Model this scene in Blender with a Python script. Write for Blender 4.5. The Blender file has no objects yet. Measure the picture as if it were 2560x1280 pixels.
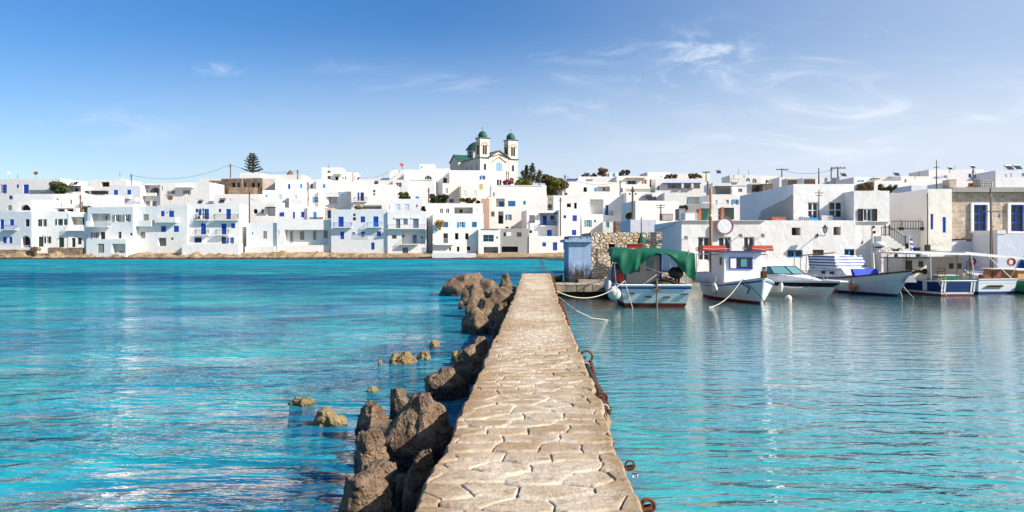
import bpy, bmesh, math, random
import numpy as np
from math import sin, cos, pi, radians, sqrt, exp, atan2
from mathutils import Vector, Matrix, noise as mnoise
random.seed(7)
SC = bpy.context.scene
COL = SC.collection
# ------------------------------------------------------------------ camera, sky, sun, exposure
F, CX, HY, CZ = 1850.0, 1280.0, 617.0, 2.3          # focal length in photo pixels, horizon row, eye height over the water
cam = bpy.data.objects.new('camera', bpy.data.cameras.new('camera')); COL.objects.link(cam)
cam.location = (0, 0, CZ); cam.rotation_euler = (pi/2, 0, 0)
cam.data.sensor_width = 36.0; cam.data.lens = 36.0*F/2560.0
cam.data.shift_y = -(640-HY)/2560.0
cam.data.clip_start = 0.05; cam.data.clip_end = 9000
SC.camera = cam
SUN = Vector((0.77, -0.31, 0.56)).normalized()       # towards the sun
SUN_EL = math.asin(SUN.z); SUN_AZ = atan2(SUN.x, SUN.y)
sun = bpy.data.objects.new('sun', bpy.data.lights.new('sun', 'SUN')); COL.objects.link(sun)
sun.data.energy = 4.6; sun.data.angle = radians(0.5); sun.data.color = (1.0, 0.93, 0.82)
sun.rotation_euler = (-SUN).to_track_quat('-Z', 'Y').to_euler(); sun.location = (60, -40, 60)
SC.view_settings.view_transform = 'Standard'; SC.view_settings.look = 'None'
SC.view_settings.exposure = 0.9; SC.view_settings.gamma = 1.0
SC.cycles.max_bounces = 6; SC.cycles.diffuse_bounces = 3; SC.cycles.glossy_bounces = 3
SC.cycles.transmission_bounces = 4; SC.cycles.transparent_max_bounces = 6
SC.cycles.sample_clamp_indirect = 6.0
SC.cycles.caustics_reflective = False; SC.cycles.caustics_refractive = False

class NT:
    """short-hand for node trees"""
    def __init__(s, tree): s.t = tree
    def n(s, typ, **kw):
        nd = s.t.nodes.new(typ)
        for k, v in kw.items():
            if k == 'i':
                for kk, vv in v.items():
                    if isinstance(vv, bpy.types.NodeSocket): s.t.links.new(vv, nd.inputs[kk])
                    else: nd.inputs[kk].default_value = vv
            else: setattr(nd, k, v)
        return nd
    def math(s, op, a, b=0.0, clamp=False):
        return s.n('ShaderNodeMath', operation=op, use_clamp=clamp, i={0: a, 1: b}).outputs[0]
    def vmath(s, op, a, b=(0, 0, 0)):
        nd = s.n('ShaderNodeVectorMath', operation=op, i={0: a, 1: b}); return nd.outputs[1] if op in ('LENGTH', 'DOT_PRODUCT', 'DISTANCE') else nd.outputs[0]
    def noise(s, vec, scale, detail=4, rough=.55, dist=0.0):
        return s.n('ShaderNodeTexNoise', i={'Vector': vec, 'Scale': scale, 'Detail': detail, 'Roughness': rough, 'Distortion': dist}).outputs[0]
    def ramp(s, f, lo, hi, smooth=True):
        return s.n('ShaderNodeMapRange', interpolation_type='SMOOTHSTEP' if smooth else 'LINEAR', i={0: f, 1: lo, 2: hi, 3: 0.0, 4: 1.0}).outputs[0]
    def mix(s, f, a, b, blend='MIX'):
        nd = s.n('ShaderNodeMix', data_type='RGBA', blend_type=blend)
        for k, v in ((0, f), (6, a), (7, b)):
            if isinstance(v, bpy.types.NodeSocket): s.t.links.new(v, nd.inputs[k])
            else: nd.inputs[k].default_value = v if k == 0 else (tuple(v)+(1,))[:4]
        return nd.outputs[2]
    def sep(s, v): return s.n('ShaderNodeSeparateXYZ', i={0: v}).outputs
    def comb(s, x, y, z): return s.n('ShaderNodeCombineXYZ', i={0: x, 1: y, 2: z}).outputs[0]

world = bpy.data.worlds.new("World"); SC.world = world; world.use_nodes = True
W = NT(world.node_tree); world.node_tree.nodes.clear()
skyt = W.n('ShaderNodeTexSky', sky_type='NISHITA', sun_disc=False, sun_elevation=SUN_EL, sun_rotation=SUN_AZ,
           altitude=0.0, air_density=1.0, dust_density=0.6, ozone_density=3.0)
hs = W.n('ShaderNodeHueSaturation', i={'Hue': 0.508, 'Saturation': 1.34, 'Value': 1.0, 'Color': skyt.outputs[0]}).outputs[0]
dirv = W.n('ShaderNodeTexCoord').outputs['Generated']
dx, dy, dz = W.sep(dirv)
az = W.math('DIVIDE', dx, W.math('MAXIMUM', dy, .05))            # tangent of the bearing: -0.7 (left) .. 0.7 (right) in front
el = W.math('DIVIDE', dz, W.math('MAXIMUM', dy, .05))
def blob(cx, cy, rx, ry):
    a = W.math('POWER', W.math('DIVIDE', W.math('SUBTRACT', az, cx), rx), 2.0)
    b = W.math('POWER', W.math('DIVIDE', W.math('SUBTRACT', el, cy), ry), 2.0)
    return W.math('EXPONENT', W.math('MULTIPLY', W.math('ADD', a, b), -1.0))
def px(x, y): return ((x-CX)/F, (HY-y)/F)
pv = W.comb(az, W.math('MULTIPLY', el, 4.2), 0.0)
wisp = W.noise(W.vmath('ADD', pv, (3.1, 0.7, 0)), 5.0, 8, .62, 1.2)
wisp = W.ramp(wisp, .46, .78)
puff = W.ramp(W.noise(W.comb(az, W.math('MULTIPLY', el, 2.2), 0.4), 16.0, 7, .62, .5), .44, .74)
mk = None
for x, y, rx, ry, k in ((1780, 150, 120, 70, .9), (1700, 215, 80, 35, .9), (1920, 195, 60, 22, .7), (1430, 275, 90, 25, .6), (1715, 105, 90, 22, .8), (2205, 75, 50, 14, .7), (545, 172, 60, 12, .7), (1610, 225, 60, 30, .5)):
    b = W.math('MULTIPLY', blob((x-CX)/F, (HY-y)/F, rx/F, ry/F), k*1.35)
    mk = b if mk is None else W.math('MAXIMUM', mk, b)
sk = None
for x, y, rx, ry, k in ((1500, 130, 300, 26, 1.0), (1250, 208, 330, 22, .9), (350, 310, 260, 40, .6), (1950, 150, 200, 70, .8), (2250, 330, 560, 130, 1.0), (800, 170, 200, 20, .3)):
    b = W.math('MULTIPLY', blob((x-CX)/F, (HY-y)/F, rx/F, ry/F), k)
    sk = b if sk is None else W.math('MAXIMUM', sk, b)
cl = W.math('ADD', W.math('MULTIPLY', mk, puff), W.math('MULTIPLY', sk, wisp), True)
# milky air towards the horizon and towards the sun side
hz = W.math('MULTIPLY', W.ramp(el, .31, .02), W.ramp(az, -1.15, .08))
hz = W.math('ADD', W.math('MULTIPLY', hz, .88), W.math('MULTIPLY', W.ramp(az, -.15, .8), .50), True)
skc = W.mix(hz, hs, (4.9, 5.5, 6.4))
skc = W.mix(W.math('MULTIPLY', cl, .55), skc, (7.0, 7.3, 7.9))
bg = W.n('ShaderNodeBackground', i={'Color': skc, 'Strength': 0.080})
W.t.links.new(bg.outputs[0], W.n('ShaderNodeOutputWorld').inputs[0])

# ------------------------------------------------------------------ helpers
def tag(o, label=None, cat=None, group=None, kind=None):
    for k, v in (('label', label), ('category', cat), ('group', group), ('kind', kind)):
        if v: o[k] = v
    return o
def empty(name, loc, rz=0.0, label=None, cat=None, group=None):
    o = bpy.data.objects.new(name, None); COL.objects.link(o); o.empty_display_size = .3
    o.location = loc; o.rotation_euler = (0, 0, rz)
    return tag(o, label, cat, group)
def P(x, y, Y): return Vector(((x-CX)/F*Y, Y, CZ-(y-HY)/F*Y))
class MB:
    """collects faces and links them as one mesh object"""
    def __init__(s): s.v = []; s.f = []; s.m = []
    def add(s, vs, fs, m=0):
        o = len(s.v); s.v += [tuple(v) for v in vs]; s.f += [tuple(i+o for i in f) for f in fs]; s.m += [m]*len(fs); return s
    def quad(s, a, b, c, d, m=0): return s.add((a, b, c, d), ((0, 1, 2, 3),), m)
    def hexa(s, p, m=0):
        return s.add(p, ((3, 2, 1, 0), (4, 5, 6, 7), (0, 1, 5, 4), (1, 2, 6, 5), (2, 3, 7, 6), (3, 0, 4, 7)), m)
    def box(s, x0, x1, y0, y1, z0, z1, m=0):
        return s.hexa(((x0, y0, z0), (x1, y0, z0), (x1, y1, z0), (x0, y1, z0), (x0, y0, z1), (x1, y0, z1), (x1, y1, z1), (x0, y1, z1)), m)
    def tube(s, pts, r, n=6, m=0):
        pts = [Vector(p) for p in pts]; N = len(pts); rs = r if isinstance(r, (list, tuple)) else [r]*N
        vs = []; up = None
        for i, p in enumerate(pts):
            t = (pts[min(i+1, N-1)]-pts[max(i-1, 0)]).normalized()
            if up is None or abs(up.dot(t)) > .98: up = Vector((0, 0, 1)) if abs(t.z) < .9 else Vector((1, 0, 0))
            a = t.cross(up).normalized(); b = a.cross(t); up = b
            vs += [p+(a*cos(2*pi*k/n)+b*sin(2*pi*k/n))*rs[i] for k in range(n)]
        fs = [(i*n+k, i*n+(k+1) % n, (i+1)*n+(k+1) % n, (i+1)*n+k) for i in range(N-1) for k in range(n)]
        fs += [tuple(range(n))[::-1], tuple(range((N-1)*n, N*n))]
        return s.add(vs, fs, m)
    def lathe(s, prof, n=16, c=(0, 0, 0), m=0, caps=True):
        vs = [(c[0]+r*cos(2*pi*k/n), c[1]+r*sin(2*pi*k/n), c[2]+z) for r, z in prof for k in range(n)]
        fs = [(i*n+k, i*n+(k+1) % n, (i+1)*n+(k+1) % n, (i+1)*n+k) for i in range(len(prof)-1) for k in range(n)]
        if caps: fs += [tuple(range(n))[::-1], tuple(range((len(prof)-1)*n, len(prof)*n))]
        return s.add(vs, fs, m)
    def ball(s, c, r, sz=1.0, n=12, m=0):
        k = n//2
        return s.lathe([(max(r*sin(pi*i/k), .001), -r*sz*cos(pi*i/k)) for i in range(k+1)], n, c, m)
    def torus(s, c, R, r, n=20, k=8, M=None, m=0):
        vs = []
        for i in range(n):
            a = 2*pi*i/n
            for j in range(k):
                b = 2*pi*j/k; v = Vector(((R+r*cos(b))*cos(a), (R+r*cos(b))*sin(a), r*sin(b)))
                if M is not None: v = M @ v
                vs.append(v+Vector(c))
        fs = [(i*k+j, ((i+1) % n)*k+j, ((i+1) % n)*k+(j+1) % k, i*k+(j+1) % k) for i in range(n) for j in range(k)]
        return s.add(vs, fs, m)
    def build(s, name, mats, parent=None, loc=None, rz=None, smooth=False):
        me = bpy.data.meshes.new(name); me.from_pydata(s.v, [], s.f)
        if not isinstance(mats, (list, tuple)): mats = [mats]
        for mm in mats: me.materials.append(mm)
        if len(mats) > 1: me.polygons.foreach_set('material_index', s.m)
        if smooth: me.polygons.foreach_set('use_smooth', [True]*len(me.polygons))
        me.update()
        o = bpy.data.objects.new(name, me); COL.objects.link(o); o.parent = parent
        if loc is not None: o.location = loc
        if rz is not None: o.rotation_euler = (0, 0, rz)
        return o
def smooth_angle(o, deg=40):
    bm = bmesh.new(); bm.from_mesh(o.data); bmesh.ops.remove_doubles(bm, verts=bm.verts, dist=1e-4); bmesh.ops.recalc_face_normals(bm, faces=bm.faces)
    for e in bm.edges:
        if len(e.link_faces) == 2 and e.calc_face_angle(0) > radians(deg): e.smooth = False
    for f in bm.faces: f.smooth = True
    bm.to_mesh(o.data); bm.free(); return o

# ------------------------------------------------------------------ materials
MT = {}
def new_mat(name):
    m = bpy.data.materials.new(name); m.use_nodes = True; m.node_tree.nodes.clear(); N = NT(m.node_tree)
    b = N.n('ShaderNodeBsdfPrincipled'); N.t.links.new(b.outputs[0], N.n('ShaderNodeOutputMaterial').inputs[0]); MT[name] = m
    return N, b
def L(N, a, b): N.t.links.new(a, b)
def objvec(N, seed=True):
    v = N.n('ShaderNodeTexCoord').outputs['Object']
    if not seed: return v
    r = N.n('ShaderNodeObjectInfo').outputs['Random']
    return N.vmath('ADD', v, N.vmath('SCALE', (37.0, 91.0, 53.0)) if False else N.comb(N.math('MULTIPLY', r, 37.0), N.math('MULTIPLY', r, 91.0), N.math('MULTIPLY', r, 53.0)))
def mat(name, c, c2=None, rough=.8, scale=3.0, bump=0.0, bs=25.0, spec=.3, metal=0.0, st=(1, 1, 1), lo=.35, hi=.65, detail=5):
    N, b = new_mat(name); v = objvec(N)
    if st != (1, 1, 1): v = N.vmath('MULTIPLY', v, st)
    c2 = c2 or tuple(x*.8 for x in c)
    f = N.ramp(N.noise(v, scale, detail, .6), lo, hi)
    L(N, N.mix(f, c, c2), b.inputs['Base Color'])
    b.inputs['Roughness'].default_value = rough; b.inputs['Metallic'].default_value = metal
    b.inputs['Specular IOR Level'].default_value = spec
    if bump:
        bn = N.n('ShaderNodeBump', i={'Strength': 1.0, 'Distance': bump, 'Height': N.noise(v, bs, 5, .6)}); L(N, bn.outputs[0], b.inputs['Normal'])
    return MT[name]
def plaster(name, c, dirt=(.52, .47, .42), amount=.35, coarse=.02):
    """limewash: uneven coats, rain streaks and a few bare or soiled patches"""
    N, b = new_mat(name); v = objvec(N)
    coat = N.ramp(N.noise(v, .9, 5, .6), .3, .7)
    col = N.mix(coat, c, tuple(x*.93 for x in c))
    streak = N.ramp(N.noise(N.vmath('MULTIPLY', v, (2.2, 2.2, .28)), 1.6, 6, .65), .56, .82)
    col = N.mix(N.math('MULTIPLY', streak, amount), col, dirt)
    patch = N.ramp(N.noise(v, .55, 7, .68), .66, .78)
    col = N.mix(N.math('MULTIPLY', patch, amount*1.3), col, tuple(x*.9 for x in dirt))
    L(N, col, b.inputs['Base Color']); b.inputs['Roughness'].default_value = .9; b.inputs['Specular IOR Level'].default_value = .15
    h = N.math('ADD', N.noise(v, 1.6, 3), N.math('MULTIPLY', N.noise(v, 14.0, 4), .25))
    L(N, N.n('ShaderNodeBump', i={'Strength': 1.0, 'Distance': coarse*2, 'Height': h}).outputs[0], b.inputs['Normal'])
    return MT[name]
def rubble(name, cols, mortar, scale=3.0, st=(.75, .75, 1.15), warp=.10, gap=.07, bump=.05, dark=.0):
    N, b = new_mat(name); v0 = N.n('ShaderNodeTexCoord').outputs['Object']
    w = N.n('ShaderNodeTexNoise', i={'Vector': v0, 'Scale': 2.5, 'Detail': 3.0}).outputs['Color']
    v = N.vmath('ADD', v0, N.vmath('MULTIPLY', N.vmath('SUBTRACT', w, (.5, .5, .5)), (warp*2, warp*2, warp*2)))
    v = N.vmath('MULTIPLY', v, st)
    vo = N.n('ShaderNodeTexVoronoi', feature='F1', i={'Vector': v, 'Scale': scale, 'Randomness': .85})
    ve = N.n('ShaderNodeTexVoronoi', feature='DISTANCE_TO_EDGE', i={'Vector': v, 'Scale': scale, 'Randomness': .85}).outputs['Distance']
    r = N.sep(vo.outputs['Color'])[0]
    cr = N.n('ShaderNodeValToRGB', i={0: r}); e = cr.color_ramp; e.interpolation = 'CONSTANT'
    while len(e.elements) < len(cols): e.elements.new(.5)
    for k, cc in enumerate(cols): e.elements[k].position = k/len(cols); e.elements[k].color = tuple(cc)+(1,)
    col = N.mix(N.ramp(N.noise(v0, 9.0, 6, .7), .35, .75), cr.outputs[0], tuple(x*.6 for x in cols[0]))
    edge = N.ramp(N.math('ADD', ve, N.math('MULTIPLY', N.math('SUBTRACT', N.noise(v0, 14.0, 3), .5), gap*.8)), gap*.25, gap)
    col = N.mix(edge, mortar, col)
    L(N, col, b.inputs['Base Color']); b.inputs['Roughness'].default_value = .9; b.inputs['Specular IOR Level'].default_value = .2
    h = N.math('ADD', N.ramp(ve, 0.0, gap*2.4), N.math('MULTIPLY', N.noise(v0, 20.0, 4), .3))
    L(N, N.n('ShaderNodeBump', i={'Strength': 1.0, 'Distance': bump, 'Height': h}).outputs[0], b.inputs['Normal'])
    return MT[name]
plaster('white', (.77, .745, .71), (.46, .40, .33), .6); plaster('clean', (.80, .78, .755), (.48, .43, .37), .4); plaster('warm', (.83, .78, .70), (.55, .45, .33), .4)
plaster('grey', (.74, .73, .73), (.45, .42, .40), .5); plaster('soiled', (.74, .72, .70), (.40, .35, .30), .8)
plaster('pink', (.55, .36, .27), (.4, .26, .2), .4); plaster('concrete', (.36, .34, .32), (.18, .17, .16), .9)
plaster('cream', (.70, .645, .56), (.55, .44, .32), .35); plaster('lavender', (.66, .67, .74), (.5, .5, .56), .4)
plaster('stucco', (.50, .43, .38), (.34, .28, .24), .8, .05); plaster('beige', (.72, .64, .56), (.5, .42, .36), .4)
rubble('ruinstone', [(.26, .18, .12), (.33, .24, .16), (.20, .14, .10), (.40, .31, .22)], (.20, .15, .11), 2.6)
rubble('wallstone', [(.66, .52, .36), (.76, .66, .51), (.60, .39, .20), (.74, .62, .47), (.56, .46, .36), (.78, .70, .58)], (.25, .19, .13), 5.6, (.70, .70, 1.15), .07, .07, .04)
N, b = new_mat('ashlar'); v0 = N.n('ShaderNodeTexCoord').outputs['Object']; ax_, ay_, az_ = N.sep(v0)
wn_ = N.n('ShaderNodeTexNoise', i={'Vector': v0, 'Scale': 2.2, 'Detail': 3.0}).outputs['Color']; w1, w2, w3 = N.sep(wn_)
bv = N.comb(N.math('ADD', N.math('ADD', ax_, ay_), N.math('MULTIPLY', w1, .16)), N.math('ADD', az_, N.math('MULTIPLY', w2, .10)), 0.0)
br = N.n('ShaderNodeTexBrick', offset=.43, squash=.7, squash_frequency=3, i={'Vector': bv, 'Color1': (0, 0, 0, 1), 'Color2': (1, 1, 1, 1), 'Mortar': (.5, .5, .5, 1), 'Scale': 1.0, 'Mortar Size': .014, 'Mortar Smooth': .3, 'Brick Width': .50, 'Row Height': .235})
cr = N.n('ShaderNodeValToRGB', i={0: N.sep(br.outputs[0])[0]}); e = cr.color_ramp
while len(e.elements) < 5: e.elements.new(.5)
for k, cc in enumerate(((.42, .31, .22), (.60, .50, .40), (.50, .40, .30), (.66, .57, .47), (.36, .26, .18))): e.elements[k].position = k/4; e.elements[k].color = cc+(1,)
col = N.mix(N.ramp(N.noise(v0, 5.0, 6, .7), .4, .72), cr.outputs[0], (.30, .21, .14)); col = N.mix(br.outputs['Fac'], col, (.64, .57, .48))
L(N, col, b.inputs['Base Color']); b.inputs['Roughness'].default_value = .9; b.inputs['Specular IOR Level'].default_value = .2
L(N, N.n('ShaderNodeBump', i={'Strength': 1.0, 'Distance': .03, 'Height': N.math('ADD', N.math('MULTIPLY', br.outputs['Fac'], -.5), N.noise(v0, 12.0, 5))}).outputs[0], b.inputs['Normal'])
rubble('drystone', [(.34, .24, .16), (.42, .31, .21), (.26, .18, .12)], (.12, .09, .07), 2.5, (.6, .6, 1.6), .1, .07, .06)
mat('blue', (.008, .055, .34), (.012, .085, .44), .55, 4); mat('navy', (.010, .022, .10), (.012, .03, .15), .5, 4)
mat('cyan', (.03, .30, .66), (.05, .36, .70), .55, 4); mat('teal', (.07, .32, .42), (.10, .40, .48), .5, 4)
mat('petrol', (.012, .12, .30), (.02, .16, .36), .5, 4)
mat('green', (.020, .035, .028), (.03, .05, .04), .55, 4); mat('taupe', (.24, .22, .18), (.29, .27, .23), .7, 4)
mat('slate', (.13, .15, .22), (.17, .19, .26), .6, 4); mat('paleblue', (.50, .62, .80), (.56, .68, .82), .6, 4)
mat('dark', (.020, .018, .017), (.04, .03, .028), .8, 3); mat('brown', (.10, .055, .03), (.16, .09, .05), .75, 4, .01)
mat('oldwood', (.11, .075, .055), (.24, .18, .14), .85, 3.0, .01, 20, st=(6, 6, .5)); mat('wood', (.32, .15, .05), (.42, .21, .07), .5, 3, .004, 20, st=(8, 8, .5))
mat('whitepaint', (.80, .80, .80), (.74, .74, .74), .45, 3); mat('cream_paint', (.74, .66, .55), (.66, .58, .47), .5, 3)
mat('yellow', (.55, .40, .08), (.62, .48, .14), .6); mat('orange', (.62, .16, .03), (.50, .11, .02), .55)
mat('vivid', (.012, .10, .50), (.02, .14, .58), .5, 4); mat('netgreen', (.012, .05, .035), (.02, .08, .05), .8, 8); mat('raftred', (.50, .065, .02), (.40, .045, .015), .5); mat('red', (.42, .03, .02), (.34, .025, .02), .5); mat('black', (.012, .012, .012), (.03, .03, .03), .5)
mat('steel', (.55, .56, .58), (.4, .4, .42), .35, 4, metal=.8); mat('rust', (.16, .05, .02), (.07, .028, .018), .85, 12, .01, 40)
mat('polewood', (.09, .055, .035), (.16, .10, .065), .9, 4, .01, 20, st=(6, 6, .6)); mat('rope', (.62, .56, .47), (.48, .42, .34), .9, 30)
mat('buoy', (.62, .62, .60), (.48, .47, .44), .55, 5); mat('salmon', (.62, .20, .10), (.70, .32, .20), .6, 5)
mat('thatch', (.12, .07, .05), (.20, .12, .08), .95, 8, .05, 20, st=(1, 1, .3)); mat('copper', (.013, .065, .046), (.024, .10, .072), .55, 2.5, st=(1, 1, .4))
mat('brickred', (.46, .12, .07), (.54, .18, .11), .8); mat('bark', (.10, .07, .05), (.16, .12, .09), .95, 6, .02, 15)
mat('leaf', (.030, .052, .014), (.065, .090, .020), .7, 1.4, lo=.4, hi=.6); mat('leaf_yellow', (.14, .15, .02), (.24, .22, .03), .7, 1.4)
mat('leaf_olive', (.065, .070, .026), (.12, .11, .04), .7, 1.4); mat('leaf_dry', (.17, .11, .055), (.26, .18, .09), .8, 1.4)
mat('needle', (.026, .048, .024), (.06, .085, .04), .7, 2); mat('flower', (.22, .03, .12), (.32, .05, .16), .7, 3)
mat('fruit', (.40, .22, .05), (.52, .32, .10), .7, 3)
mat('tarp', (.0, .085, .042), (.0, .11, .055), .65, 3, .004, 60); mat('canvas', (.80, .78, .74), (.70, .68, .64), .8, 3, .01, 8)
plaster('hullwhite', (.74, .76, .77), (.36, .25, .17), .5, .003); MT['hullwhite'].node_tree.nodes['Principled BSDF'].inputs['Roughness'].default_value = .42; mat('bottomred', (.20, .025, .018), (.12, .018, .015), .7, 4)
mat('hullblack', (.012, .014, .02), (.02, .02, .03), .25, spec=.5); mat('hullnavy', (.008, .025, .10), (.012, .035, .13), .25, 2, spec=.5)
mat('hullgreen', (.02, .16, .09), (.02, .2, .11), .3, spec=.5); mat('trimblue', (.015, .04, .32), (.02, .06, .38), .4)
mat('deckgrey', (.42, .42, .42), (.5, .5, .5), .7); mat('rubber', (.02, .02, .022), (.035, .035, .035), .8)
mat('rosewood', (.13, .04, .025), (.2, .07, .04), .5, 4); mat('algae', (.05, .045, .03), (.11, .09, .05), .9, 6, .03, 12)
mat('solar', (.015, .018, .03), (.03, .035, .05), .2, spec=.6); mat('terracotta', (.36, .11, .05), (.46, .18, .09), .8, 4)
mat('blind', (.48, .50, .52), (.4, .42, .44), .7); mat('cushion', (.02, .05, .42), (.03, .07, .48), .7)
N, b = new_mat('glass'); b.inputs['Base Color'].default_value = (.02, .025, .035, 1); b.inputs['Roughness'].default_value = .08; b.inputs['Specular IOR Level'].default_value = .5
N, b = new_mat('tealglass'); b.inputs['Base Color'].default_value = (.10, .26, .28, 1); b.inputs['Roughness'].default_value = .08; b.inputs['Specular IOR Level'].default_value = .6
N, b = new_mat('skyglass'); b.inputs['Base Color'].default_value = (.16, .30, .45, 1); b.inputs['Roughness'].default_value = .2
# worn blue limewash with black mould and damp at the foot
N, b = new_mat('bluewall'); v = objvec(N, False); z = N.sep(v)[2]
col = N.mix(N.ramp(N.noise(v, 2.5, 6, .65), .35, .7), (.23, .36, .54), (.34, .47, .64))
col = N.mix(N.math('MULTIPLY', N.ramp(N.noise(N.vmath('MULTIPLY', v, (9, 9, .7)), 1.0, 6, .7), .5, .8), .7), col, (.12, .17, .36))
foot = N.math('ADD', N.math('SUBTRACT', 1.0, N.math('MULTIPLY', z, .62)), N.math('MULTIPLY', N.math('SUBTRACT', N.noise(N.vmath('MULTIPLY', v, (5, 5, 1.2)), 1.0, 6, .7), .5), 1.6))
topd = N.math('ADD', N.math('MULTIPLY', N.math('SUBTRACT', z, 2.05), 4.0), N.math('MULTIPLY', N.math('SUBTRACT', N.noise(N.vmath('MULTIPLY', v, (8, 8, 1.0)), 1.0, 6, .7), .5), 3.0))
col = N.mix(N.math('MAXIMUM', N.ramp(foot, .30, .8), N.math('MULTIPLY', N.ramp(topd, .2, 1.2), .85)), col, (.030, .026, .024))
L(N, col, b.inputs['Base Color']); b.inputs['Roughness'].default_value = .85
L(N, N.n('ShaderNodeBump', i={'Strength': 1.0, 'Distance': .02, 'Height': N.noise(v, 12.0, 5)}).outputs[0], b.inputs['Normal'])
# striped awning cloth
N, b = new_mat('stripes'); v = objvec(N, False); z = N.sep(v)[2]
wv = N.math('FRACT', N.math('MULTIPLY', N.math('ADD', z, .02), 4.6))
L(N, N.mix(N.ramp(wv, .58, .60), (.78, .74, .68), (.02, .07, .36)), b.inputs['Base Color']); b.inputs['Roughness'].default_value = .85
# rock: pitted conglomerate, dark and wet at the waterline
def rockmat(name, c1, c2, c3, wet=.27):
    N, b = new_mat(name); v = objvec(N); g = N.n('ShaderNodeNewGeometry').outputs['Position']; z = N.sep(g)[2]
    col = N.mix(N.ramp(N.noise(v, 3.5, 7, .68), .36, .66), c1, c2)
    peb = N.n('ShaderNodeTexVoronoi', feature='F1', i={'Vector': v, 'Scale': 26.0, 'Randomness': 1.0})
    col = N.mix(N.math('MULTIPLY', N.ramp(N.sep(peb.outputs['Color'])[0], .74, .82), N.math('MULTIPLY', N.ramp(peb.outputs['Distance'], .5, .25), .6)), col, c3)
    col = N.mix(N.math('MULTIPLY', N.ramp(N.noise(v, 24.0, 4, .7), .55, .7), .55), col, tuple(x*.45 for x in c1))
    w = N.ramp(N.math('ADD', z, N.math('MULTIPLY', N.math('SUBTRACT', N.noise(v, 6.0, 3), .5), .14)), wet, wet-.12)
    col = N.mix(w, col, (.022, .018, .014))
    L(N, col, b.inputs['Base Color']); L(N, N.math('SUBTRACT', .92, N.math('MULTIPLY', w, .55)), b.inputs['Roughness'])
    h = N.math('ADD', N.math('MULTIPLY', N.noise(v, 9.0, 8, .7), 1.0), N.math('MULTIPLY', N.ramp(peb.outputs['Distance'], .0, .6), -.35))
    L(N, N.n('ShaderNodeBump', i={'Strength': 1.0, 'Distance': .07, 'Height': h}).outputs[0], b.inputs['Normal'])
rockmat('rock', (.115, .070, .040), (.27, .185, .115), (.32, .245, .17)); rockmat('rock_ochre', (.24, .165, .07), (.34, .25, .12), (.36, .30, .2), .05)
N, b = new_mat('shore'); g = N.n('ShaderNodeNewGeometry').outputs['Position']; z = N.sep(g)[2]
col = N.mix(N.ramp(N.noise(g, .7, 7, .7), .36, .66), (.26, .165, .08), (.44, .33, .20))
col = N.mix(N.ramp(N.noise(g, 2.2, 6, .7), .50, .64), col, (.075, .05, .028))
col = N.mix(N.ramp(N.math('ADD', z, N.math('MULTIPLY', N.math('SUBTRACT', N.noise(g, 1.0, 4), .5), .5)), .48, .20), col, (.040, .028, .016))
L(N, col, b.inputs['Base Color']); b.inputs['Roughness'].default_value = .95
L(N, N.n('ShaderNodeBump', i={'Strength': 1.0, 'Distance': .35, 'Height': N.noise(g, 2.0, 7, .7)}).outputs[0], b.inputs['Normal'])
mat('hillearth', (.30, .23, .15), (.20, .17, .09), .95, .3, .1, 3); mat('quaystone', (.40, .35, .28), (.27, .22, .17), .9, 2.0, .03, 8)
# ------------------------------------------------------------------ the setting: sea, shore, hill, quay, pier
def grid(name, xs, ys, zf, m, kind='structure', smooth=True):
    vs = [(x, y, zf(x, y)) for y in ys for x in xs]; n = len(xs)
    fs = [(j*n+i, j*n+i+1, (j+1)*n+i+1, (j+1)*n+i) for j in range(len(ys)-1) for i in range(n-1)]
    mb = MB(); mb.add(vs, fs); o = mb.build(name, m, smooth=smooth); tag(o, kind=kind); return o
def frange(a, b, s):
    out = []; x = a
    while x < b-1e-6: out.append(x); x += s
    return out+[b]
TY = [(100, .5), (137, .7), (150, 1.3), (156, 3.5), (160, 5.0), (166, 7.5), (180, 11.0), (200, 14), (230, 19.5), (300, 21.0), (420, 19.0), (1500, 10)]
def terr(x, y):
    for (a, za), (b, zb) in zip(TY, TY[1:]):
        if y <= b: return za+(zb-za)*max(0, (y-a))/(b-a)
    return TY[-1][1]
N, b = new_mat('sea'); g = N.n('ShaderNodeNewGeometry').outputs['Position']; gx, gy, gz = N.sep(g)
side = N.ramp(N.math('SUBTRACT', gx, N.math('MULTIPLY', gy, .0335)), .2, 1.4)           # 1 in the sheltered harbour right of the pier
side0 = N.ramp(N.math('SUBTRACT', gx, N.math('MULTIPLY', gy, .0335)), .3, .5)
harb = N.math('MULTIPLY', side, N.ramp(gy, 60.0, 34.0))
v2 = N.comb(gx, gy, 0.0)
n_big = N.noise(N.vmath('MULTIPLY', v2, (.05, .085, 1)), 1.0, 4, .6)
n_mid = N.noise(N.vmath('MULTIPLY', v2, (.22, .42, 1)), 1.0, 5, .62, .4)
n_sm = N.noise(N.vmath('MULTIPLY', v2, (.9, 1.7, 1)), 1.0, 4, .6)
col = N.mix(N.ramp(n_big, .34, .62), (.003, .15, .27), (.010, .31, .35))
col = N.mix(N.math('MULTIPLY', N.ramp(n_mid, .50, .66), .7), col, (.004, .06, .20))     # seagrass and rock under the water
col = N.mix(N.math('MULTIPLY', N.ramp(n_mid, .47, .34), .45), col, (.03, .30, .31))      # bright sand
near = N.math('MULTIPLY', N.ramp(N.math('ADD', N.math('ABSOLUTE', N.math('ADD', N.math('SUBTRACT', gx, N.math('MULTIPLY', gy, .0335)), 2.3)), N.math('MULTIPLY', N.math('SUBTRACT', n_sm, .5), 2.2)), 2.3, .9), N.ramp(gy, 34.0, 18.0))
col = N.mix(N.math('MULTIPLY', near, .5), col, (.003, .032, .12))                       # deep blue sky reflection painted in along the left foot of the pier
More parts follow.
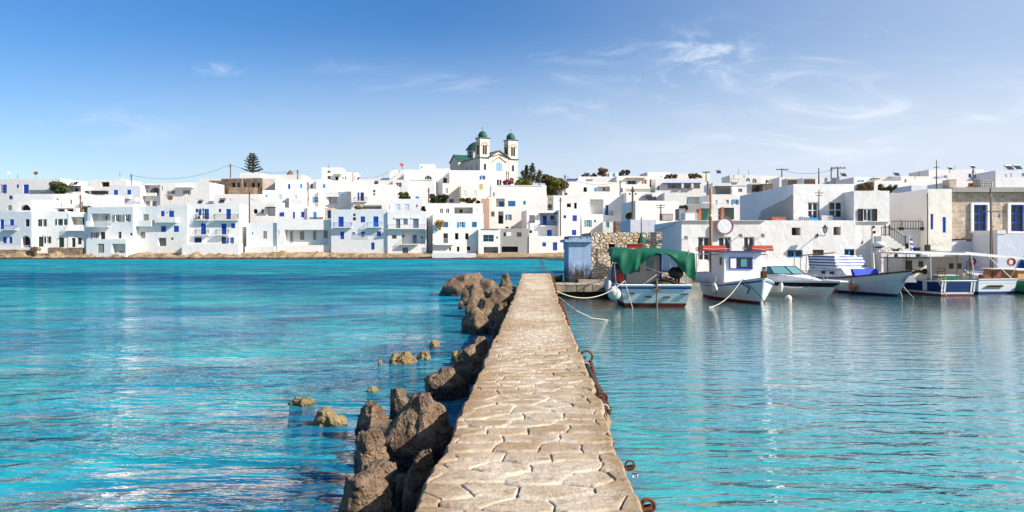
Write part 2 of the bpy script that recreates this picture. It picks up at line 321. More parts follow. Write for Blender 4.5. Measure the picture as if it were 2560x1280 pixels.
n_st = N.noise(N.vmath('MULTIPLY', v2, (.55, 2.3, 1)), 1.0, 5, .65, .5)
col = N.mix(N.math('MULTIPLY', N.ramp(n_st, .50, .68), .55), col, (.02, .36, .44)); col = N.mix(N.math('MULTIPLY', N.ramp(n_st, .48, .32), .4), col, (.004, .10, .24))  # light and dark ripple streaks, like caustics, painted into the water colour
bandd = N.math('MULTIPLY', N.ramp(N.math('ABSOLUTE', N.math('SUBTRACT', N.math('ADD', gy, N.math('MULTIPLY', N.math('SUBTRACT', n_big, .5), 36.0)), 54.0)), 15.0, 4.0), N.math('SUBTRACT', 1.0, harb))
shal = N.math('MULTIPLY', N.math('MULTIPLY', N.ramp(gx, -1.5, -4.0), N.ramp(gy, 22.0, 9.0)), N.ramp(n_big, .3, .6))
col = N.mix(N.math('MULTIPLY', shal, .5), col, (.03, .36, .37))
col = N.mix(N.math('MULTIPLY', bandd, .6), col, (.000, .07, .20))
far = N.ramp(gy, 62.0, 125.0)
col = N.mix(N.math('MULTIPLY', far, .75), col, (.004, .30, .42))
col = N.mix(N.math('MULTIPLY', harb, .72), col, N.mix(N.ramp(n_mid, .35, .65), (.008, .27, .26), (.035, .38, .36)))
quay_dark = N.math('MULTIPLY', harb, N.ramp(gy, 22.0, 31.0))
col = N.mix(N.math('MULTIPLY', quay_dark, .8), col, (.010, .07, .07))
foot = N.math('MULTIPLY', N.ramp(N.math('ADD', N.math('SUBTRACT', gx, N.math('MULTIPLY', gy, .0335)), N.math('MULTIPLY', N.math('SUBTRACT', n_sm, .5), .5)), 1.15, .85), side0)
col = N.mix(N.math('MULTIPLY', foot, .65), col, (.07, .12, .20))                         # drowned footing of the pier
def waves(sx, sy, det, dist=.0, ro=.5): return N.noise(N.vmath('MULTIPLY', v2, (sx, sy, 1)), 1.0, det, ro, dist)
gust = N.ramp(N.noise(N.vmath('MULTIPLY', v2, (.13, .30, 1)), 1.0, 4), .34, .62)
h1 = waves(.75, 2.6, 4, .3, .6); h2 = waves(2.4, 7.0, 3, .2); h3 = waves(.16, .5, 2)
warp_ = N.math('ADD', N.math('MULTIPLY', N.noise(N.vmath('MULTIPLY', v2, (.35, .6, 1)), 1.0, 3), 2.6), N.math('MULTIPLY', gx, .06))
tr = None
for lam, am_, kx in ((.46, .013, .05), (.29, .006, -.12), (.80, .018, .10)):
    ph_ = N.math('ADD', N.math('MULTIPLY', N.math('ADD', gy, N.math('ADD', N.math('MULTIPLY', gx, kx), warp_)), 2*pi/lam), N.math('MULTIPLY', N.noise(N.vmath('MULTIPLY', v2, (1.1, 1.6, 1)), 1.0, 2), 3.5))
    t1_ = N.math('MULTIPLY', N.math('SINE', ph_), am_); tr = t1_ if tr is None else N.math('ADD', tr, t1_)
tr = N.math('MULTIPLY', tr, N.math('MULTIPLY', N.ramp(gy, 40.0, 14.0), N.math('SUBTRACT', 1.0, N.math('MULTIPLY', harb, N.math('ADD', .55, N.math('MULTIPLY', N.ramp(gy, 7.0, 16.0), .38))))))
amp = N.math('ADD', N.math('MULTIPLY', N.math('SUBTRACT', 1.0, harb), N.math('ADD', .16, N.math('MULTIPLY', gust, .62))), N.math('MULTIPLY', harb, N.math('ADD', .060, N.math('MULTIPLY', N.ramp(gy, 13.0, 5.0), .11))))
amp = N.math('MULTIPLY', amp, N.math('ADD', 1.0, N.math('MULTIPLY', N.ramp(gy, 18.0, 60.0), 1.0)))
hh = N.math('ADD', N.math('ADD', N.math('MULTIPLY', h1, .62), N.math('MULTIPLY', h2, .20)), N.math('MULTIPLY', h3, .25))
nb = N.n('ShaderNodeBump', i={'Strength': 1.0, 'Distance': 1.0, 'Height': N.math('ADD', N.math('MULTIPLY', hh, amp), tr)}).outputs[0]
N.t.nodes.remove(b)
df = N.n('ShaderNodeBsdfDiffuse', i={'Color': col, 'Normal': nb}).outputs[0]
gl = N.n('ShaderNodeBsdfGlossy', i={'Color': (1, 1, 1, 1), 'Roughness': .035, 'Normal': nb}).outputs[0]
fr_ = N.n('ShaderNodeFresnel', i={'IOR': 1.38, 'Normal': nb}).outputs[0]
cap = N.math('ADD', 1.0, N.math('MULTIPLY', harb, .95))
cap = N.math('SUBTRACT', cap, N.math('MULTIPLY', N.ramp(gy, 14.0, 50.0), .60))
fac = N.math('MINIMUM', N.math('MULTIPLY', fr_, cap), .92)
ms_ = N.n('ShaderNodeMixShader', i={0: fac, 1: df, 2: gl}).outputs[0]
L(N, ms_, [x for x in N.t.nodes if x.type == 'OUTPUT_MATERIAL'][0].inputs[0])
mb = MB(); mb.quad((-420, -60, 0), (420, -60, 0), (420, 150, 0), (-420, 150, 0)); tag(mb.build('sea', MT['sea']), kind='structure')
def fr(x, y, s=1.0, o=4): return mnoise.fractal(Vector((x*s, y*s, 1.7)), 1.0, 2.0, o)
def shorez(x, y):
    t = (y-134.0)/7.0; rough = 1.0 if x < -26 else max(.12, 1-(x+26)/8)
    base = -.5+1.8*min(1, max(0, t))**.8
    r = abs(fr(x, y*1.3, .35, 6))*1.1+fr(x, y, 1.1, 4)*.4
    env = max(0.0, 1-abs(t-.42)/.48)
    return base+rough*env*(r+.15)+.15*fr(x, y, .12)
grid('rocky_shore', frange(-150, 26, .42), frange(132, 142.6, .42), shorez, MT['shore'])
grid('hillside', frange(-420, 420, 12), [136.5, 139, 143]+frange(150, 300, 6)+[360, 420, 700, 1500], lambda x, y: terr(x, y)-(.35 if y < 149 else 0)+.4*fr(x, y, .03), MT['hillearth'])
mb = MB()   # harbour quay behind the boats, reaching back to the hill
q0 = [(3.2, 35.7), (7.4, 35.7), (7.6, 42.2), (64, 47.0), (260, 60), (260, 138), (13.2, 138)]
mb.add([(x, y, -1.5) for x, y in q0]+[(x, y, .72) for x, y in q0], [tuple(range(6, -1, -1)), tuple(range(7, 14))]+[(i, (i+1) % 7, 7+(i+1) % 7, 7+i) for i in range(7)])
tag(mb.build('quay', MT['quaystone']), kind='structure')
def axis(y): return -.04+.0335*y
def pierz(y):
    t = min(1, max(0, (y-22)/13.5)); return .75+.27*t*t*(3-2*t)
# ------------------------------------------------------------------ pier (numpy height field: irregular courses of split stone in weathered mortar)
rng = np.random.default_rng(5)
_lat = rng.random((256, 256))
def vnoise(x, y):
    xi = np.floor(x).astype(int); yi = np.floor(y).astype(int); fx = x-xi; fy = y-yi
    fx = fx*fx*(3-2*fx); fy = fy*fy*(3-2*fy); a = _lat
    p = lambda i, j: a[(xi+i) % 256, (yi+j) % 256]
    return (p(0, 0)*(1-fx)+p(1, 0)*fx)*(1-fy)+(p(0, 1)*(1-fx)+p(1, 1)*fx)*fy
def fnoise(x, y, o=4):
    s = 0; a = .5
    for k in range(o): s = s+a*vnoise(x*2**k+17*k, y*2**k+31*k); a *= .5
    return s
W2 = .683
ys = [2.9]
while ys[-1] < 35.6: ys.append(ys[-1]+max(.0075, .0075*(ys[-1]/4)**1.6))
ys = np.array(ys); ts = np.linspace(-1, 1, 250)
T_, Y_ = np.meshgrid(ts, ys)
U_ = T_*W2
wx = U_+.14*(fnoise(U_*2.2+5, Y_*2.2, 3)-.5)+.035*(fnoise(U_*9, Y_*9+3, 3)-.5)
wy = Y_+.22*(fnoise(U_*1.3+9, Y_*.8+3, 3)-.5)+.06*(fnoise(U_*7+2, Y_*7+8, 2)-.5)
CXS, CYS = .36, .255
P_ = np.stack([wx/CXS, wy/CYS], -1); gi = np.floor(P_).astype(int)
def seed_(i, j):
    h = lambda a, b_, k: np.modf(np.abs(np.sin(a*12.9898+b_*78.233+k*37.719)*43758.5453))[0]
    return np.stack([i+.5+.5*(j % 2)+.62*(h(i, j, 1)-.5), j+.5+.50*(h(i, j, 2)-.5)], -1), h(i, j, 3)
best = np.full(wx.shape, 1e9); c1_ = np.zeros(P_.shape); cell = np.zeros_like(wx)
nb_ = [(i, j) for i in range(-2, 3) for j in range(-2, 3)]
for i, j in nb_:
    sd, hv = seed_(gi[..., 0]+i, gi[..., 1]+j); d2 = ((sd-P_)**2).sum(-1); m_ = d2 < best
    best = np.where(m_, d2, best); c1_ = np.where(m_[..., None], sd, c1_); cell = np.where(m_, hv, cell)
dcol = np.full(wx.shape, 9.0); drow = np.full(wx.shape, 9.0)
for i, j in nb_:
    sd, _h = seed_(gi[..., 0]+i, gi[..., 1]+j); dv = sd-c1_; ln = np.sqrt((dv**2).sum(-1)); ok = ln > 1e-6; nv = dv/np.maximum(ln, 1e-6)[..., None]
    es = (((sd+c1_)/2-P_)*nv).sum(-1)/np.sqrt((nv[..., 0]/CXS)**2+(nv[..., 1]/CYS)**2); horiz = np.abs(nv[..., 1]/CYS) > np.abs(nv[..., 0]/CXS)
    drow = np.where(ok & horiz, np.minimum(drow, es), drow); dcol = np.where(ok & ~horiz, np.minimum(dcol, es), dcol)
tilt_ = -(P_[..., 1]-c1_[..., 1])
e = np.minimum(drow, dcol)
opn = np.clip((fnoise(U_*1.7+31, Y_*2.0+11, 4)-.37)*9, 0, 1)
wd = .003+.0035*vnoise(U_*5+3, Y_*5)
fade = np.clip(1.25-Y_/26, .35, 1)
opr = np.clip((fnoise(U_*1.5+61, Y_*3.0+41, 4)-.36)*9, 0, 1)
wr = (.004+.010*vnoise(U_*3+7, Y_*3+1))*(1+Y_/11)
crack = np.maximum(np.exp(-(dcol/wd)**2)*opn, np.exp(-(drow/wr)**2)*opr)*fade
mort = np.clip(np.exp(-(e/.032)**2)*(1-np.minimum(opn, opr)*.8)+.55*np.clip((fnoise(U_*1.1+3, Y_*.6+8, 4)-.46)*6, 0, 1), 0, 1)
Z_ = -.032*crack+.006*tilt_*opr*fade-.003*np.exp(-(e/.02)**2)+.007*(np.abs(cell)-.3)*fade+.008*(fnoise(U_*3, Y_*4, 4)-.5)+.011*(fnoise(U_*14, Y_*26, 4)-.5)
Z_ += -.05*np.clip((abs(T_)-.955)/.045, 0, 1)**2
edge_j = (fnoise(Y_*1.9+50*(T_ > 0), Y_*0+4.5, 5)-.5)*.15
X_ = axis(Y_)+U_+edge_j*np.clip((abs(T_)-.8)/.2, 0, 1)*np.sign(T_)
Zp = np.vectorize(pierz)(Y_)+Z_
ny, nx = T_.shape
vs = np.stack([X_, Y_, Zp], -1).reshape(-1, 3)
idx = np.arange(ny*nx).reshape(ny, nx)
fs = np.stack([idx[:-1, :-1], idx[:-1, 1:], idx[1:, 1:], idx[1:, :-1]], -1).reshape(-1, 4)
N, b = new_mat('pierstone'); g = N.n('ShaderNodeNewGeometry').outputs['Position']
am = N.n('ShaderNodeAttribute', attribute_name='mortar').outputs['Fac']; ac = N.n('ShaderNodeAttribute', attribute_name='cell').outputs['Fac']
gx, gy, gz = N.sep(g)
col = N.mix(N.ramp(N.noise(N.vmath('MULTIPLY', g, (1.0, 1.6, 1)), 2.4, 7, .66), .34, .66), (.37, .265, .165), (.52, .405, .275))
col = N.mix(N.math('MULTIPLY', N.ramp(ac, .2, 1.0), .55), col, (.30, .21, .13)); col = N.mix(N.math('MULTIPLY', N.ramp(ac, .35, .0), .35), col, (.50, .45, .38))
dash = N.ramp(N.noise(N.vmath('MULTIPLY', g, (5.0, 17.0, 1)), 1.0, 6, .7, .6), .58, .68)
col = N.mix(N.math('MULTIPLY', am, .72), col, (.66, .58, .47))
col = N.mix(N.math('MULTIPLY', N.ramp(N.noise(g, 9.0, 7, .72), .54, .70), .75), col, (.19, .125, .07))
col = N.mix(N.math('MULTIPLY', N.ramp(N.noise(g, .8, 6, .65), .52, .72), .6), col, (.34, .20, .09))
col = N.mix(N.math('MULTIPLY', dash, .75), col, (.15, .095, .05))
crk = N.n('ShaderNodeAttribute', attribute_name='crack').outputs['Fac']
cxr = N.math('SUBTRACT', gx, N.math('ADD', -.04, N.math('MULTIPLY', gy, .0335)))
lich = N.math('MULTIPLY', N.ramp(N.math('ADD', N.math('ABSOLUTE', cxr), N.math('MULTIPLY', N.math('SUBTRACT', N.noise(g, 2.0, 5, .7), .5), .7)),   .36, .70), .72)
col = N.mix(lich, col, (.28, .18, .095))
col = N.mix(N.math('MULTIPLY', N.ramp(gz, .35, .0), .8), col, (.05, .04, .03))
col = N.mix(N.ramp(crk, .35, .85), col, (.06, .04, .024))     # earth packed in the open joints, with crevice shade painted in too
L(N, col, b.inputs['Base Color']); b.inputs['Roughness'].default_value = .92; b.inputs['Specular IOR Level'].default_value = .15
L(N, N.n('ShaderNodeBump', i={'Strength': 1.0, 'Distance': .018, 'Height': N.math('ADD', N.noise(g, 30.0, 6, .7), N.math('MULTIPLY', N.noise(N.vmath('MULTIPLY', g, (.6, 2.0, 1)), 11.0, 5, .7), 1.2))}).outputs[0], b.inputs['Normal'])
me = bpy.data.meshes.new('pier'); L0 = [tuple(v) for v in vs]; F0 = [tuple(int(i) for i in f) for f in fs]
def skirt(ids):
    o = len(L0); n = len(ids); prof = ((.02, -.12), (-.01, -.35), (.03, -.6), (.05, -1.6))
    for d, z in prof:
        for i in ids:
            x, y, zz = L0[i]; s = 1 if x > axis(y) else -1; j = .05*fr(y*2, z*9, 2.0, 3)
            L0.append((x+s*(d+j) if abs(x-axis(y)) > .5 else x, y, zz+z))
    rows = [list(ids)]+[list(range(o+k*n, o+(k+1)*n)) for k in range(len(prof))]
    for a, c in zip(rows, rows[1:]):
        for i in range(n-1): F0.append((a[i], a[i+1], c[i+1], c[i]))
lst = sorted(set(list(range(0, ny, 3))+[ny-1]))
def dense(col_): return [int(idx[j, col_]) for j in range(ny)]
skirt(dense(0)); skirt(dense(nx-1)); skirt([int(i) for i in idx[ny-1, :]])
me.from_pydata(L0, [], F0); me.materials.append(MT['pierstone'])
for nm, arr in (('mortar', mort), ('cell', np.abs(cell)), ('crack', crack)):
    at = me.attributes.new(nm, 'FLOAT', 'POINT'); full = np.zeros(len(L0), dtype=np.float32); full[:ny*nx] = arr.reshape(-1); at.data.foreach_set('value', full)
me.polygons.foreach_set('use_smooth', [True]*len(me.polygons)); me.update()
pier = bpy.data.objects.new('stone_pier', me); COL.objects.link(pier)
tag(pier, 'long narrow pier of cracked tan stone running out into the bay', 'pier')
mb = MB(); mb.hexa([(axis(y)+s*W2, y, z) for z in (-1.5, .74) for y, s in ((-6, -1), (-6, 1), (2.9, 1), (2.9, -1))]); mb.build('pier_root', MT['pierstone'], pier)

# ------------------------------------------------------------------ boulders
def rock(label, x0, x1, yt, Y, seed, peak=.5, flat=.35, m='rock', zb=-.45, depth=.9, name='boulder', group='boulders along the pier', rough=.8, lean=0.0):
    R = random.Random(seed); w = (x1-x0)/F*Y; zt = CZ-(yt-HY)/F*Y; cx_ = ((x0+x1)/2-CX)/F*Y; d = w*depth
    pts = []
    for k in range(7):
        a = 2*pi*k/7+R.uniform(-.3, .3); r = R.uniform(.86, 1.10)
        pts.append((cos(a)*w/2*r, sin(a)*d/2*r, zb))
    for k in range(5):
        a = 2*pi*k/5+R.uniform(-.5, .5); r = R.uniform(.62, 1.0); hz_ = R.uniform(.25, .62)
        pts.append((cos(a)*w/2*r+(peak-.5)*w*.35*hz_, sin(a)*d/2*r, hz_*zt))
    for k in range(4):
        a = 2*pi*k/4+R.uniform(-.5, .5)
        pts.append(((peak-.5)*w+cos(a)*w*flat*.5, lean*d+sin(a)*d*flat*.5, zt*(R.uniform(.80, .97) if k else .98)))
    bm = bmesh.new()
    for p in pts: bm.verts.new(p)
    bmesh.ops.convex_hull(bm, input=bm.verts)
    for v in [v for v in bm.verts if not v.link_faces]: bm.verts.remove(v)
    tgt = max(.011, .0014*Y)*1.6
    for _ in range(9):
        es = [e for e in bm.edges if e.calc_length() > tgt*1.5]
        if not es or len(bm.verts) > 22000: break
        bmesh.ops.subdivide_edges(bm, edges=es, cuts=1, use_grid_fill=True); bmesh.ops.triangulate(bm, faces=[f for f in bm.faces if len(f.verts) > 3])
    bm.normal_update(); off = Vector((seed*3.7, seed*1.3, 0)); s = min(w, max(zt+.3, .2))
    disp = []
    for v in bm.verts:
        q = v.co/s+off
        n1 = mnoise.fractal(q*1.6, 1.0, 2.0, 3)*.040*s; n2 = mnoise.fractal(q*6.0, .8, 2.1, 4)*.030*s
        n3 = (mnoise.noise(v.co*14+off))*.014+(mnoise.noise(v.co*34+off))*.007; n4 = -max(0, .12-abs(mnoise.noise(q*2.3+off)))*.35*s
        vd, vp = mnoise.voronoi(q*2.4+Vector((n1, n2, n1))*6); n5 = mnoise.noise(vp[0]*7.3)*.095*s*min(1, (vd[1]-vd[0])*7)
        disp.append(v.co+v.normal*rough*(n1+n2+n3*min(1, w)+n4+n5))
    for v, p in zip(bm.verts, disp): v.co = p
    me = bpy.data.meshes.new(name); bm.to_mesh(me); bm.free(); me.materials.append(MT[m]); me.polygons.foreach_set('use_smooth', [True]*len(me.polygons))
    o = bpy.data.objects.new(name, me); COL.objects.link(o); o.location = (cx_, Y, 0)
    return tag(o, label, 'rock', group)
def yw(y): return F*CZ/(y-HY)
for a in (
    ('huge rounded grey boulder farthest left beside the pier end', 1080, 1222, 680, yw(738), 1, .62, .45),
    ('dark lumpy rock between the huge rounded boulder and the pier', 1180, 1258, 695, yw(752), 2, .5, .4),
    ('pointed dark rock touching the far left edge of the pier', 1235, 1300, 683, yw(756), 3, .45, .2),
    ('flat topped tan rock just below the pointed rock by the far pier', 1200, 1292, 716, yw(780), 4, .6, .5),
    ('broken tan rock in front of the far rock pile', 1176, 1252, 742, yw(800), 5, .5, .4),
    ('dark rock wedged against the pier behind the pyramid shaped boulder', 1218, 1288, 752, yw(822), 6, .5, .4),
    ('brown block filling the gap behind the pyramid shaped boulder', 1150, 1222, 726, yw(792), 41, .6, .4),
    ('brown rubble block against the far pier wall', 1236, 1296, 706, yw(768), 42, .5, .4),
    ('dark squarish block between the pyramid boulder and the pier', 1222, 1284, 790, yw(846), 43, .5, .5),
    ('rough dark block between the two middle boulders and the pier', 1180, 1238, 880, yw(942), 44, .6, .4),
    ('low brown boulder spreading left of the far rock pile', 1150, 1226, 706, yw(764), 45, .4, .5),
    ('pyramid shaped boulder with one bright sunlit triangular face', 1138, 1244, 763, yw(832), 7, .42, .16),
    ('small upright stone alone in the water left of the rock pile', 1138, 1168, 751, yw(773), 8, .45, .3),
    ('row of low broken stones at the foot of the pyramid shaped boulder', 1205, 1268, 818, yw(836), 9, .5, .6),
    ('tall dark pointed boulder in the middle group leaning on the pier', 1166, 1242, 836, yw(915), 10, .5, .22),
    ('small dark stone between the tall pointed boulder and the pier', 1216, 1250, 846, yw(872), 11, .5, .5),
    ('broad dark boulder below the tall pointed one in the middle group', 1112, 1232, 862, yw(955), 12, .45, .3),
    ('low dark boulder with a sunlit rim, nearest of the middle group', 1054, 1186, 914, yw(992), 13, .42, .3),
    ('small yellowish stone beside the middle group of boulders', 1124, 1152, 876, yw(900), 14, .5, .5, 'rock_ochre'),
    ('tan block with a flat sunlit top behind the big brown boulder', 968, 1034, 966, yw(1048), 15, .4, .55),
    ('knobbly boulder with a pebbly crest standing in the water', 872, 992, 1002, yw(1100), 16, .42, .40),
    ('largest brown boulder with a bright sunlit flank beside the pier', 930, 1142, 974, yw(1158), 17, .60, .18),
    ('tan pebbly boulder below the knobbly one at the water edge', 862, 985, 1072, yw(1205), 18, .5, .45),
    ('grey slab lying under the largest brown boulder', 892, 1008, 1152, yw(1262), 19, .5, .7),
    ('dark block wedged between the grey slab and the pier', 985, 1100, 1118, yw(1310), 20, .62, .42),
    ('pebbly conglomerate boulder at the bottom edge of the photo', 824, 1000, 1176, yw(1345), 21, .48, .5),
): rock(*a)
rock('smooth round grey stone caught between the lower boulders', 985, 1016, 1180, yw(1285), 23, .5, .6, name='stone', zb=-.1)
for a in (
    ('low ochre reef rock left of the knobbly boulder', 772, 866, 1022, yw(1060), 31, .35, .25),
    ('smaller ochre reef rock breaking the water farther left', 722, 800, 990, yw(1012), 32, .5, .5),
    ('tiny flat reef rock in open water between the two rock groups', 914, 952, 966, yw(979), 33, .5, .6),
    ('long low brown reef rock in the middle of the left water', 974, 1044, 880, yw(908), 34, .4, .6),
    ('squat brown reef rock beside the long low one', 1034, 1076, 876, yw(898), 35, .7, .5),
    ('small round brown reef rock highest of the scattered reef rocks', 1069, 1100, 850, yw(866), 36, .5, .5),
    ('tiniest brown reef rock just left of the long low one', 943, 957, 899, yw(912), 37, .5, .5),
    ('flat ochre rock in the water between pier end and blue wall', 1374, 1412, 687, 39.5, 38, .5, .7),
    ('low ochre rock at the foot of the blue wall', 1396, 1432, 701, 37.4, 39, .5, .7),
): rock(*a, m='rock_ochre', name='reef_rock', group='reef rocks breaking the water', rough=1.7, zb=-.25)
# ------------------------------------------------------------------ village houses
S = 1966/430.0
CR = {'A': (0, 400), 'B': (420, 400), 'C': (800, 400), 'D': (1060, 300), 'E': (1160, 450), 'F': (1400, 400), 'G': (1780, 400), 'H': (2130, 400)}
PAL = dict(B='blue', N='navy', C='cyan', T='teal', P='petrol', G='green', U='taupe', R='slate', L='paleblue', K='dark', W='whitepaint', O='brown', Y='yellow', X='orange', D='oldwood', E='cream', Z='black', V='vivid')
HZ = (random.Random(3))
def rail(root, col, u0, u1, zb, zt, proud, slab=True, bar=.16, name='balcony', r=.018):
    mb = MB()
    top = zt; z0 = zb
    if slab:
        s = MB(); s.box(u0-.05, u1+.05, -proud, -.003, z0-.16, z0); base = s.build(name, MT['clean'], root)
    else: base = root
    k = max(2, int((u1-u0)/bar))
    for i in range(k+1): u = u0+(u1-u0)*i/k; mb.box(u-r*.7, u+r*.7, -proud+.02, -proud+.02+r*1.4, z0, top)
    for z in (top, z0+.08): mb.box(u0, u1, -proud+.01, -proud+.05, z-.02, z+.02)
    if proud > .25:
        for u in (u0, u1):
            mb.box(u-.02, u+.02, -proud+.05, -.004, top-.02, top+.02)
            for i in range(1, max(2, int(proud/bar))): v = -proud+i*bar; mb.box(u-r*.7, u+r*.7, v, v+r*1.4, z0, top)
    mb.build('railing', MT[col], base); return base
def glazed(root, col, u0, u1, z0, z1, d, name='window', glass='glass', nx=2, fr_=.06, nz=None):
    w, h = u1-u0, z1-z0; mb = MB(); f = min(fr_, w*.14)
    mb.box(u0, u0+f, d-.07, d-.003, z0, z1); mb.box(u1-f, u1, d-.07, d-.003, z0, z1); mb.box(u0+f, u1-f, d-.07, d-.003, z1-f, z1); mb.box(u0+f, u1-f, d-.07, d-.003, z0, z0+f)
    nz = nz or max(1, int(round(h/.65))); g = f*.62
    for i in range(1, nx): u = u0+w*i/nx; mb.box(u-g, u+g, d-.06, d-.006, z0+f, z1-f)
    for j in range(1, nz):
        z = z0+h*j/nz
        for i in range(nx): mb.box(u0+w*i/nx+(f if i == 0 else g), u0+w*(i+1)/nx-(f if i == nx-1 else g), d-.055, d-.008, z-g*.7, z+g*.7)
    o = mb.build(name, MT[col], root)
    p = MB(); p.quad((u0+.01, d-.02, z0+.01), (u1-.01, d-.02, z0+.01), (u1-.01, d-.02, z1-.01), (u0+.01, d-.02, z1-.01)); p.build('pane', MT[glass], o); return o
def leafpanel(root, col, u0, u1, z0, z1, d, name):
    mb = MB(); w = u1-u0; n = 1 if w < .55 else 2; f = .05
    for i in range(n):
        a = u0+w*i/n+.012; b_ = u0+w*(i+1)/n-.012
        mb.box(a, b_, d-.045, d-.004, z0+.01, z1-.01)
        mb.box(a, a+f, d-.065, d-.045, z0+.01, z1-.01); mb.box(b_-f, b_, d-.065, d-.045, z0+.01, z1-.01)
        zz = [z0+.01, (z0+z1)/2-f/2, z1-.01-f]
        for z in zz: mb.box(a+f, b_-f, d-.065, d-.045, z, z+f)
    return mb.build(name, MT[col], root)
DEF = {'p': .12, 'd': .16, 'g': .14, 's': .12, 'k': .9, 'n': 1.4, 'a': 1.0, 'A': .14, 'N': 2.2}
def house(name, label, crop, Y, x0, yt, x1, yb, ops='', dep=7, yaw=0, m='white', cat='house', group='white village houses', base=None, par=.3, sidem=None):
    Y += (sum(map(ord, label)) % 97)/97*(.45 if Y > 70 else .03)      # no two facades in one plane
    ox, oy = CR[crop]; q = lambda x: ox+x/S; r = lambda y: oy+y/S
    a = radians(yaw); c, s = cos(a), sin(a); X0 = (q(x0)-CX)/F*Y
    def U(x): k = (q(x)-CX)/F; return (k*Y-X0)/(c-k*s)
    def Z(y, u): return CZ-(r(y)-HY)/F*(Y+u*s)
    u1 = U(x1); zt = Z(yt, u1/2); zb = Z(yb, u1/2)
    if base is None: base = min(zb, min(terr(X0, Y), terr(X0, Y+dep*.5)))-.4
    root = empty(name, (X0, Y, base), a, label, cat, group); H = zt-base
    cuts = []; todo = []
    for tok in ops.split(';'):
        t = tok.split()
        if not t: continue
        code = t[0]; v = 0.0
        if '@' in code: code, v = code.split('@'); v = float(v)
        xa, ya, xb, yb_ = map(float, t[1:5]); ua, ub = U(xa), U(xb); za, zc = Z(yb_, (ua+ub)/2)-base, Z(ya, (ua+ub)/2)-base
        if len(code) == 1: code = ' '+code
        col, k = PAL.get(code[0], 'white'), code[1]
        if v == 0 and k in DEF:
            cu = (ua, ub)
            if k == 's': cu = (ua+(ub-ua)*.27, ub-(ub-ua)*.27)
            cu = (max(.06, cu[0]), min(u1-.06, cu[1]))
            if cu[1]-cu[0] > .05: cuts.append((cu[0], cu[1], max(.02, za), min(H-.05, zc), DEF[k], k in 'aA'))
        todo.append((k, col, ua, ub, za, zc, v))
    # front face with real openings
    mb = MB()
    us = sorted({0.0, u1, *[c_[0] for c_ in cuts], *[c_[1] for c_ in cuts]}); zs = sorted({0.0, H, *[c_[2] for c_ in cuts], *[c_[3] for c_ in cuts]})
    for i in range(len(us)-1):
        for j in range(len(zs)-1):
            um, zm = (us[i]+us[i+1])/2, (zs[j]+zs[j+1])/2
            if any(c_[0] < um < c_[1] and c_[2] < zm < c_[3] for c_ in cuts): continue
            mb.quad((us[i], 0, zs[j]), (us[i+1], 0, zs[j]), (us[i+1], 0, zs[j+1]), (us[i], 0, zs[j+1]))
    for (a0, a1, b0, b1, d, arch) in cuts:
        mb.quad((a0, 0, b0), (a0, 0, b1), (a0, d, b1), (a0, d, b0)); mb.quad((a1, 0, b0), (a1, d, b0), (a1, d, b1), (a1, 0, b1))
        mb.quad((a0, 0, b1), (a1, 0, b1), (a1, d, b1), (a0, d, b1)); mb.quad((a0, 0, b0), (a0, d, b0), (a1, d, b0), (a1, 0, b0))
        mb.quad((a0, d, b0), (a0, d, b1), (a1, d, b1), (a1, d, b0))
        if arch:
            R_ = (a1-a0)/2; cz = max(b0, b1-R_); rr = b1-cz; um = (a0+a1)/2; K = 8
            arc = [(um-R_*cos(pi*i/(2*K)), cz+rr*sin(pi*i/(2*K))) for i in range(2*K+1)]
            for i in range(2*K):
                cor = (a0, b1) if i < K else (a1, b1)
                mb.add([(cor[0], .002, cor[1]), (arc[i][0], .002, arc[i][1]), (arc[i+1][0], .002, arc[i+1][1])], ((0, 1, 2),))
                mb.quad((arc[i][0], .002, arc[i][1]), (arc[i+1][0], .002, arc[i+1][1]), (arc[i+1][0], d-.2*(d > .3), arc[i+1][1]), (arc[i][0], d-.2*(d > .3), arc[i][1]))
    t = .22
    mb.quad((0, 0, 0), (0, 0, H), (0, dep, H), (0, dep, 0)); mb.quad((u1, 0, 0), (u1, dep, 0), (u1, dep, H), (u1, 0, H)); mb.quad((0, dep, 0), (u1, dep, 0), (u1, dep, H), (0, dep, H))
    for (p0, p1, p2, p3) in (((0, 0), (u1, 0), (u1-t, t), (t, t)), ((u1, 0), (u1, dep), (u1-t, dep-t), (u1-t, t)), ((u1, dep), (0, dep), (t, dep-t), (u1-t, dep-t)), ((0, dep), (0, 0), (t, t), (t, dep-t))):
        mb.quad((*p0, H), (*p1, H), (*p2, H), (*p3, H)); mb.quad((*p3, H), (*p2, H), (*p2, H-par), (*p3, H-par))
    wall = mb.build('wall', MT[m], root)
    rf = MB(); rf.quad((t, t, H-par+.01), (u1-t, t, H-par+.01), (u1-t, dep-t, H-par+.01), (t, dep-t, H-par+.01)); rf.build('roof', MT['clean'], root)
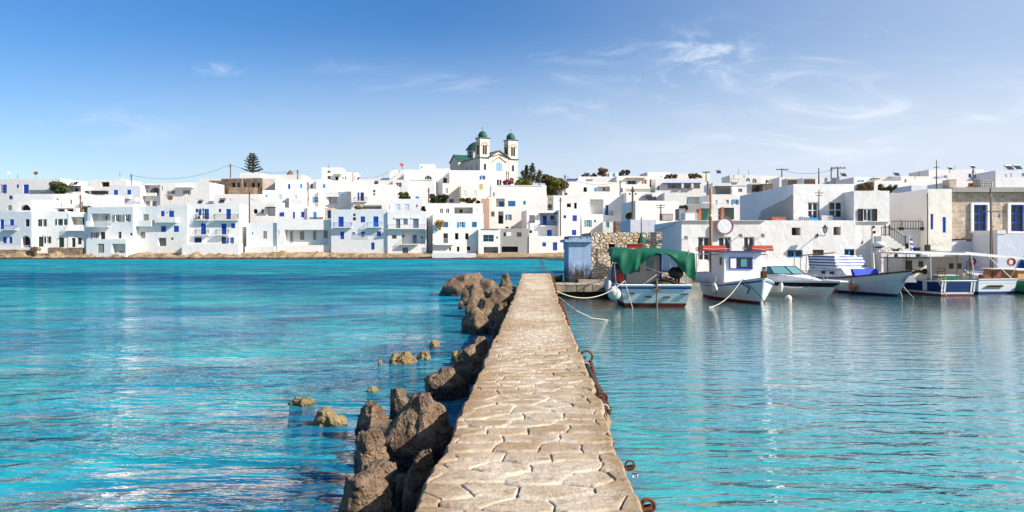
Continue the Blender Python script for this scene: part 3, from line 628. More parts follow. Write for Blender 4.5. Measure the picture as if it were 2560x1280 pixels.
    for (k, col, ua, ub, za, zc, v) in todo:
        d = v or DEF.get(k, 0)
        if k == 'p': leafpanel(root, col, ua, ub, za, zc, d, 'window_shutter')
        elif k == 'd': leafpanel(root, col, ua, ub, za, zc, d, 'door')
        elif k == 'g': glazed(root, col, ua, ub, za, zc, d)
        elif k == 's':
            w = (ub-ua)*.27; o = glazed(root, 'whitepaint', ua+w, ub-w, za, zc, d)
            for e0, e1 in ((ua, ua+w-.01), (ub-w+.01, ub)): leafpanel(o, col, e0, e1, za, zc, -.005, 'shutter')
        elif k in 'ka':
            i_ = MB(); i_.quad((ua, d-.01, za), (ub, d-.01, za), (ub, d-.01, zc), (ua, d-.01, zc)); i_.build('window_opening', MT[col if col != 'white' else 'dark'], root)
        elif k == 'A':
            um = (ua+ub)/2; R_ = (ub-ua)/2; cz = max(za, zc-R_); rr = zc-cz
            pts = [(ua, za)]+[(um-R_*cos(pi*i/12), cz+rr*sin(pi*i/12)) for i in range(13)]+[(ub, za)]
            g_ = MB(); g_.add([(x, d-.02, z) for x, z in pts], (tuple(range(len(pts))),)); f_ = MB()
            f_.tube([(x, d-.04, z) for x, z in pts]+[(ua, d-.04, za)], .05, 4)
            for kx in ((um,) if ub-ua < 1.4 else (ua+(ub-ua)/3, ub-(ub-ua)/3)): f_.box(kx-.035, kx+.035, d-.07, d-.03, za, zc-.12)
            f_.box(ua, ub, d-.07, d-.03, cz-.03, cz+.03); o = f_.build('arched_window', MT[col], root); g_.build('pane', MT['glass'], o)
        elif k == 'r': rail(root, col, ua, ub, za, zc, .75)
        elif k == 'l': rail(root, col, ua, ub, za, zc, .06, slab=False)
        elif k == 'R':
            b_ = MB(); b_.box(ua, ub, -.8, -.004, za, za+.18); b_.box(ua, ub, -.8, -.66, za+.18, zc); b_.box(ua, ua+.14, -.66, -.004, za+.18, zc); b_.box(ub-.14, ub, -.66, -.004, za+.18, zc); b_.build('balcony', MT['white'], root)
        elif k == 'f':
            b_ = MB(); b_.box(ua, ub, -.9, -.004, za, zc); b_.build('canopy', MT[col], root)
        elif k == 'b':      # block standing proud of the facade
            b_ = MB(); b_.box(ua, ub, -1.2, -.004, za, zc); b_.build('porch_wall', MT['white' if col == 'dark' else col], root)
        elif k == 'c':
            b_ = MB(); b_.box(ua, ub, .5, .5+max(.4, (ub-ua)*.9), H-.05, zc-.12); b_.box(ua-.06, ub+.06, .44, .56+max(.4, (ub-ua)*.9), zc-.12, zc); b_.build('chimney', MT['clean'], root)
        elif k == 'o':
            b_ = MB(); b_.box(ua, ub, -.35, -.02, za, zc); o = b_.build('air_conditioner', MT['whitepaint'], root)
            f_ = MB(); f_.lathe([(.01, 0), (min(ub-ua, zc-za)*.38, 0), (min(ub-ua, zc-za)*.38, .02), (.01, .02)], 14); f2 = f_.build('fan', MT['black'], o, ((ua+ub)/2, -.352, (za+zc)/2)); f2.rotation_euler = (pi/2, 0, 0)
        elif k == 'q':      # bare patch of render, a few mm proud, ragged outline
            R = random.Random(int(ua*100)); n = 26; pts = []
            for i in range(n):
                t_ = 2*pi*i/n; x = max(-1, min(1, 1.35*cos(t_))); z = max(-1, min(1, 1.35*sin(t_))); j = 1-R.random()*.14
                pts.append(((ua+ub)/2+(ub-ua)/2*x*j, -.004, (za+zc)/2+(zc-za)/2*z*j))
            b_ = MB(); b_.add(pts, (tuple(range(n)),)); b_.build('bare_render', MT[col], root)
        elif k == 'x':
            b_ = MB(); b_.box(ua, ub, -.12, -.004, za, zc); b_.build('cornice', MT[col if col != 'dark' else 'clean'], root)
        elif k == 'j':      # outside lamp over a door
            b_ = MB(); b_.tube([(ua, -.004, zc), (ua, -.22, zc+.05), (ua, -.26, zc-.06)], .02, 5); b_.ball((ua, -.26, zc-.14), .09); b_.build('wall_lamp', MT['black'], root)
    return root
h = house
# --- front row, left to right (crop A)
h('white_house', 'long white seafront house with arched blue door and blue balcony rail at the far left', 'A', 140, -90, 590, 364, 1020,
  'Bd 0 680 45 795;Bp 112 678 160 748;Kp 292 676 337 760;Bp 35 878 75 952;Bp 102 878 140 952;a 243 866 347 997;Bd@.9 300 880 344 997;Br 48 745 205 792;Bp -60 878 -10 952', yaw=-8, m='grey')
h('white_house', 'set back white upper storey with a wide arch above the arched blue door', 'A', 146, -90, 465, 362, 600, 'a 222 508 350 576;Up 90 518 135 575', yaw=-6)
h('white_house', 'white two storey seafront house with dark green shuttered windows in pairs', 'A', 140, 364, 588, 776, 1015,
  'Gs 398 675 463 757;Gs 468 675 535 757;Gs 638 673 702 742;Gs 704 673 768 742;Gd 440 875 497 992;Gs 512 873 585 948;Gd 672 890 732 996;Kj 503 858 510 870;Kj 698 870 705 880', yaw=0)
h('white_house', 'white seafront house with open corner loggia and white balcony of potted plants', 'A', 140, 778, 612, 1000, 1012,
  ' n 808 650 965 745;Gd@1.38 905 657 963 745;Yp@1.38 810 682 838 742;Wr 786 742 950 800;Gd 822 890 862 995;Gp 890 890 932 965;Kj 868 866 876 876', yaw=4, dep=9)
h('white_house', 'plain tall white block behind the green shuttered seafront house', 'A', 150, 366, 455, 622, 600, ' c 583 515 605 455', dep=5)
h('white_house', 'low white roof room with dark open window bays above the potted balcony', 'A', 149, 622, 545, 858, 625, ' k 650 560 740 605;Kk 762 558 840 606;Kx 640 538 850 548', dep=4)
h('white_house', 'white seafront house with upper loggia behind white railing and grey shutters', 'A', 140, 1000, 540, 1522, 1052,
  ' n 1040 612 1262 758;Us@1.38 1105 630 1198 684;Rd@1.38 1238 630 1258 755;Wr 1012 700 1262 758;Us 1290 625 1392 700;Us 1404 622 1504 700;Us 1042 825 1136 888;Kd 1150 822 1202 905;Kk 1343 820 1388 895;Kp 1488 832 1512 862; c 1255 540 1280 500', yaw=-7, m='grey', dep=8)
h('white_house', 'low white flat roofed annex with sliding taupe door on the waterline', 'A', 136.6, 986, 905, 1442, 1072, 'Ud 1115 957 1190 1060; n 1278 958 1432 1060', dep=3.2, yaw=-4)
h('white_house', 'tall plain white seafront house with one solid balcony and grey blinds', 'A', 140.4, 1524, 530, 1806, 1050, 'Up 1637 620 1700 745; R 1562 692 1756 760;Up 1607 820 1660 895', yaw=-5, m='grey')
h('white_house', 'white seafront house with blue square shutters and a carport bay at its foot', 'B', 139.6, -122, 515, 222, 1052,
  'Bp -83 582 -40 645;Bp 10 580 68 652;Bp -80 755 -22 823;Bp 64 752 124 823; R -125 658 112 716; k -128 890 -20 982;Ud@.88 -110 894 -40 980;Kp 35 887 62 913;Kj 35 560 42 575', yaw=-4)
h('white_house', 'three storey white house with blue doors on every balcony and glazed ground door', 'B', 140, 222, 505, 818, 1090,
  'Np 315 558 343 600;Bs 356 558 468 675;Zr 330 622 474 682;Wo 345 636 384 674;Np 580 558 607 598;Bd 663 560 718 678;Zr 540 622 812 682;Bd 375 727 433 852;Zr 325 797 472 852;Bd 610 727 667 852;Zr 560 797 700 852;Bp 720 725 767 780;Np 302 883 385 945;Bg 610 880 665 957;Bs 676 884 755 950;Kj 405 548 410 556;Kj 400 714 405 722;Kj 632 868 638 876', yaw=0, m='white', dep=4.5)
h('white_wall', 'blank white terrace wall in front of the three storey blue door house', 'B', 137.6, 158, 960, 812, 1092, '', dep=2.0, cat='wall', group='seafront walls', m='white')
h('white_house', 'long low white house with narrow taupe shutters standing above the shore rocks', 'B', 141, 896, 718, 1245, 1065, 'Kp 960 825 973 850;Up 1087 813 1130 898;Sp 1247 805 1270 852; b 905 990 1240 1060', dep=6, m='grey')
h('white_house', 'white house with four tall taupe windows in a sunken porch', 'B', 140.6, 1245, 682, 1872, 1050,
  ' n 1330 798 1832 972;Ud@1.36 1375 813 1403 945;Up@1.36 1490 815 1537 912;Up@1.36 1640 812 1672 912;Up@1.36 1762 810 1805 892;Ep 1247 805 1272 852', yaw=2, dep=7)
h('white_house', 'white house with two blue balconies and a small blue sea door', 'C', 140, 128, 565, 772, 1058,
  'Bd 208 648 270 764;Br 168 715 366 766;Kp 378 612 405 642;Kp 375 655 410 690;Bp 463 645 515 713;Bd 607 645 668 764;Cr 550 712 712 765;Bp 233 818 275 905;Bp 368 825 400 857;Bp 470 818 510 885;Bp 647 815 697 868;Bd 583 943 622 1025;Wl 370 845 548 905', yaw=-2, m='grey', dep=6)
h('white_house', 'white three storey seafront house with grey doors and long grey top balcony', 'C', 139.4, 772, 588, 1216, 1092,
  'Rd 868 678 917 778;Rp 952 678 1002 740;Rd 1063 678 1127 778;Rr 778 740 1203 780; n 930 805 1205 958;Rd@1.38 1052 853 1097 957;Kp@1.38 938 855 955 880;Rr 930 915 1125 958;Op 822 860 875 900;Rd 943 1000 1007 1088;Kp 1155 872 1175 896;Wx 850 655 1015 668;Wx 1040 655 1140 668', yaw=2, dep=7)
h('white_house', 'bluish white roof room with two pale blue doors above the long grey balcony', 'C', 150, 795, 445, 1172, 592, 'Lp 863 503 917 572;Lp 965 503 1018 572;Kp 1098 510 1115 538', dep=5, m='grey')
h('white_house', 'white seafront house with turquoise open shutters and white balcony over a boat yard', 'C', 139.6, 1288, 612, 1872, 1072,
  'Pp 1405 708 1463 768;Cs 1573 708 1662 768;Pp 1737 708 1792 768;Kd 1410 838 1462 950;Wr 1310 900 1522 962;Kk 1543 835 1582 908;Kk 1660 838 1698 908;Kk 1477 1000 1497 1037;Kk 1565 990 1593 1047;Kk 1678 990 1717 1033', yaw=6, dep=7)
h('white_house', 'set back white top floor with open loggia and two white shuttered windows', 'C', 142.5, 1235, 496, 1862, 622,
  'Wg 1368 553 1407 610;Wg 1438 553 1477 610; N 1535 540 1747 612;Kp@2.15 1595 558 1628 596;Wp 1768 560 1800 600', yaw=4, dep=5)
h('white_wall', 'low white wall along the water below the turquoise shutter house', 'C', 136.4, 1282, 1064, 1776, 1102, '', dep=.5, cat='wall', group='seafront walls')
h('white_house', 'narrow white house with a teal picture window above an open boat shed', 'E', 139.2, 164, 562, 412, 880, 'Tg 218 627 340 705;Kp 370 645 387 668; N 226 765 392 872;Ux 200 556 400 563', yaw=5, dep=6)
h('concrete_house', 'unpainted grey concrete house with broken render beside the teal window house', 'E', 139.6, 408, 555, 738, 826, 'Kp 453 600 478 645;Op 603 598 655 650;Wq 484 594 542 640;Kk 430 760 617 824', yaw=3, m='concrete', dep=6, cat='house', group='plain masonry houses')
h('white_house', 'low white seafront house with small blue window and blue doors on a porch', 'E', 140, 742, 640, 1215, 832, 'Bp 895 713 937 760;Bd 1015 712 1065 806;Bd 1135 712 1160 795', yaw=6, dep=7)
h('white_house', 'white house with blue balcony under a dark framed awning', 'E', 146, 718, 345, 1084, 662,
  ' n 870 390 1078 520;Bd@1.38 915 403 958 520;Bp@1.38 1000 403 1043 450;Br 868 470 1035 520;Bd 950 570 1003 640;Kp 750 573 780 608;Nf 860 380 1084 389; n 745 400 812 492', yaw=7, dep=8)
h('white_house', 'white house with blue shutters stacked at its right corner beside the blue balcony house', 'E', 145, 1085, 340, 1330, 662, 'Kp 1137 403 1167 437;Bp 1240 403 1290 470;Bp 1232 570 1283 630', yaw=7, dep=7)
# --- second and third rows, left half
h('white_house', 'large white hilltop house at far left with blue roof door and blue windows', 'A', 165, -80, 215, 690, 400, 'Bp 187 280 215 320;Bd 268 280 328 384;Bs -20 280 78 378;Bp 102 407 142 450;Zl 340 345 600 384', yaw=-5, dep=9)
h('white_wall', 'grey shaded terrace wall below the far left hilltop house', 'A', 157, 160, 388, 620, 480, '', dep=3, cat='wall', group='seafront walls', m='grey')
h('white_house', 'white house with a dark arched niche and outside stairs among the left roofs', 'A', 153, 618, 388, 975, 560, ' n 640 440 668 470; a 798 450 822 506; b 745 475 780 540', dep=6)
h('white_house', 'white porch house carrying solar water heaters beside the leafy tree', 'A', 166, 765, 292, 930, 480, ' n 775 305 922 362;Bd@1.38 818 318 852 362;Bp@1.38 876 318 900 360;Zf 765 296 925 304', dep=6)
h('white_house', 'white house with two brown timber pergolas on the left skyline', 'A', 168, 928, 312, 1252, 420, ' N 955 360 1015 392; N 1045 360 1240 392;Kf 950 354 1020 360;Kf 1042 354 1240 360', dep=6)
h('white_house', 'white skyline house with a brown roof pergola and a domed chimney', 'A', 186, 1018, 226, 1442, 320, ' k 1155 250 1250 306; c 1365 205 1388 188', dep=8)
h('white_house', 'lavender white house with two square blue shutters below the left skyline', 'A', 161, 1252, 290, 1606, 520, 'Bp 1300 342 1347 400;Bp 1453 340 1498 397; R 1250 400 1500 445', yaw=-4, m='lavender', dep=7)
h('white_house', 'blank bluish white wall house behind the loggia with white railing', 'A', 151, 950, 402, 1245, 560, '', dep=6, m='grey')
h('white_house', 'white roof room with rounded chimneys above the loggia house', 'A', 150, 1050, 505, 1535, 640, ' c 1325 505 1355 460; c 1372 505 1396 428', dep=5)
h('white_house', 'white hilltop house with a fan shaped arched window in a deep niche', 'A', 162, 1606, 265, 1832, 530, ' n 1638 288 1816 412;UA@1.38 1678 312 1796 380; R 1640 378 1800 414;Up 1668 470 1715 524;Up 1743 470 1785 524', yaw=-3, dep=7)
h('white_house', 'long white hilltop house with taupe shutters under a striped awning', 'B', 161, -90, 258, 480, 505, 'Us -2 350 82 386;Us 174 345 264 393;Wf 105 305 298 318; n -75 300 -60 345', yaw=-3, dep=7)
h('stone_house', 'stepped brown stone house with dark window holes at its left end', 'B', 171, 470, 235, 612, 400, ' k 478 295 520 350; k 545 300 585 340', dep=7, m='ruinstone', cat='house', group='plain masonry houses')
h('stone_house', 'middle bay of the brown stone ruin with two dark doorways', 'B', 169, 606, 212, 842, 400, ' k 730 262 768 330; k 790 260 818 320', dep=7, m='ruinstone', cat='house', group='plain masonry houses', yaw=-14)
h('stone_house', 'right bay of the brown stone ruin ending in a smooth grey side wall', 'B', 168, 842, 208, 1076, 400, ' k 868 262 892 308; k 955 262 990 318; k 1020 262 1048 310', dep=7, m='ruinstone', cat='house', group='plain masonry houses', yaw=-12)
h('stone_house', 'smooth brownish rendered block closing the right end of the stone ruin', 'B', 167.5, 1076, 208, 1226, 470, '', dep=7, m='stucco', cat='house', group='plain masonry houses', yaw=12)
h('stone_wall', 'low brown stone garden wall in front of the stone ruin', 'B', 164, 690, 312, 990, 420, '', dep=2, m='ruinstone', cat='wall', group='rough stone walls')
h('white_house', 'white skyline house with a tall chimney left of the tall conifer', 'B', 182, 360, 210, 830, 300, ' c 690 205 712 118', dep=8)
h('white_house', 'white skyline house under the tall conifer', 'B', 178, 822, 148, 1060, 260, ' c 838 148 862 104', dep=7)
h('white_house', 'angular white skyline house right of the tall conifer', 'B', 180, 1000, 172, 1228, 260, '', dep=7, yaw=8)
h('white_house', 'white skyline house with thatched windmill cap on its roof', 'B', 182, 1226, 168, 1532, 300, '', dep=8)
h('white_house', 'small white house with one blue door at the end of the stone ruin', 'B', 166, 1226, 226, 1450, 360, 'Bd 1370 275 1398 332', dep=6, yaw=4)
h('white_house', 'white house with a dish antenna and bluish left wall below the stone ruin', 'B', 160, 1080, 345, 1372, 480, 'Lp 1265 395 1297 447;Tp 1112 395 1138 425', dep=6, yaw=5)
h('white_house', 'white cube house with pale door and railing in mid village', 'B', 156, 1384, 345, 1536, 560, 'Lp 1440 398 1474 450;Wl 1400 460 1532 500', dep=6)
h('white_house', 'white house with one cyan and one deep blue window below the right skyline pole', 'B', 170, 1452, 224, 1692, 400, 'Cp 1505 275 1537 322;Bp 1630 275 1655 325', dep=6)
h('white_house', 'white house with a single small cyan window beside the tall white house', 'B', 169, 1692, 222, 1836, 400, 'Cp 1768 278 1798 320', dep=6)
h('white_house', 'white house with wide cyan shutters below the single cyan window', 'B', 160, 1532, 330, 1836, 560, 'Bp 1580 418 1610 468;Cs 1655 420 1732 486', dep=6)
h('white_house', 'long white block with tiny roof windows behind the three storey house', 'B', 158, 522, 390, 1052, 500, 'Wp 695 440 720 470;Wp 948 448 975 472', dep=6)
h('white_house', 'white house with two small round arched windows behind the long low house', 'B', 150, 820, 474, 1232, 740, 'Ka 972 558 1024 612; a 1065 560 1093 610; n 1130 545 1230 640;Zf 1124 538 1240 546', dep=6, m='white')
h('white_house', 'grey white house with three blue windows in a row above the sunken porch', 'B', 150, 1232, 545, 1592, 720, 'Bp 1272 598 1328 646;Bd 1425 595 1450 668;Bp 1520 592 1557 656', dep=6, m='grey')
h('white_house', 'small white house with a bright cyan door above the sunken porch', 'B', 149.6, 1592, 530, 1770, 720, 'Cd 1657 595 1697 672;Nl 1620 656 1800 674', dep=6)
h('stone_house', 'rubble stone gable with a deep blue door beside the cyan door house', 'B', 151, 1770, 545, 1870, 700, 'Nd 1822 574 1862 668', dep=5, m='wallstone', cat='house', group='plain masonry houses')
h('white_house', 'tall white house with rust stained balcony left of centre on the skyline', 'C', 176, 18, 86, 238, 380, 'Op 85 122 120 146;Op 85 180 120 216;Kk 175 188 210 233;Ef 168 156 272 164;Sq 95 238 210 330', dep=6, yaw=2)
h('white_house', 'lower white wing attached right of the tall skyline house', 'C', 177, 238, 138, 398, 330, 'Up 252 190 272 220;Up 284 190 300 225', dep=6)
h('white_house', 'broken walled white house with teal railing in mid village', 'C', 160, -20, 360, 360, 600, ' n 70 420 200 500;Cl 215 365 265 400', dep=6, m='soiled')
h('white_house', 'long plain white skyline house with solar heaters left of the arched window house', 'C', 178, 398, 232, 870, 330, '', dep=7)
h('white_house', 'white skyline house seen end on behind the heaters', 'C', 190, 470, 205, 795, 300, '', dep=7)
h('white_house', 'large white house with one railed balcony and blue shutters in mid village', 'C', 157, 356, 280, 865, 590, 'Bp 428 370 450 468;Np 462 370 502 468;Zr 394 425 540 470;Op 605 342 632 370;Op 608 380 630 404', dep=8, yaw=3)
h('white_house', 'low white house with a wide shaded awning behind the two blue balconies', 'C', 149, 380, 512, 770, 600, ' N 480 515 705 560', dep=5)
h('white_house', 'white hilltop house with a red roof lamp and dark left wall', 'C', 186, 795, 110, 1106, 250, ' c 860 110 886 66; c 1050 110 1075 52;Zj 850 185 856 200', dep=7)
h('white_house', 'white hilltop house with a half round fan window left of the church', 'C', 181, 960, 112, 1308, 380, 'WA 1192 178 1278 224;Wx 960 222 1290 228', dep=7)
h('white_house', 'small white stair head room on the roof beside the fan window', 'C', 188, 1140, 48, 1300, 130, 'Op 1155 72 1168 98', dep=5)
h('white_house', 'white house with barred window at left below the fan window house', 'C', 176, 830, 225, 1010, 420, 'Wg 866 260 932 310', dep=7)
h('white_house', 'white house with a strip of blue window above the garden shrubs', 'C', 165, 1008, 372, 1310, 600, 'Cp 1090 415 1132 442', dep=7, yaw=2)
h('white_house', 'white house directly below the left side of the church', 'C', 186, 1300, 98, 1478, 300, 'Kg 1408 205 1450 262', dep=7)
h('white_house', 'broad white house with blue shutters below the church front', 'C', 182, 1478, 118, 1980, 330, 'Bs 1830 178 1888 222; c 1462 118 1496 72', dep=8, yaw=3)
h('white_house', 'white terrace house with a yellow shutter below the church', 'C', 172, 1600, 232, 1975, 460, 'Yp 1818 278 1858 340;Op 1925 412 1945 440', dep=7)
h('beige_house', 'left of the twin beige cube houses below the church with one blue window', 'C', 170, 1402, 268, 1620, 470, 'Lp 1420 322 1460 380;Pp@.10 1448 322 1462 380', dep=8, yaw=12, m='beige', cat='house', group='twin beige cube houses')
h('beige_house', 'right of the twin beige cube houses with two blue windows', 'C', 167, 1612, 292, 1818, 480, 'Lp 1636 352 1672 412;Lp 1750 352 1788 412', dep=8, yaw=12, m='beige', cat='house', group='twin beige cube houses')
h('pink_house', 'small salmon pink house behind the open loggia below the church', 'C', 152, 1840, 440, 1935, 620, '', dep=5, m='pink', cat='house', group='plain masonry houses')
# --- centre right (crops E and F)
h('white_house', 'wide blank white house on the slope right below the church', 'E', 172, 312, 62, 945, 220, 'Wx 400 60 905 66;Up 330 140 350 190', dep=8, yaw=5)
h('white_house', 'large white house with three petrol blue windows in its top storey', 'E', 158, 272, 192, 955, 590,
  ' n 368 212 466 306;Pp@1.36 402 243 458 305;Pp 503 238 587 302;Pp 677 238 705 282;Ps 480 393 546 457; n 392 358 452 500;Kd@1.38 398 400 448 500;Kp 473 533 510 552;Pp 540 530 562 550; n 310 360 350 418', yaw=4, dep=8)
h('white_house', 'low white storehouse with pipes and junk between pole and gallery', 'F', 150, -75, 405, 235, 600, 'Kk 78 496 125 540;Kk 162 488 192 556', dep=6, m='soiled')
h('white_house', 'big white house with blue balcony door and a grey recessed wall panel', 'F', 152, 230, 400, 766, 790, ' n 345 448 497 616;Bp 520 515 553 630;Zr 510 585 592 634;Op 333 485 341 500', yaw=5, dep=8)
h('white_house', 'low white annex with a teal door below the grey recessed panel', 'F', 148, 252, 618, 492, 800, 'Ts 282 685 366 764;Kp 390 685 410 712', yaw=4, dep=4)
h('white_house', 'low white annex with a teal green side door below the blue balcony door', 'F', 147, 492, 706, 640, 812, 'Td 525 688 562 772; x 640 705 800 712', dep=4, m='white')
h('stone_house', 'low mud brown stone shed with two dark holes behind the stone hut', 'F', 140, 640, 702, 806, 820, ' k 700 755 728 786; k 758 752 790 786', dep=4, m='ruinstone', cat='house', group='plain masonry houses')
h('white_house', 'white house with an outside stair and dark arched doorway right of the trees', 'F', 175, 28, 250, 748, 420, ' a 268 308 310 364;Cp 390 317 420 360; n 425 302 570 360;Kp@1.36 505 315 525 342;Bp 697 322 717 370;Np 60 375 85 400', yaw=5, dep=8)
h('white_house', 'white house with a blue edged roof and blue window right of the trees', 'F', 186, 78, 224, 215, 320, 'Bs 120 250 182 296;Bf 72 218 206 226', dep=6)
h('white_house', 'white skyline house with black ironwork along its parapet', 'F', 188, 205, 190, 655, 300, 'Zl 300 222 372 240', dep=7)
h('white_house', 'small white roof room with a teal shutter on the skyline', 'F', 196, 565, 145, 660, 240, 'Tp 598 152 632 190', dep=5)
h('white_house', 'white house with orange shutters and a shaded balcony on the right slope', 'F', 184, 648, 184, 1026, 400, 'Xs 938 222 990 271;Ug 770 235 868 277;Uf 745 206 960 214;Ul 752 330 1030 360', dep=7, yaw=3)
h('white_house', 'white house with a long blue edged porch of white pillars', 'F', 184, 1090, 215, 1622, 420, ' n 1232 272 1600 326;Us@1.38 1275 288 1330 324;Us@1.38 1400 288 1440 322;Us@1.38 1448 288 1500 322;Bf 1170 264 1602 273;Op 1115 300 1133 344; b 1380 274 1402 325; b 1490 274 1512 325', dep=7)
h('white_house', 'bluish white skyline house with a corner chimney above the pillared porch', 'F', 206, 1000, 140, 1262, 260, ' c 1008 140 1028 104;Lp 1140 178 1162 206', dep=7, yaw=8)
h('white_house', 'long low white skyline house above the pillared porch', 'F', 208, 1262, 156, 1720, 260, '', dep=7)
h('white_house', 'white house with tilted solar panels on its roof behind the big blank cube', 'F', 150, 760, 372, 1195, 520, '', dep=7, yaw=5)
h('white_house', 'big blank white cube house above the stone hut', 'F', 118, 862, 466, 1358, 720, '', dep=9, yaw=6, par=.25)
h('white_house', 'white house with laundry and teal shutters in a gallery', 'F', 148, 1195, 372, 1672, 560, ' n 1452 420 1655 505;Ts@1.38 1456 440 1500 498', dep=7)
h('concrete_house', 'grey concrete parapet roof in front of the laundry house', 'F', 130, 1450, 508, 1840, 600, '', dep=6, m='concrete', cat='house', group='plain masonry houses')
h('white_house', 'grey white house with a wire mesh porch on the right slope', 'G', 150, 8, 262, 220, 460, ' N 45 310 216 396;Zf 20 302 220 309;Zr 45 330 216 396', dep=7, m='grey')
h('white_house', 'white house with one small dark window beside the mesh porch', 'G', 152, 220, 286, 446, 420, 'Rp 300 328 345 366;Wx 215 284 446 292', dep=7)
h('white_house', 'white house with bright cyan shutters left of the upper harbour building', 'G', 120, -20, 392, 306, 640, 'Up 160 455 192 500;Cs 228 450 310 505;Cp 42 460 60 508', dep=7)
h('white_house', 'white skyline house with two arched windows on the right', 'G', 172, 205, 172, 560, 330, 'WA 385 206 436 247;WA 460 212 510 262;Ur 215 215 300 250', dep=7)
h('white_house', 'white skyline house with a small dark window right of the arched windows', 'G', 174, 540, 180, 745, 330, 'Ks 618 228 668 264', dep=7)
h('white_house', 'low white skyline house under the T shaped utility pole', 'G', 165, 770, 196, 1030, 330, '', dep=7)
h('white_house', 'white skyline house with a cyan hatch between the skylight boxes and twin pole', 'G', 140, 1190, 203, 1462, 330, 'Cp 1300 248 1336 272', dep=7)
h('white_house', 'lavender white skyline house with deep blue window right of the twin pole', 'G', 138, 1458, 192, 1625, 330, 'Np 1470 240 1484 268;Bs 1500 234 1572 270', dep=7, m='lavender')
h('white_house', 'white right skyline house with cyan shutters above brown vines', 'H', 128, 20, 195, 265, 400, 'Cs 70 228 140 250;Zf 205 214 290 222', dep=7)
h('white_house', 'pale yellow white house with a big black arch on the right skyline', 'H', 122, 255, 238, 578, 420, 'Ka 293 270 372 345;Cp 418 280 455 306;Cd 483 280 522 336', dep=7, m='warm')
h('white_house', 'low cream skyline house behind the black arch', 'H', 150, 262, 190, 560, 300, '', dep=7, m='cream')
h('white_house', 'white right skyline house with a small taupe window and stove pipes', 'H', 140, 560, 186, 880, 420, 'Up 598 220 622 258; c 640 300 656 212; c 768 200 782 184', dep=7)
h('white_house', 'wide grey white house with blue shutters highest on the right skyline', 'H', 158, 878, 110, 1505, 340, 'Ls 1030 175 1100 206;Bp 1330 157 1365 202;Np 1398 165 1414 205;Up 1472 175 1500 208; c 884 110 900 64', dep=8, m='grey')
h('white_house', 'narrow white skyline house with a pale blue door right of the widest one', 'H', 159, 1505, 130, 1640, 340, 'Lp 1578 170 1602 215;Up 1530 172 1542 206', dep=7)
h('white_house', 'lavender skyline house with three pale blue windows at the right edge', 'H', 152, 1640, 120, 2080, 340, 'Lp 1740 160 1768 205;Lp 1800 152 1826 198;Cp 1938 150 1966 188', dep=8, m='lavender')
h('white_house', 'low white roofs with a rust box behind the stone house', 'H', 100, 1190, 240, 1650, 420, 'Xp 1325 264 1392 304', dep=7, base=.5)
h('white_house', 'sloping white roof with a grey wall at the right edge behind the stone house', 'H', 96, 1640, 200, 2100, 420, '', dep=7, base=.5, m='grey')
h('white_house', 'plain white back house between cream tower and arch house', 'H', 90, 425, 378, 700, 560, 'Cd 505 455 538 500;Cp 628 455 645 492', dep=7, base=.5)
h('white_house', 'low lavender roof behind the vines on the right', 'H', 110, 680, 290, 865, 460, '', dep=7, m='lavender', base=.5)
# ------------------------------------------------------------------ church on the hilltop
def lancet(root, u, z0, z1, w, frame='cyan', glass='glass', trim=None, M=None, n=1, name='arched_window'):
    """arched window standing a little proud of the wall in the local u,z plane; M places it on another face"""
    def put(mb): 
        if M is not None: mb.v = [tuple(M @ Vector(p)) for p in mb.v]
        return mb
    def arch(w_, top, k=8): return [(u-w_/2, z0)]+[(u-w_/2*cos(pi*i/k), top-w_/2+w_/2*sin(pi*i/k)) for i in range(k+1)]+[(u+w_/2, z0)]
    def slab(pts, v0, v1):
        mb = MB(); k = len(pts); mb.add([(x, v0, z) for x, z in pts]+[(x, v1, z) for x, z in pts], [tuple(range(k)), tuple(range(2*k-1, k-1, -1))]+[(i, (i+1) % k, k+(i+1) % k, k+i) for i in range(k)]); return mb
    o = put(slab(arch(w, z1), -.06, -.002)).build(name, MT[frame], root)
    for i in range(n):
        uw = w*.84/n; cu = u-w*.42+uw*(i+.5); top = z1-w*.07-(abs(i-(n-1)/2)*w*.16 if n > 1 else 0)
        pts = [(cu-uw*.42, z0+.1)]+[(cu-uw*.42*cos(pi*j/6), top-uw*.42+uw*.42*sin(pi*j/6)) for j in range(7)]+[(cu+uw*.42, z0+.1)]
        put(slab(pts, -.085, -.062)).build('pane', MT[glass], o)
    if trim:
        mb = MB(); K = 10; r0, r1 = w/2+.12, w/2+.42; c = z1-w/2+.08
        for i in range(K):
            a, b_ = pi*i/K, pi*(i+1)/K
            p = [(u-r0*cos(a), c+r0*sin(a)), (u-r1*cos(a), c+r1*sin(a)), (u-r1*cos(b_), c+r1*sin(b_)), (u-r0*cos(b_), c+r0*sin(b_))]
            mb.hexa([(x, -.05, z) for x, z in p]+[(x, -.003, z) for x, z in p])
        put(mb).build('arch_trim', MT[trim], o)
    return o
YC = 230.0; CB = 19.0
ch = empty('church', ((1060+640/S-CX)/F*YC, YC, CB), radians(27), 'cream hilltop church with two bell towers and green domes', 'church')
CW, CD = 13.2, 22.0
def cz_(y): return CZ-(300+y/S-HY)/F*YC-CB
def xform(mb, M): mb.v = [tuple(M @ Vector(p)) for p in mb.v]; return mb
MSIDE = Matrix(((0, 1, 0, 0), (-1, 0, 0, 0), (0, 0, 1, 0), (0, 0, 0, 1)))     # local (u, v, z) -> side wall u=0, running back
EV = cz_(430); AP = cz_(345)
mb = MB(); mb.box(0, CW, 0, 13.4, 0, EV); mb.box(-1.6, CW+1.6, 13.4, 20.6, 0, EV+.2); mb.box(2, CW-2, 20.6, CD+3, 0, EV-1)
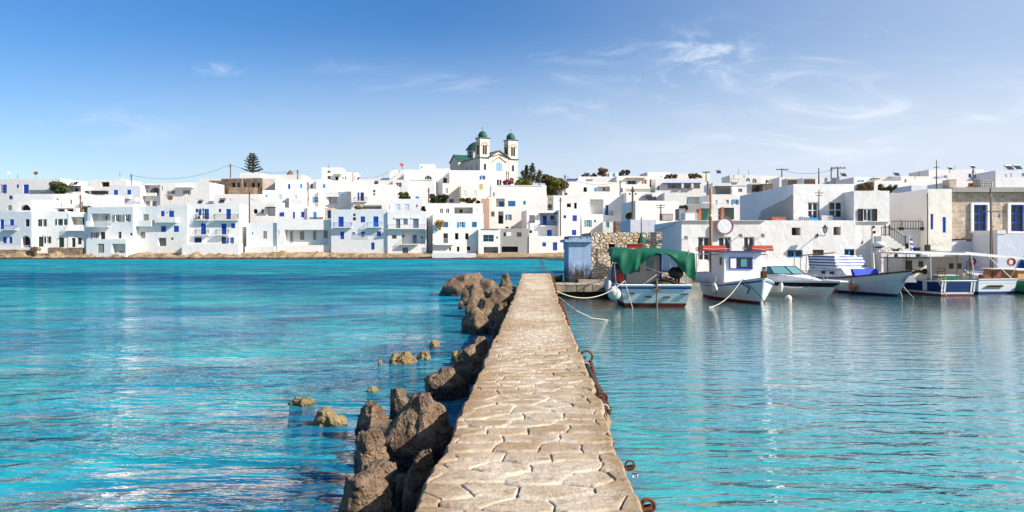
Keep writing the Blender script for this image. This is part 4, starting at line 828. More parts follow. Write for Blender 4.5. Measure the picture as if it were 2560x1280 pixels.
mb.add([(3, .02, EV), (CW-3, .02, EV), (CW/2, .02, AP), (3, 13, EV), (CW-3, 13, EV), (CW/2, 13, AP)], ((0, 1, 2), (5, 4, 3), (0, 2, 5, 3), (1, 4, 5, 2)))
mb.add([(-1.6, 13.4, EV+.2), (-1.6, 20.6, EV+.2), (-1.6, 17, EV+2.4), (CW+1.6, 13.4, EV+.2), (CW+1.6, 20.6, EV+.2), (CW+1.6, 17, EV+2.4)], ((0, 1, 2), (3, 5, 4)))
mb.build('wall', MT['cream'], ch)
mb = MB()
for s in (-1, 1):      # nave and transept roofs, eaves
    cx_ = CW/2; mb.add([(cx_, -.35, AP+.12), (cx_+s*(CW/2-2.6), -.35, EV+.1), (cx_+s*(CW/2-2.6), 13.2, EV+.1), (cx_, 13.2, AP+.12), (cx_, -.35, AP+.4), (cx_+s*(CW/2-2.6), -.35, EV+.38), (cx_+s*(CW/2-2.6), 13.2, EV+.38), (cx_, 13.2, AP+.4)], ((0, 1, 2, 3), (4, 5, 6, 7), (0, 1, 5, 4), (1, 2, 6, 5)))
    e0 = 17+s*3.9; mb.add([(-1.9, 17, EV+2.5), (-1.9, e0, EV+.1), (CW+1.9, e0, EV+.1), (CW+1.9, 17, EV+2.5), (-1.9, 17, EV+2.75), (-1.9, e0, EV+.35), (CW+1.9, e0, EV+.35), (CW+1.9, 17, EV+2.75)], ((0, 1, 2, 3), (4, 5, 6, 7), (0, 1, 5, 4), (1, 2, 6, 5), (0, 3, 7, 4)))
mb.box(-.35, 3.2, -.35, 13.4, EV, EV+.22); mb.box(CW-3.2, CW+.35, -.35, 13.4, EV, EV+.22)
mb.build('roof', MT['copper'], ch)
mb = MB()
for s in (-1, 1):      # lower portal gable moulding and red bands
    c = CW/2; w = CW/2-3
    for (za, zb_, sp, th, mm) in ((EV+.1, cz_(380), w+.2, .16, 0), (EV+.75, cz_(352)+.1, w-.6, .42, 1), (cz_(478), cz_(415), 2.6, .34, 1)):
        mb.hexa([(c, -.30+.1*mm, zb_), (c+s*sp, -.30+.1*mm, za), (c+s*sp, -.03, za), (c, -.03, zb_), (c, -.30+.1*mm, zb_+th), (c+s*sp, -.30+.1*mm, za+th), (c+s*sp, -.03, za+th), (c, -.03, zb_+th)], mm)
mb.build('gable_trim', [MT['copper'], MT['brickred']], ch)
mb = MB()
for u in (.12, 3.2, CW-3.2, CW-.12): mb.box(u-.12, u+.12, -.12, -.003, 0, EV)
mb.build('pilaster', MT['beige'], ch)
lancet(ch, CW/2, cz_(575), cz_(455), 2.5, 'paleblue', 'skyglass', None, None, 3)
for u in (1.7, CW-1.7): lancet(ch, u, cz_(570), cz_(490), 1.15, 'paleblue', 'glass')
lancet(ch, CW/2, 0, cz_(655), 2.2, 'whitepaint', 'glass', None, None, 2, 'church_door')
for v in (-2.4, -6.2, -9.8): lancet(ch, v, cz_(572), cz_(500), 1.2, 'paleblue', 'glass', None, MSIDE)
lancet(ch, -17, cz_(580), cz_(500), 2.0, 'paleblue', 'skyglass', None, Matrix.Translation((-1.6, 0, 0)) @ MSIDE, 3)
TE = cz_(205)
for u0 in (0, CW-3.3):
    mb = MB(); mb.box(u0+.05, u0+3.25, .05, 3.25, EV+.22, TE); t_ = mb.build('bell_tower', MT['cream'], ch)
    mb = MB(); mb.box(u0-.2, u0+3.5, -.2, 3.5, TE, TE+.25); mb.lathe([(1.35, 0), (1.3, .5), (1.4, .55)], 12, (u0+1.65, 1.65, TE+.25)); mb.lathe([(1.45, 0), (1.38, .5), (1.15, 1.0), (.8, 1.4), (.35, 1.65), (.05, 1.75)], 16, (u0+1.65, 1.65, TE+.8))
    mb.tube([(u0+1.65, 1.65, TE+2.4), (u0+1.65, 1.65, TE+3.9)], .05, 5); mb.box(u0+1.35, u0+1.95, 1.62, 1.68, TE+3.4, TE+3.5); mb.build('green_dome', MT['copper'], t_)
    M2 = Matrix.Translation((u0+.05, 0, 0)) @ MSIDE; M1 = Matrix.Translation((0, .05, 0))
    for M_, cu in ((M1, u0+1.65), (M2, -1.65)):
        lancet(t_, cu, cz_(392), cz_(268), 1.9, 'cream_paint', 'dark', 'brickred', M_, 2, 'belfry_opening')
mb = MB(); k = 8; R8 = 3.4; c8 = (CW/2, 17.0)
mb.lathe([(R8, 0), (R8, cz_(262)-EV-1.5)], 8, (*c8, EV+1.5)); dr = mb.build('drum', MT['cream'], ch)
mb = MB(); z8 = cz_(262); mb.lathe([(R8+.35, 0), (R8+.3, .25), (R8*.93, .9), (R8*.78, 1.7), (R8*.55, 2.35), (R8*.28, 2.75), (.06, 2.95)], 20, (*c8, z8)); mb.tube([(*c8, z8+2.8), (*c8, z8+5.2)], .06, 5); mb.box(c8[0]-.5, c8[0]+.5, c8[1]-.04, c8[1]+.04, z8+4.3, z8+4.42); mb.build('green_dome', MT['copper'], ch)
for i in range(8):
    a = 2*pi*(i+.5)/8; ap = R8*cos(pi/8); M_ = Matrix.Translation((c8[0]+ap*cos(a), c8[1]+ap*sin(a), 0)) @ Matrix.Rotation(a+pi/2, 4, 'Z')
    lancet(dr, 0, cz_(372), cz_(285), 1.1, 'slate', 'glass', 'brickred', M_)
# ------------------------------------------------------------------ harbour buildings on the right
HB = .72
h('stone_hut', 'rubble stone hut with a small square window beside the worn blue wall', 'F', 36, 358, 826, 1166, 1420, ' k 555 960 632 1052', dep=5, m='wallstone', cat='hut', group='harbour buildings', base=.5, par=.12)
ht = h('blue_outhouse', 'worn blue limewashed outhouse with black mould at its foot', 'E', 35.98, 1197, 640, 1450, 1190, '', dep=3.2, m='bluewall', cat='outhouse', group='harbour buildings', base=.5, par=.05)
mb = MB(); mb.box(-.2, 1.14, -.14, 3.3, 2.03, 2.16); mb.build('cornice', MT['bluewall'], ht)
h('white_house', 'lavender blue shaded wall house between stone hut and harbour tavern', 'F', 62, 806, 682, 1100, 900, '', dep=6, m='lavender', base=HB)  # lavender plaster paints in the shade of a white wall
tv = h('harbour_tavern', 'long white harbour tavern with three glazed double doors and a round sign', 'G', 45, -348, 690, 1640, 1400,
  'Wg -165 878 -22 1150;Wg 72 878 218 1150;Wg 360 878 486 1150;Ok 912 772 1015 860;Ok 1390 763 1472 858;Cg 862 1027 1035 1116;Dd 1150 1025 1278 1340;Cg 1512 1018 1638 1236;Eq 1010 765 1025 862;Ex -340 690 600 697', dep=8.6, m='clean', cat='tavern', group='harbour buildings', base=HB, par=.12)
h('upper_house', 'white upper storey with two tall glazed windows and a bare stucco side wall', 'G', 46.7, 931, 275, 1622, 700, 'Wg 1094 482 1214 668;Wg 1336 478 1490 664;Wl 1380 655 1585 700', dep=11, m='clean', cat='house', group='harbour buildings', base=HB)
mb = MB(); R = random.Random(4); pts = [(-.006, .1, 2.9), (-.006, .06, 4.75), (-.006, .25, 4.95), (-.006, .8, 4.8), (-.006, 1.6, 4.62), (-.006, 2.4, 4.6), (-.006, 3.6, 4.42), (-.006, 4.8, 4.3), (-.006, 6.0, 4.15), (-.006, 6.6, 3.7), (-.006, 6.9, 2.9)]
mb.add(pts, (tuple(range(len(pts))),)); mb.build('bare_render', MT['stucco'], bpy.data.objects['upper_house'])
h('white_house', 'tall white corner house with one dark wooden shutter window over the stairs', 'G', 45.3, 1622, 352, 2030, 1400, 'Ks 1668 557 1886 702;Wx 1622 700 2030 706', dep=9, m='white', base=HB)
h('cream_house', 'cream back wall with a dark plank porch above the terrace railing', 'H', 52.5, 425, 500, 870, 900, 'Zf 425 502 556 526;Zg 755 505 838 640', dep=6, m='warm', group='harbour buildings', base=HB)
h('white_wall', 'white terrace block below the black balcony railing', 'H', 46.8, 425, 802, 866, 1300, 'Pg 700 998 804 1160;Zl 425 698 846 800;Kp 618 950 650 1010', dep=5.6, cat='wall', group='harbour buildings', base=HB, par=.01)
h('cream_tower', 'tall cream house front with two slit blue windows and a drainpipe', 'H', 46, 866, 330, 1142, 1400, 'Vp 898 616 930 792;Vp 1036 652 1074 830', dep=7, m='warm', cat='house', group='harbour buildings', base=HB)
h('stone_house', 'ashlar stone house with two big blue framed windows and a flat roof slab', 'H', 46.6, 1142, 374, 2250, 935, 'Vg 1382 513 1538 816;Vg 1804 513 1962 816;Wx 1352 490 1568 512;Wx 1352 817 1568 838;Wx 1352 512 1381 817;Wx 1539 512 1568 817;Wx 1772 490 2000 512;Wx 1772 817 2000 838;Wx 1772 512 1803 817;Wx 1963 512 2000 817', dep=8, m='ashlar', group='harbour buildings', base=2.8, par=.02)
mb = MB(); mb.box(-.15, 6.6, -.35, 8.2, 2.93, 3.22); mb.build('roof_slab', MT['concrete'], bpy.context.scene.objects[[o.name for o in COL.objects if o.name.startswith('stone_house') and not o.parent][-1]])
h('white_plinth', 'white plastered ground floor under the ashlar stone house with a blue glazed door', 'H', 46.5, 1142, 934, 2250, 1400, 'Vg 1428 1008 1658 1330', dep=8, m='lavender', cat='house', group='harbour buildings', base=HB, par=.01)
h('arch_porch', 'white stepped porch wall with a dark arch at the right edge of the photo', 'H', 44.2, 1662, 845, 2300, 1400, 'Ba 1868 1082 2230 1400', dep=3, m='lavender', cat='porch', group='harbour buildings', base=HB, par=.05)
h('porch_parapet', 'raised white block capping the left end of the stepped porch wall', 'H', 44.19, 1662, 803, 1758, 846, '', dep=3, m='white', cat='wall', group='harbour buildings', base=3.06, par=.02)
def at(crop, x, y, Y): ox, oy = CR[crop]; return P(ox+x/S, oy+y/S, Y)
# stairs with black railing
p = at('H', 262, 868, 45.3); st = empty('staircase', (p.x, 44.5, HB), 0, 'white outside stair with black railing rising to the terrace', 'staircase')
mb = MB(); zl = p.z-HB; mb.box(0, .52, 0, 1.1, 0, zl); n = 13
for i in range(n): mb.box(.52+.227*i+.001, .52+.227*(i+1), 0, 1.1, 0, zl-zl/(n+1)*(i+1))
mb.build('steps', MT['white'], st)
mb = MB()
mb.box(0, .50, .03, .07, zl+.50, zl+.55); mb.box(0, .5, .03, .07, zl+.03, zl+.07)
for i in range(5): mb.box(.01+.11*i, .035+.11*i, .03, .07, zl, zl+.52)
for u in (.25, .5): mb.box(u-.03, u+.03, .02, .09, zl-.1, zl+.66)
dz_ = zl/(n+1)/.227
mb.tube([(.5, .05, zl+.58), (1.45, .05, zl+.58-.95*dz_)], .03, 6); mb.tube([(.5, .05, zl+.06), (1.45, .05, zl+.06-.95*dz_)], .025, 6)
for i in range(1, 9): u = .5+.105*i; mb.box(u-.012, u+.012, .04, .065, zl-(u-.5)*dz_+.02, zl+.58-(u-.5)*dz_)
mb.box(1.43, 1.49, .02, .09, zl-.95*dz_-.2, zl+.68-.95*dz_); mb.build('railing', MT['black'], st)
# round sign
p = at('G', 147, 755, 44.8); sg = empty('round_sign', p, 0, 'round white sign board with a red and blue rim above the tavern doors', 'sign')
RX = Matrix.Rotation(pi/2, 4, 'X')
def disc(r0, r1, y0, y1, m, name, n=36):
    mb = MB(); mb.lathe([(r0, 0), (r1, 0), (r1, y1-y0), (r0, y1-y0), (r0, 0)], n, caps=False); mb.v = [(x, y0+z, y) for x, y, z in mb.v]; return mb.build(name, MT[m], sg)
disc(.001, .44, .0, .05, 'whitepaint', 'board'); disc(.44, .475, -.012, .06, 'trimblue', 'inner_rim'); disc(.476, .53, -.02, .06, 'terracotta', 'outer_rim')
mb = MB(); mb.box(-.03, .03, .052, .19, .1, .16); mb.build('bracket', MT['steel'], sg)
# flood lamps over the tavern doors
for i, (x, y, lb) in enumerate(((66, 890, 'first'), (24-0, 885, 'x'), (308, 872, 'y'), (560, 870, 'z'))):
    if i == 0: x = -310; y = 895
    lab = ('wire caged flood lamp nearest the left corner of the tavern', 'wire caged flood lamp left of the round sign', 'wire caged flood lamp right of the round sign', 'wire caged flood lamp right of the third tavern door')[i]
    p = at('G', x, y, 45); fl = empty('flood_lamp', p, 0, lab, 'lamp', 'flood lamps on the tavern')
    mb = MB(); mb.tube([(0, -.004, 0), (0, -.22, .04)], .02, 5); mb.box(-.07, .07, -.34, -.2, -.06, .1); mb.build('housing', MT['black'], fl)
    mb = MB(); mb.torus((0, -.38, .02), .11, .012, 14, 5, RX); mb.torus((0, -.33, .02), .13, .012, 14, 5, RX)
    for k in range(6): a = pi*k/6; mb.tube([(-.12*cos(a), -.36, .02-.12*sin(a)), (.12*cos(a), -.36, .02+.12*sin(a))], .008, 4)
    mb.build('wire_guard', MT['steel'], fl)
# lantern
p = at('G', 1292, 800, 44.3); ln = empty('wall_lantern', p, 0, 'black wall lantern with violet glass on a scrolled bracket', 'lantern')
mb = MB(); mb.lathe([(.17, .13), (.1, .22), (.04, .27), (.02, .34)], 6); mb.lathe([(.09, -.17), (.09, -.13)], 6)
for k in range(6): a = 2*pi*k/6; mb.tube([(.16*cos(a), .16*sin(a), .13), (.09*cos(a), .09*sin(a), -.13)], .012, 4)
mb.tube([(0, 0, -.15), (0, 0, -.3), (-.03, .1, -.36), (-.12, .35, -.34), (-.16, .69, -.30)], .022, 6); mb.tube([(-.16, .69, -.2), (-.16, .69, -.42)], .04, 6); mb.build('frame', MT['black'], ln)
mb = MB(); mb.lathe([(.085, -.13), (.15, .13)], 6); mb.build('lamp_glass', MT['lavender'], ln)
# clutter on the tavern roof
def crate(name, label, cat, crop, x0, y0, x1, y1, Y, m, grille=None, dep=.7, group='clutter on the tavern roof'):
    a = at(crop, x0, y0, Y); b_ = at(crop, x1, y1, Y); w, hh = b_.x-a.x, a.z-b_.z
    e = empty(name, (a.x, Y, b_.z), 0, label, cat, group); mb = MB(); mb.box(0, w, 0, dep, 0, hh); mb.box(-.02, w+.02, -.02, dep+.02, hh, hh+.03); mb.build('casing', MT[m], e)
    if grille:
        g_ = MB(); f = min(w, hh)*.1; nx_ = max(3, int(w/.14)); nz_ = max(2, int(hh/.14))
        g_.box(f, w-f, -.006, -.002, f, hh-f); k_ = MB()
        for i in range(nx_+1): x = f+(w-2*f)*i/nx_; k_.box(x-.01, x+.01, -.03, -.008, f, hh-f)
        for i in range(nz_+1): z = f+(hh-2*f)*i/nz_; k_.box(f, w-f, -.036, -.031, z-.01, z+.01)
        g_.build('grille_back', MT[grille], e); k_.build('grille', MT['oldwood'] if grille == 'brown' else MT['whitepaint'], e)
    return e
crate('roof_crate', 'rust red crate on the tavern roof edge', 'crate', 'G', 690, 655, 845, 700, 45.9, 'terracotta')
crate('air_conditioner', 'small white air conditioner left of the blue tub on the tavern roof', 'air conditioner', 'G', 1040, 650, 1112, 700, 45.9, 'whitepaint', 'black')
crate('roof_tub', 'bright blue tub on the tavern roof', 'tub', 'G', 1118, 666, 1216, 700, 45.9, 'cyan')
crate('air_conditioner', 'large caged air conditioner right of the blue tub on the tavern roof', 'air conditioner', 'G', 1252, 640, 1380, 702, 45.9, 'whitepaint', 'beige')
crate('roof_shed', 'dark green corrugated panel shed right of the flag', 'shed', 'G', 130, 550, 252, 680, 47.5, 'green', None, 1.2)
crate('roof_shed', 'green panel shed left of the wooden mast', 'shed', 'F', 1615, 558, 1712, 685, 47.5, 'copper', None, 1.2)
crate('roof_board', 'orange upright board beside the green panel shed', 'board', 'F', 1588, 565, 1613, 685, 47.3, 'orange', None, .2)
crate('roof_shed', 'small white box room left of the orange board', 'shed', 'F', 1435, 608, 1585, 685, 47.4, 'white', None, 1.2)
crate('roof_shed', 'grey metal box room at the left end of the tavern roof', 'shed', 'F', 1362, 560, 1433, 685, 49, 'concrete', None, 1.2)
crate('roof_board', 'orange brown upright post board beside the flag', 'board', 'F', 1845, 545, 1875, 690, 47.2, 'terracotta', None, .2)
crate('chimney_box', 'brown brick chimney box with a window behind the stone hut', 'chimney', 'F', 1165, 618, 1292, 690, 60, 'brickred', 'beige', 1.0)
crate('ventilation_box', 'leftmost brown gridded unit on the upper roof', 'air conditioner', 'G', 448, 272, 560, 372, 64, 'beige', 'brown', 1.2)
crate('ventilation_box', 'brown gridded unit at the crest of the sloping side wall', 'air conditioner', 'G', 856, 216, 980, 330, 60, 'beige', 'brown', 1.2)
crate('ventilation_box', 'wide brown gridded unit over the left tall window', 'air conditioner', 'G', 1040, 207, 1190, 330, 58, 'clean', 'brown', 1.2)
crate('ventilation_box', 'dark sloping box right of the leftmost gridded unit', 'air conditioner', 'G', 580, 275, 695, 372, 63, 'oldwood', None, 1.2)
crate('chimney_stack', 'square stone chimney stack at the left corner of the ashlar house', 'chimney', 'H', 1116, 228, 1194, 350, 48, 'ashlar', None, .8)
crate('chimney_stack', 'stone chimney stack with a dark opening over the blue windows', 'chimney', 'H', 1466, 228, 1616, 350, 50, 'ashlar', 'black', .8)
# rusty pipe mast with aerial, aerial on the tower roof
def mast(label, crop, x, y0, y1, Y, r=.035, m='rust', name='aerial_mast', cat='aerial', arms=()):
    a, b_ = at(crop, x, y0, Y), at(crop, x, y1, Y); e = empty(name, b_, 0, label, cat, 'aerials and pipe masts'); H = a.z-b_.z
    mb = MB(); mb.tube([(0, 0, 0), (0, 0, H)], [r, r*.6], 6); mb.build('pole', MT[m], e)
    mb = MB()
    for (z, l_) in arms: mb.tube([(-l_/2, 0, H*z), (l_/2, 0, H*z)], r*.45, 4); mb.tube([(l_*.3, -.25, H*z), (l_*.3, .25, H*z)], r*.4, 4); mb.tube([(-l_*.3, -.2, H*z), (-l_*.3, .2, H*z)], r*.4, 4)
    if arms: mb.build('aerial_arm', MT[m], e)
mast('rusty pipe mast with a bent aerial in front of the tall glazed window', 'G', 1222, 340, 700, 46, .04, arms=((.9, .5), (.82, .35)))
mast('rusty stake above the upper house roof', 'G', 1221, 88, 300, 60, .06)
mast('tall thin black aerial on the cream tower roof', 'H', 966, 0, 335, 47, .035, 'black', arms=((.42, .3), (.38, .45), (.75, .25)))
mast('leaning dark pipe on the blank white cube house', 'F', 1152, 505, 640, 100, .10, 'rust', arms=((.9, 1.2), (.7, 1.0)))
mast('thin black pole with fittings on the terrace wall', 'H', 708, 355, 430, 60, .05, 'black', arms=((.85, .6), (.6, .5), (.3, .4)))
for x, y0, y1, Y, c, lb in ((203, 160, 215, 165, 'A', 'thin aerial on the far left hilltop house'), (1370, 130, 190, 186, 'A', 'thin aerial beside the domed chimney'), (945, 45, 110, 186, 'C', 'thin red lit aerial on the hilltop house left of the church'), (395, 120, 235, 177, 'C', 'thin aerial at the right end of the tall skyline house wing'), (1840, 38, 90, 176, 'B', 'thin aerial on the tall skyline house'), (300, 95, 172, 172, 'G', 'thin aerial over the skyline arched windows'), (418, 105, 172, 172, 'G', 'second thin aerial over the skyline arched windows'), (1175, 65, 112, 158, 'H', 'thin aerial over the widest right skyline house'), (765, 125, 190, 140, 'H', 'thin aerial over the stove pipes on the right')):
    mast(lb, c, x, y0, y1, Y, .05, 'black')
# utility poles
def pole(label, crop, x, y0, y1, Y, cross=0.0, r=.13, twin=None):
    a, b_ = at(crop, x, y0, Y), at(crop, x, y1, Y); zb = min(b_.z, terr(b_.x, Y) if b_.x < 12 else b_.z); e = empty('utility_pole', (b_.x, Y, zb), 0, label, 'utility pole', 'wooden utility poles'); H = a.z-zb
    mb = MB(); mb.tube([(0, 0, 0), (0, 0, H)], [r, r*.75], 7); mb.build('pole', MT['polewood'], e)
    mb = MB()
    if cross: mb.box(-cross/2, cross/2, -.09-r, -r*.8, H-.35, H-.15)
    for k in (-.42, -.15, .15, .42): mb.lathe([(.05, 0), (.08, .08), (.04, .2)], 6, ((k*cross if cross else k*.6), -r, H-.15 if cross else H-.3-abs(k)))
    mb.build('crossarm', MT['polewood'], e)
for a in (('utility pole on the left skyline carrying two sagging wires', 'A', 1500, 160, 300, 178), ('short utility pole standing among the left front roofs', 'A', 919, 398, 610, 149), ('utility pole behind the brown stone ruin', 'B', 714, 45, 220, 178), ('utility pole left of the small arched windows', 'B', 931, 350, 710, 146), ('utility pole leaning beside the cyan shutters', 'B', 1600, 250, 525, 154), ('utility pole at the tall skyline house', 'B', 1483, 112, 180, 180),
          ('utility pole in the alley left of the turquoise shutter house', 'C', 1243, 318, 600, 147), ('left of the twin utility poles before the church', 'D', 943, 580, 690, 200), ('right of the twin utility poles before the church', 'D', 967, 592, 740, 199), ('thin pole between church and dark conifers', 'D', 1222, 590, 740, 200), ('utility pole left of the outside stair house', 'F', 56, 168, 440, 172), ('slanting utility pole at the pipe storehouse', 'E', 1102, 200, 335, 144),
          ('utility pole left of the orange shutters', 'F', 688, 228, 400, 172), ('utility pole standing right behind the stone hut', 'F', 829, 305, 820, 64), ('utility pole left of the wire mesh porch', 'F', 1688, 240, 510, 140)):
    pole(*a, cross=0, r=.16 if a[5] > 70 else .10)
pole('utility pole with a double crossarm behind the wooden boat mast', 'F', 1670, 130, 250, 170, 1.6); pole('T shaped utility pole on the right skyline', 'G', 798, 98, 230, 170, 2.8, .16); pole('tall twin pole with a broad crossarm on the right skyline', 'G', 1438, 78, 275, 140, 2.8, .16)
pole('second leg of the twin pole on the right skyline', 'G', 1362, 85, 205, 140, 0, .12); pole('dark pole before the widest right skyline house', 'H', 1384, 98, 240, 120, 0, .13)
def wire(label, a, b_, sag, r=.03, m='black'):
    a, b_ = Vector(a), Vector(b_); mb = MB(); mb.tube([a.lerp(b_, t/14)+Vector((0, 0, -sag*4*(t/14)*(1-t/14))) for t in range(15)], r, 4)
    tag(mb.build('overhead_wire', MT[m]), label, 'wire', 'overhead wires')
A_ = at('A', 1500, 172, 178); B_ = at('B', 714, 52, 178); C_ = at('B', 1483, 120, 180)
wire('long sagging wire between the two left skyline poles', A_, B_, 2.0); wire('sagging wire from the stone ruin pole past the tall conifer', B_, C_, 1.2)
wire('wire from the tall skyline house to the hilltop house chimney', at('C', 400, 190, 177), at('C', 862, 88, 186), 1.2)
wire('wire crossing from the outside stair pole to the boat mast pole', at('F', 56, 180, 172), at('F', 688, 240, 172), 1.4, .03); wire('faint wire between the T pole and the twin pole', at('G', 798, 110, 169), at('G', 1438, 90, 140), 1.0, .03)
wire('dark cable slung from the stone hut pole to the tavern corner', at('F', 1080, 800, 50), at('F', 1370, 685, 46), .15, .015)
# solar water heaters, dishes
def heater(label, crop, x, y, Y, s=1.0):
    e = empty('water_heater', at(crop, x, y, Y), 0, label, 'water heater', 'solar water heaters on roofs'); e.scale = (s*.72,)*3
    mb = MB(); mb.tube([(-.65, .3, 1.05), (.65, .3, 1.05)], .26, 10); mb.build('tank', MT['steel'], e)
    mb = MB(); mb.hexa([(-.6, -.8, .12), (.6, -.8, .12), (.6, .2, .95), (-.6, .2, .95), (-.6, -.86, .2), (.6, -.86, .2), (.6, .14, 1.03), (-.6, .14, 1.03)]); mb.build('panel', MT['solar'], e)
    mb = MB()
    for sx in (-.55, .55): mb.tube([(sx, .3, 0), (sx, .3, .9)], .03, 4); mb.tube([(sx, -.8, 0), (sx, .3, .9)], .025, 4)
    mb.tube([(-.58, .3, .02), (.58, .3, .02)], .025, 4); mb.tube([(-.58, .3, .88), (.58, .3, .88)], .025, 4)
    mb.build('stand', MT['steel'], e)
for a in (('left of the paired solar heaters above the porch house', 'A', 805, 296, 167), ('right of the paired solar heaters above the porch house', 'A', 868, 292, 167), ('solar heater on the wall left of the three storey house roof', 'B', 372, 505, 146), ('solar heater sloping on the three storey house roof', 'B', 622, 500, 143, 1.2), ('solar heater on the left of the plain skyline house', 'C', 432, 234, 180), ('solar heater on the right of the plain skyline house', 'C', 645, 282, 165), ('solar heater frame among the shrubs left', 'C', 1505, 492, 160, 1.2), ('solar heater frame among the shrubs right', 'C', 1690, 492, 160, 1.1),
          ('tilted solar panel left on the roof behind the blank cube', 'F', 1015, 462, 150, 1.5), ('tilted solar panel right on the roof behind the blank cube', 'F', 1062, 462, 151, 1.4), ('solar heater beside the twin pole', 'G', 1500, 195, 139, 1.0), ('solar heater on the cream skyline house', 'H', 505, 188, 150, 1.1), ('solar heater on the widest right skyline house', 'H', 1118, 118, 160, .9), ('second solar heater on the widest right skyline house', 'H', 1376, 100, 160, .9), ('left big solar heater at the right edge skyline', 'H', 1790, 122, 154, 1.4), ('right big solar heater at the right edge skyline', 'H', 1885, 116, 154, 1.4), ('solar heater on the white skyline house with iron letters', 'F', 300, 190, 190, 1.2), ('solar heater at the far skyline near the boat mast', 'F', 1812, 160, 190, 1.2)):
    heater(*a)
def dish(label, crop, x, y, Y, m='deckgrey', r=.55):
    e = empty('satellite_dish', at(crop, x, y, Y), 0, label, 'satellite dish', 'satellite dishes'); r *= .72; mb = MB(); mb.tube([(0, 0, 0), (0, 0, 1.1)], .04, 5); mb.build('post', MT['steel'], e)
    mb = MB(); mb.lathe([(.02, 0), (r*.6, .1), (r, .26), (r*1.02, .27), (r*.6, .13), (.02, .03)], 16); o = mb.build('reflector', MT[m], e, (0, -.05, 1.15), smooth=True); o.rotation_euler = (radians(62), 0, radians(25))
for a in (('rust brown dish on the roof left of the blue square shutters', 'B', 25, 510, 142, 'rust', .7), ('dark dish on the far left hilltop house', 'A', 412, 216, 166, 'rust', .6), ('grey dish on the far left roof edge', 'A', 100, 216, 166), ('white dish on the loggia house roof', 'A', 1565, 528, 144, 'beige', .6), ('dish antenna below the stone ruin', 'B', 1288, 345, 161, 'beige', .65), ('red dish on the hilltop house left of the church', 'C', 930, 112, 188, 'red', .7), ('brown dish beside the pink flowers', 'D', 1000, 742, 176, 'rust', .8)):
    dish(*a)
# thatched windmill cap
e = empty('windmill', at('B', 1398, 172, 184), 0, 'dark conical thatched windmill cap on the skyline', 'windmill'); mb = MB(); mb.lathe([(.85, -1.5), (.85, 0)], 14); mb.build('tower', MT['white'], e)
mb = MB(); mb.lathe([(1.0, 0), (.62, .65), (.06, 1.25)], 14); mb.build('thatch_cap', MT['thatch'], e)
# ------------------------------------------------------------------ vegetation
def leaves(mb, c, r, n, R, sz):
    for _ in range(n):
        while True:
            d = Vector((R.uniform(-1, 1), R.uniform(-1, 1), R.uniform(-1, 1)))
            if .12 < d.length < 1: break
        d = d*(.55+.45*d.length)/max(d.length, .3)*min(1, d.length+.25); p = Vector(c)+Vector((d.x*r[0], d.y*r[1], d.z*r[2])); a = Vector((R.gauss(0, 1), R.gauss(0, 1), R.gauss(0, 1))).normalized(); b_ = a.orthogonal().normalized(); q_ = a.cross(b_); s = sz*R.uniform(.6, 1.3)
        mb.add([p-b_*s, p+q_*s*.6, p+b_*s, p-q_*s*.6], ((0, 1, 2, 3),))
def bush(label, crop, x0, y0, x1, y1, Y, m='leaf', seed=1, name='shrub', cat='shrub', group='shrubs and bushes', dens=1.0, sz=.16, trunk=True, top=1.0):
    a, b_ = at(crop, x0, y0, Y), at(crop, x1, y1, Y); w, hh = b_.x-a.x, a.z-b_.z; R = random.Random(seed)
    e = empty(name, ((a.x+b_.x)/2, Y, b_.z), 0, label, cat, group); mb = MB(); n = max(5, int(9*dens))
    cl_ = []
    for i in range(n):
        z = hh*R.uniform(.2, .82); k = (1-abs(z/hh-.45)*top)*.5; c = (R.uniform(-1, 1)*w*k*.8, R.uniform(-1, 1)*min(w, hh*1.5)*k*.7, z); r = min(w, hh)*R.uniform(.16, .30); cl_.append((c, r))
        leaves(mb, c, (r*1.2, r*1.2, r*.9), int(170*dens), R, sz)
    mb.build('crown', MT[m], e)
    if trunk:
        mb = MB()
        for c, r in cl_: mb.tube([(c[0]*.15, c[1]*.15, -.4), (c[0]*.5, c[1]*.5, c[2]*.45), c], [.03*hh**.7+.03, .02*hh**.7+.02, .012], 5)
        mb.build('trunk', MT['bark'], e)
    return e
bush('dark green leafy tree beside the far left hilltop house', 'A', 585, 250, 748, 400, 163, 'leaf', 3, 'leafy_tree', 'tree', 'trees', 1.5, .2)
bush('green shrub growing beside the loggia with white railing', 'A', 965, 510, 1050, 620, 146, 'leaf_olive', 4)
bush('dry brown bush on the stone wall at the far left shore', 'A', 355, 980, 452, 1085, 137, 'leaf_dry', 5, sz=.12)
bush('fresh green bush in the yard above the bluish roof room', 'C', 870, 370, 1050, 455, 161, 'leaf', 6, dens=1.3)
bush('dark hedge left of the solar frames below the twin cubes', 'C', 1222, 390, 1500, 500, 158, 'needle', 7, dens=1.6, top=.3)
bush('dark hedge right of the solar frames below the twin cubes', 'C', 1560, 430, 1850, 510, 158, 'leaf_olive', 8, dens=1.5, top=.3)
bush('brownish dry bush on the roof between the blue balconies', 'C', 395, 510, 490, 575, 148, 'leaf_dry', 9)
bush('small dark roof shrub above the long grey balcony', 'C', 1160, 525, 1215, 590, 148, 'leaf_olive', 10)
bush('orange fruited plant trained beside the blue window', 'C', 1312, 660, 1430, 775, 138.6, 'fruit', 11, dens=.7, sz=.13)
bush('purple flowering bush in front of the church', 'D', 890, 680, 1030, 752, 178, 'flower', 12)
bush('bright yellow green bush right of the church', 'D', 1020, 680, 1230, 770, 180, 'leaf_yellow', 13, dens=1.8, sz=.22, top=.5)
bush('olive bush behind the small white gable right of the church', 'D', 1340, 620, 1490, 760, 190, 'leaf_olive', 14, dens=1.5, sz=.22)
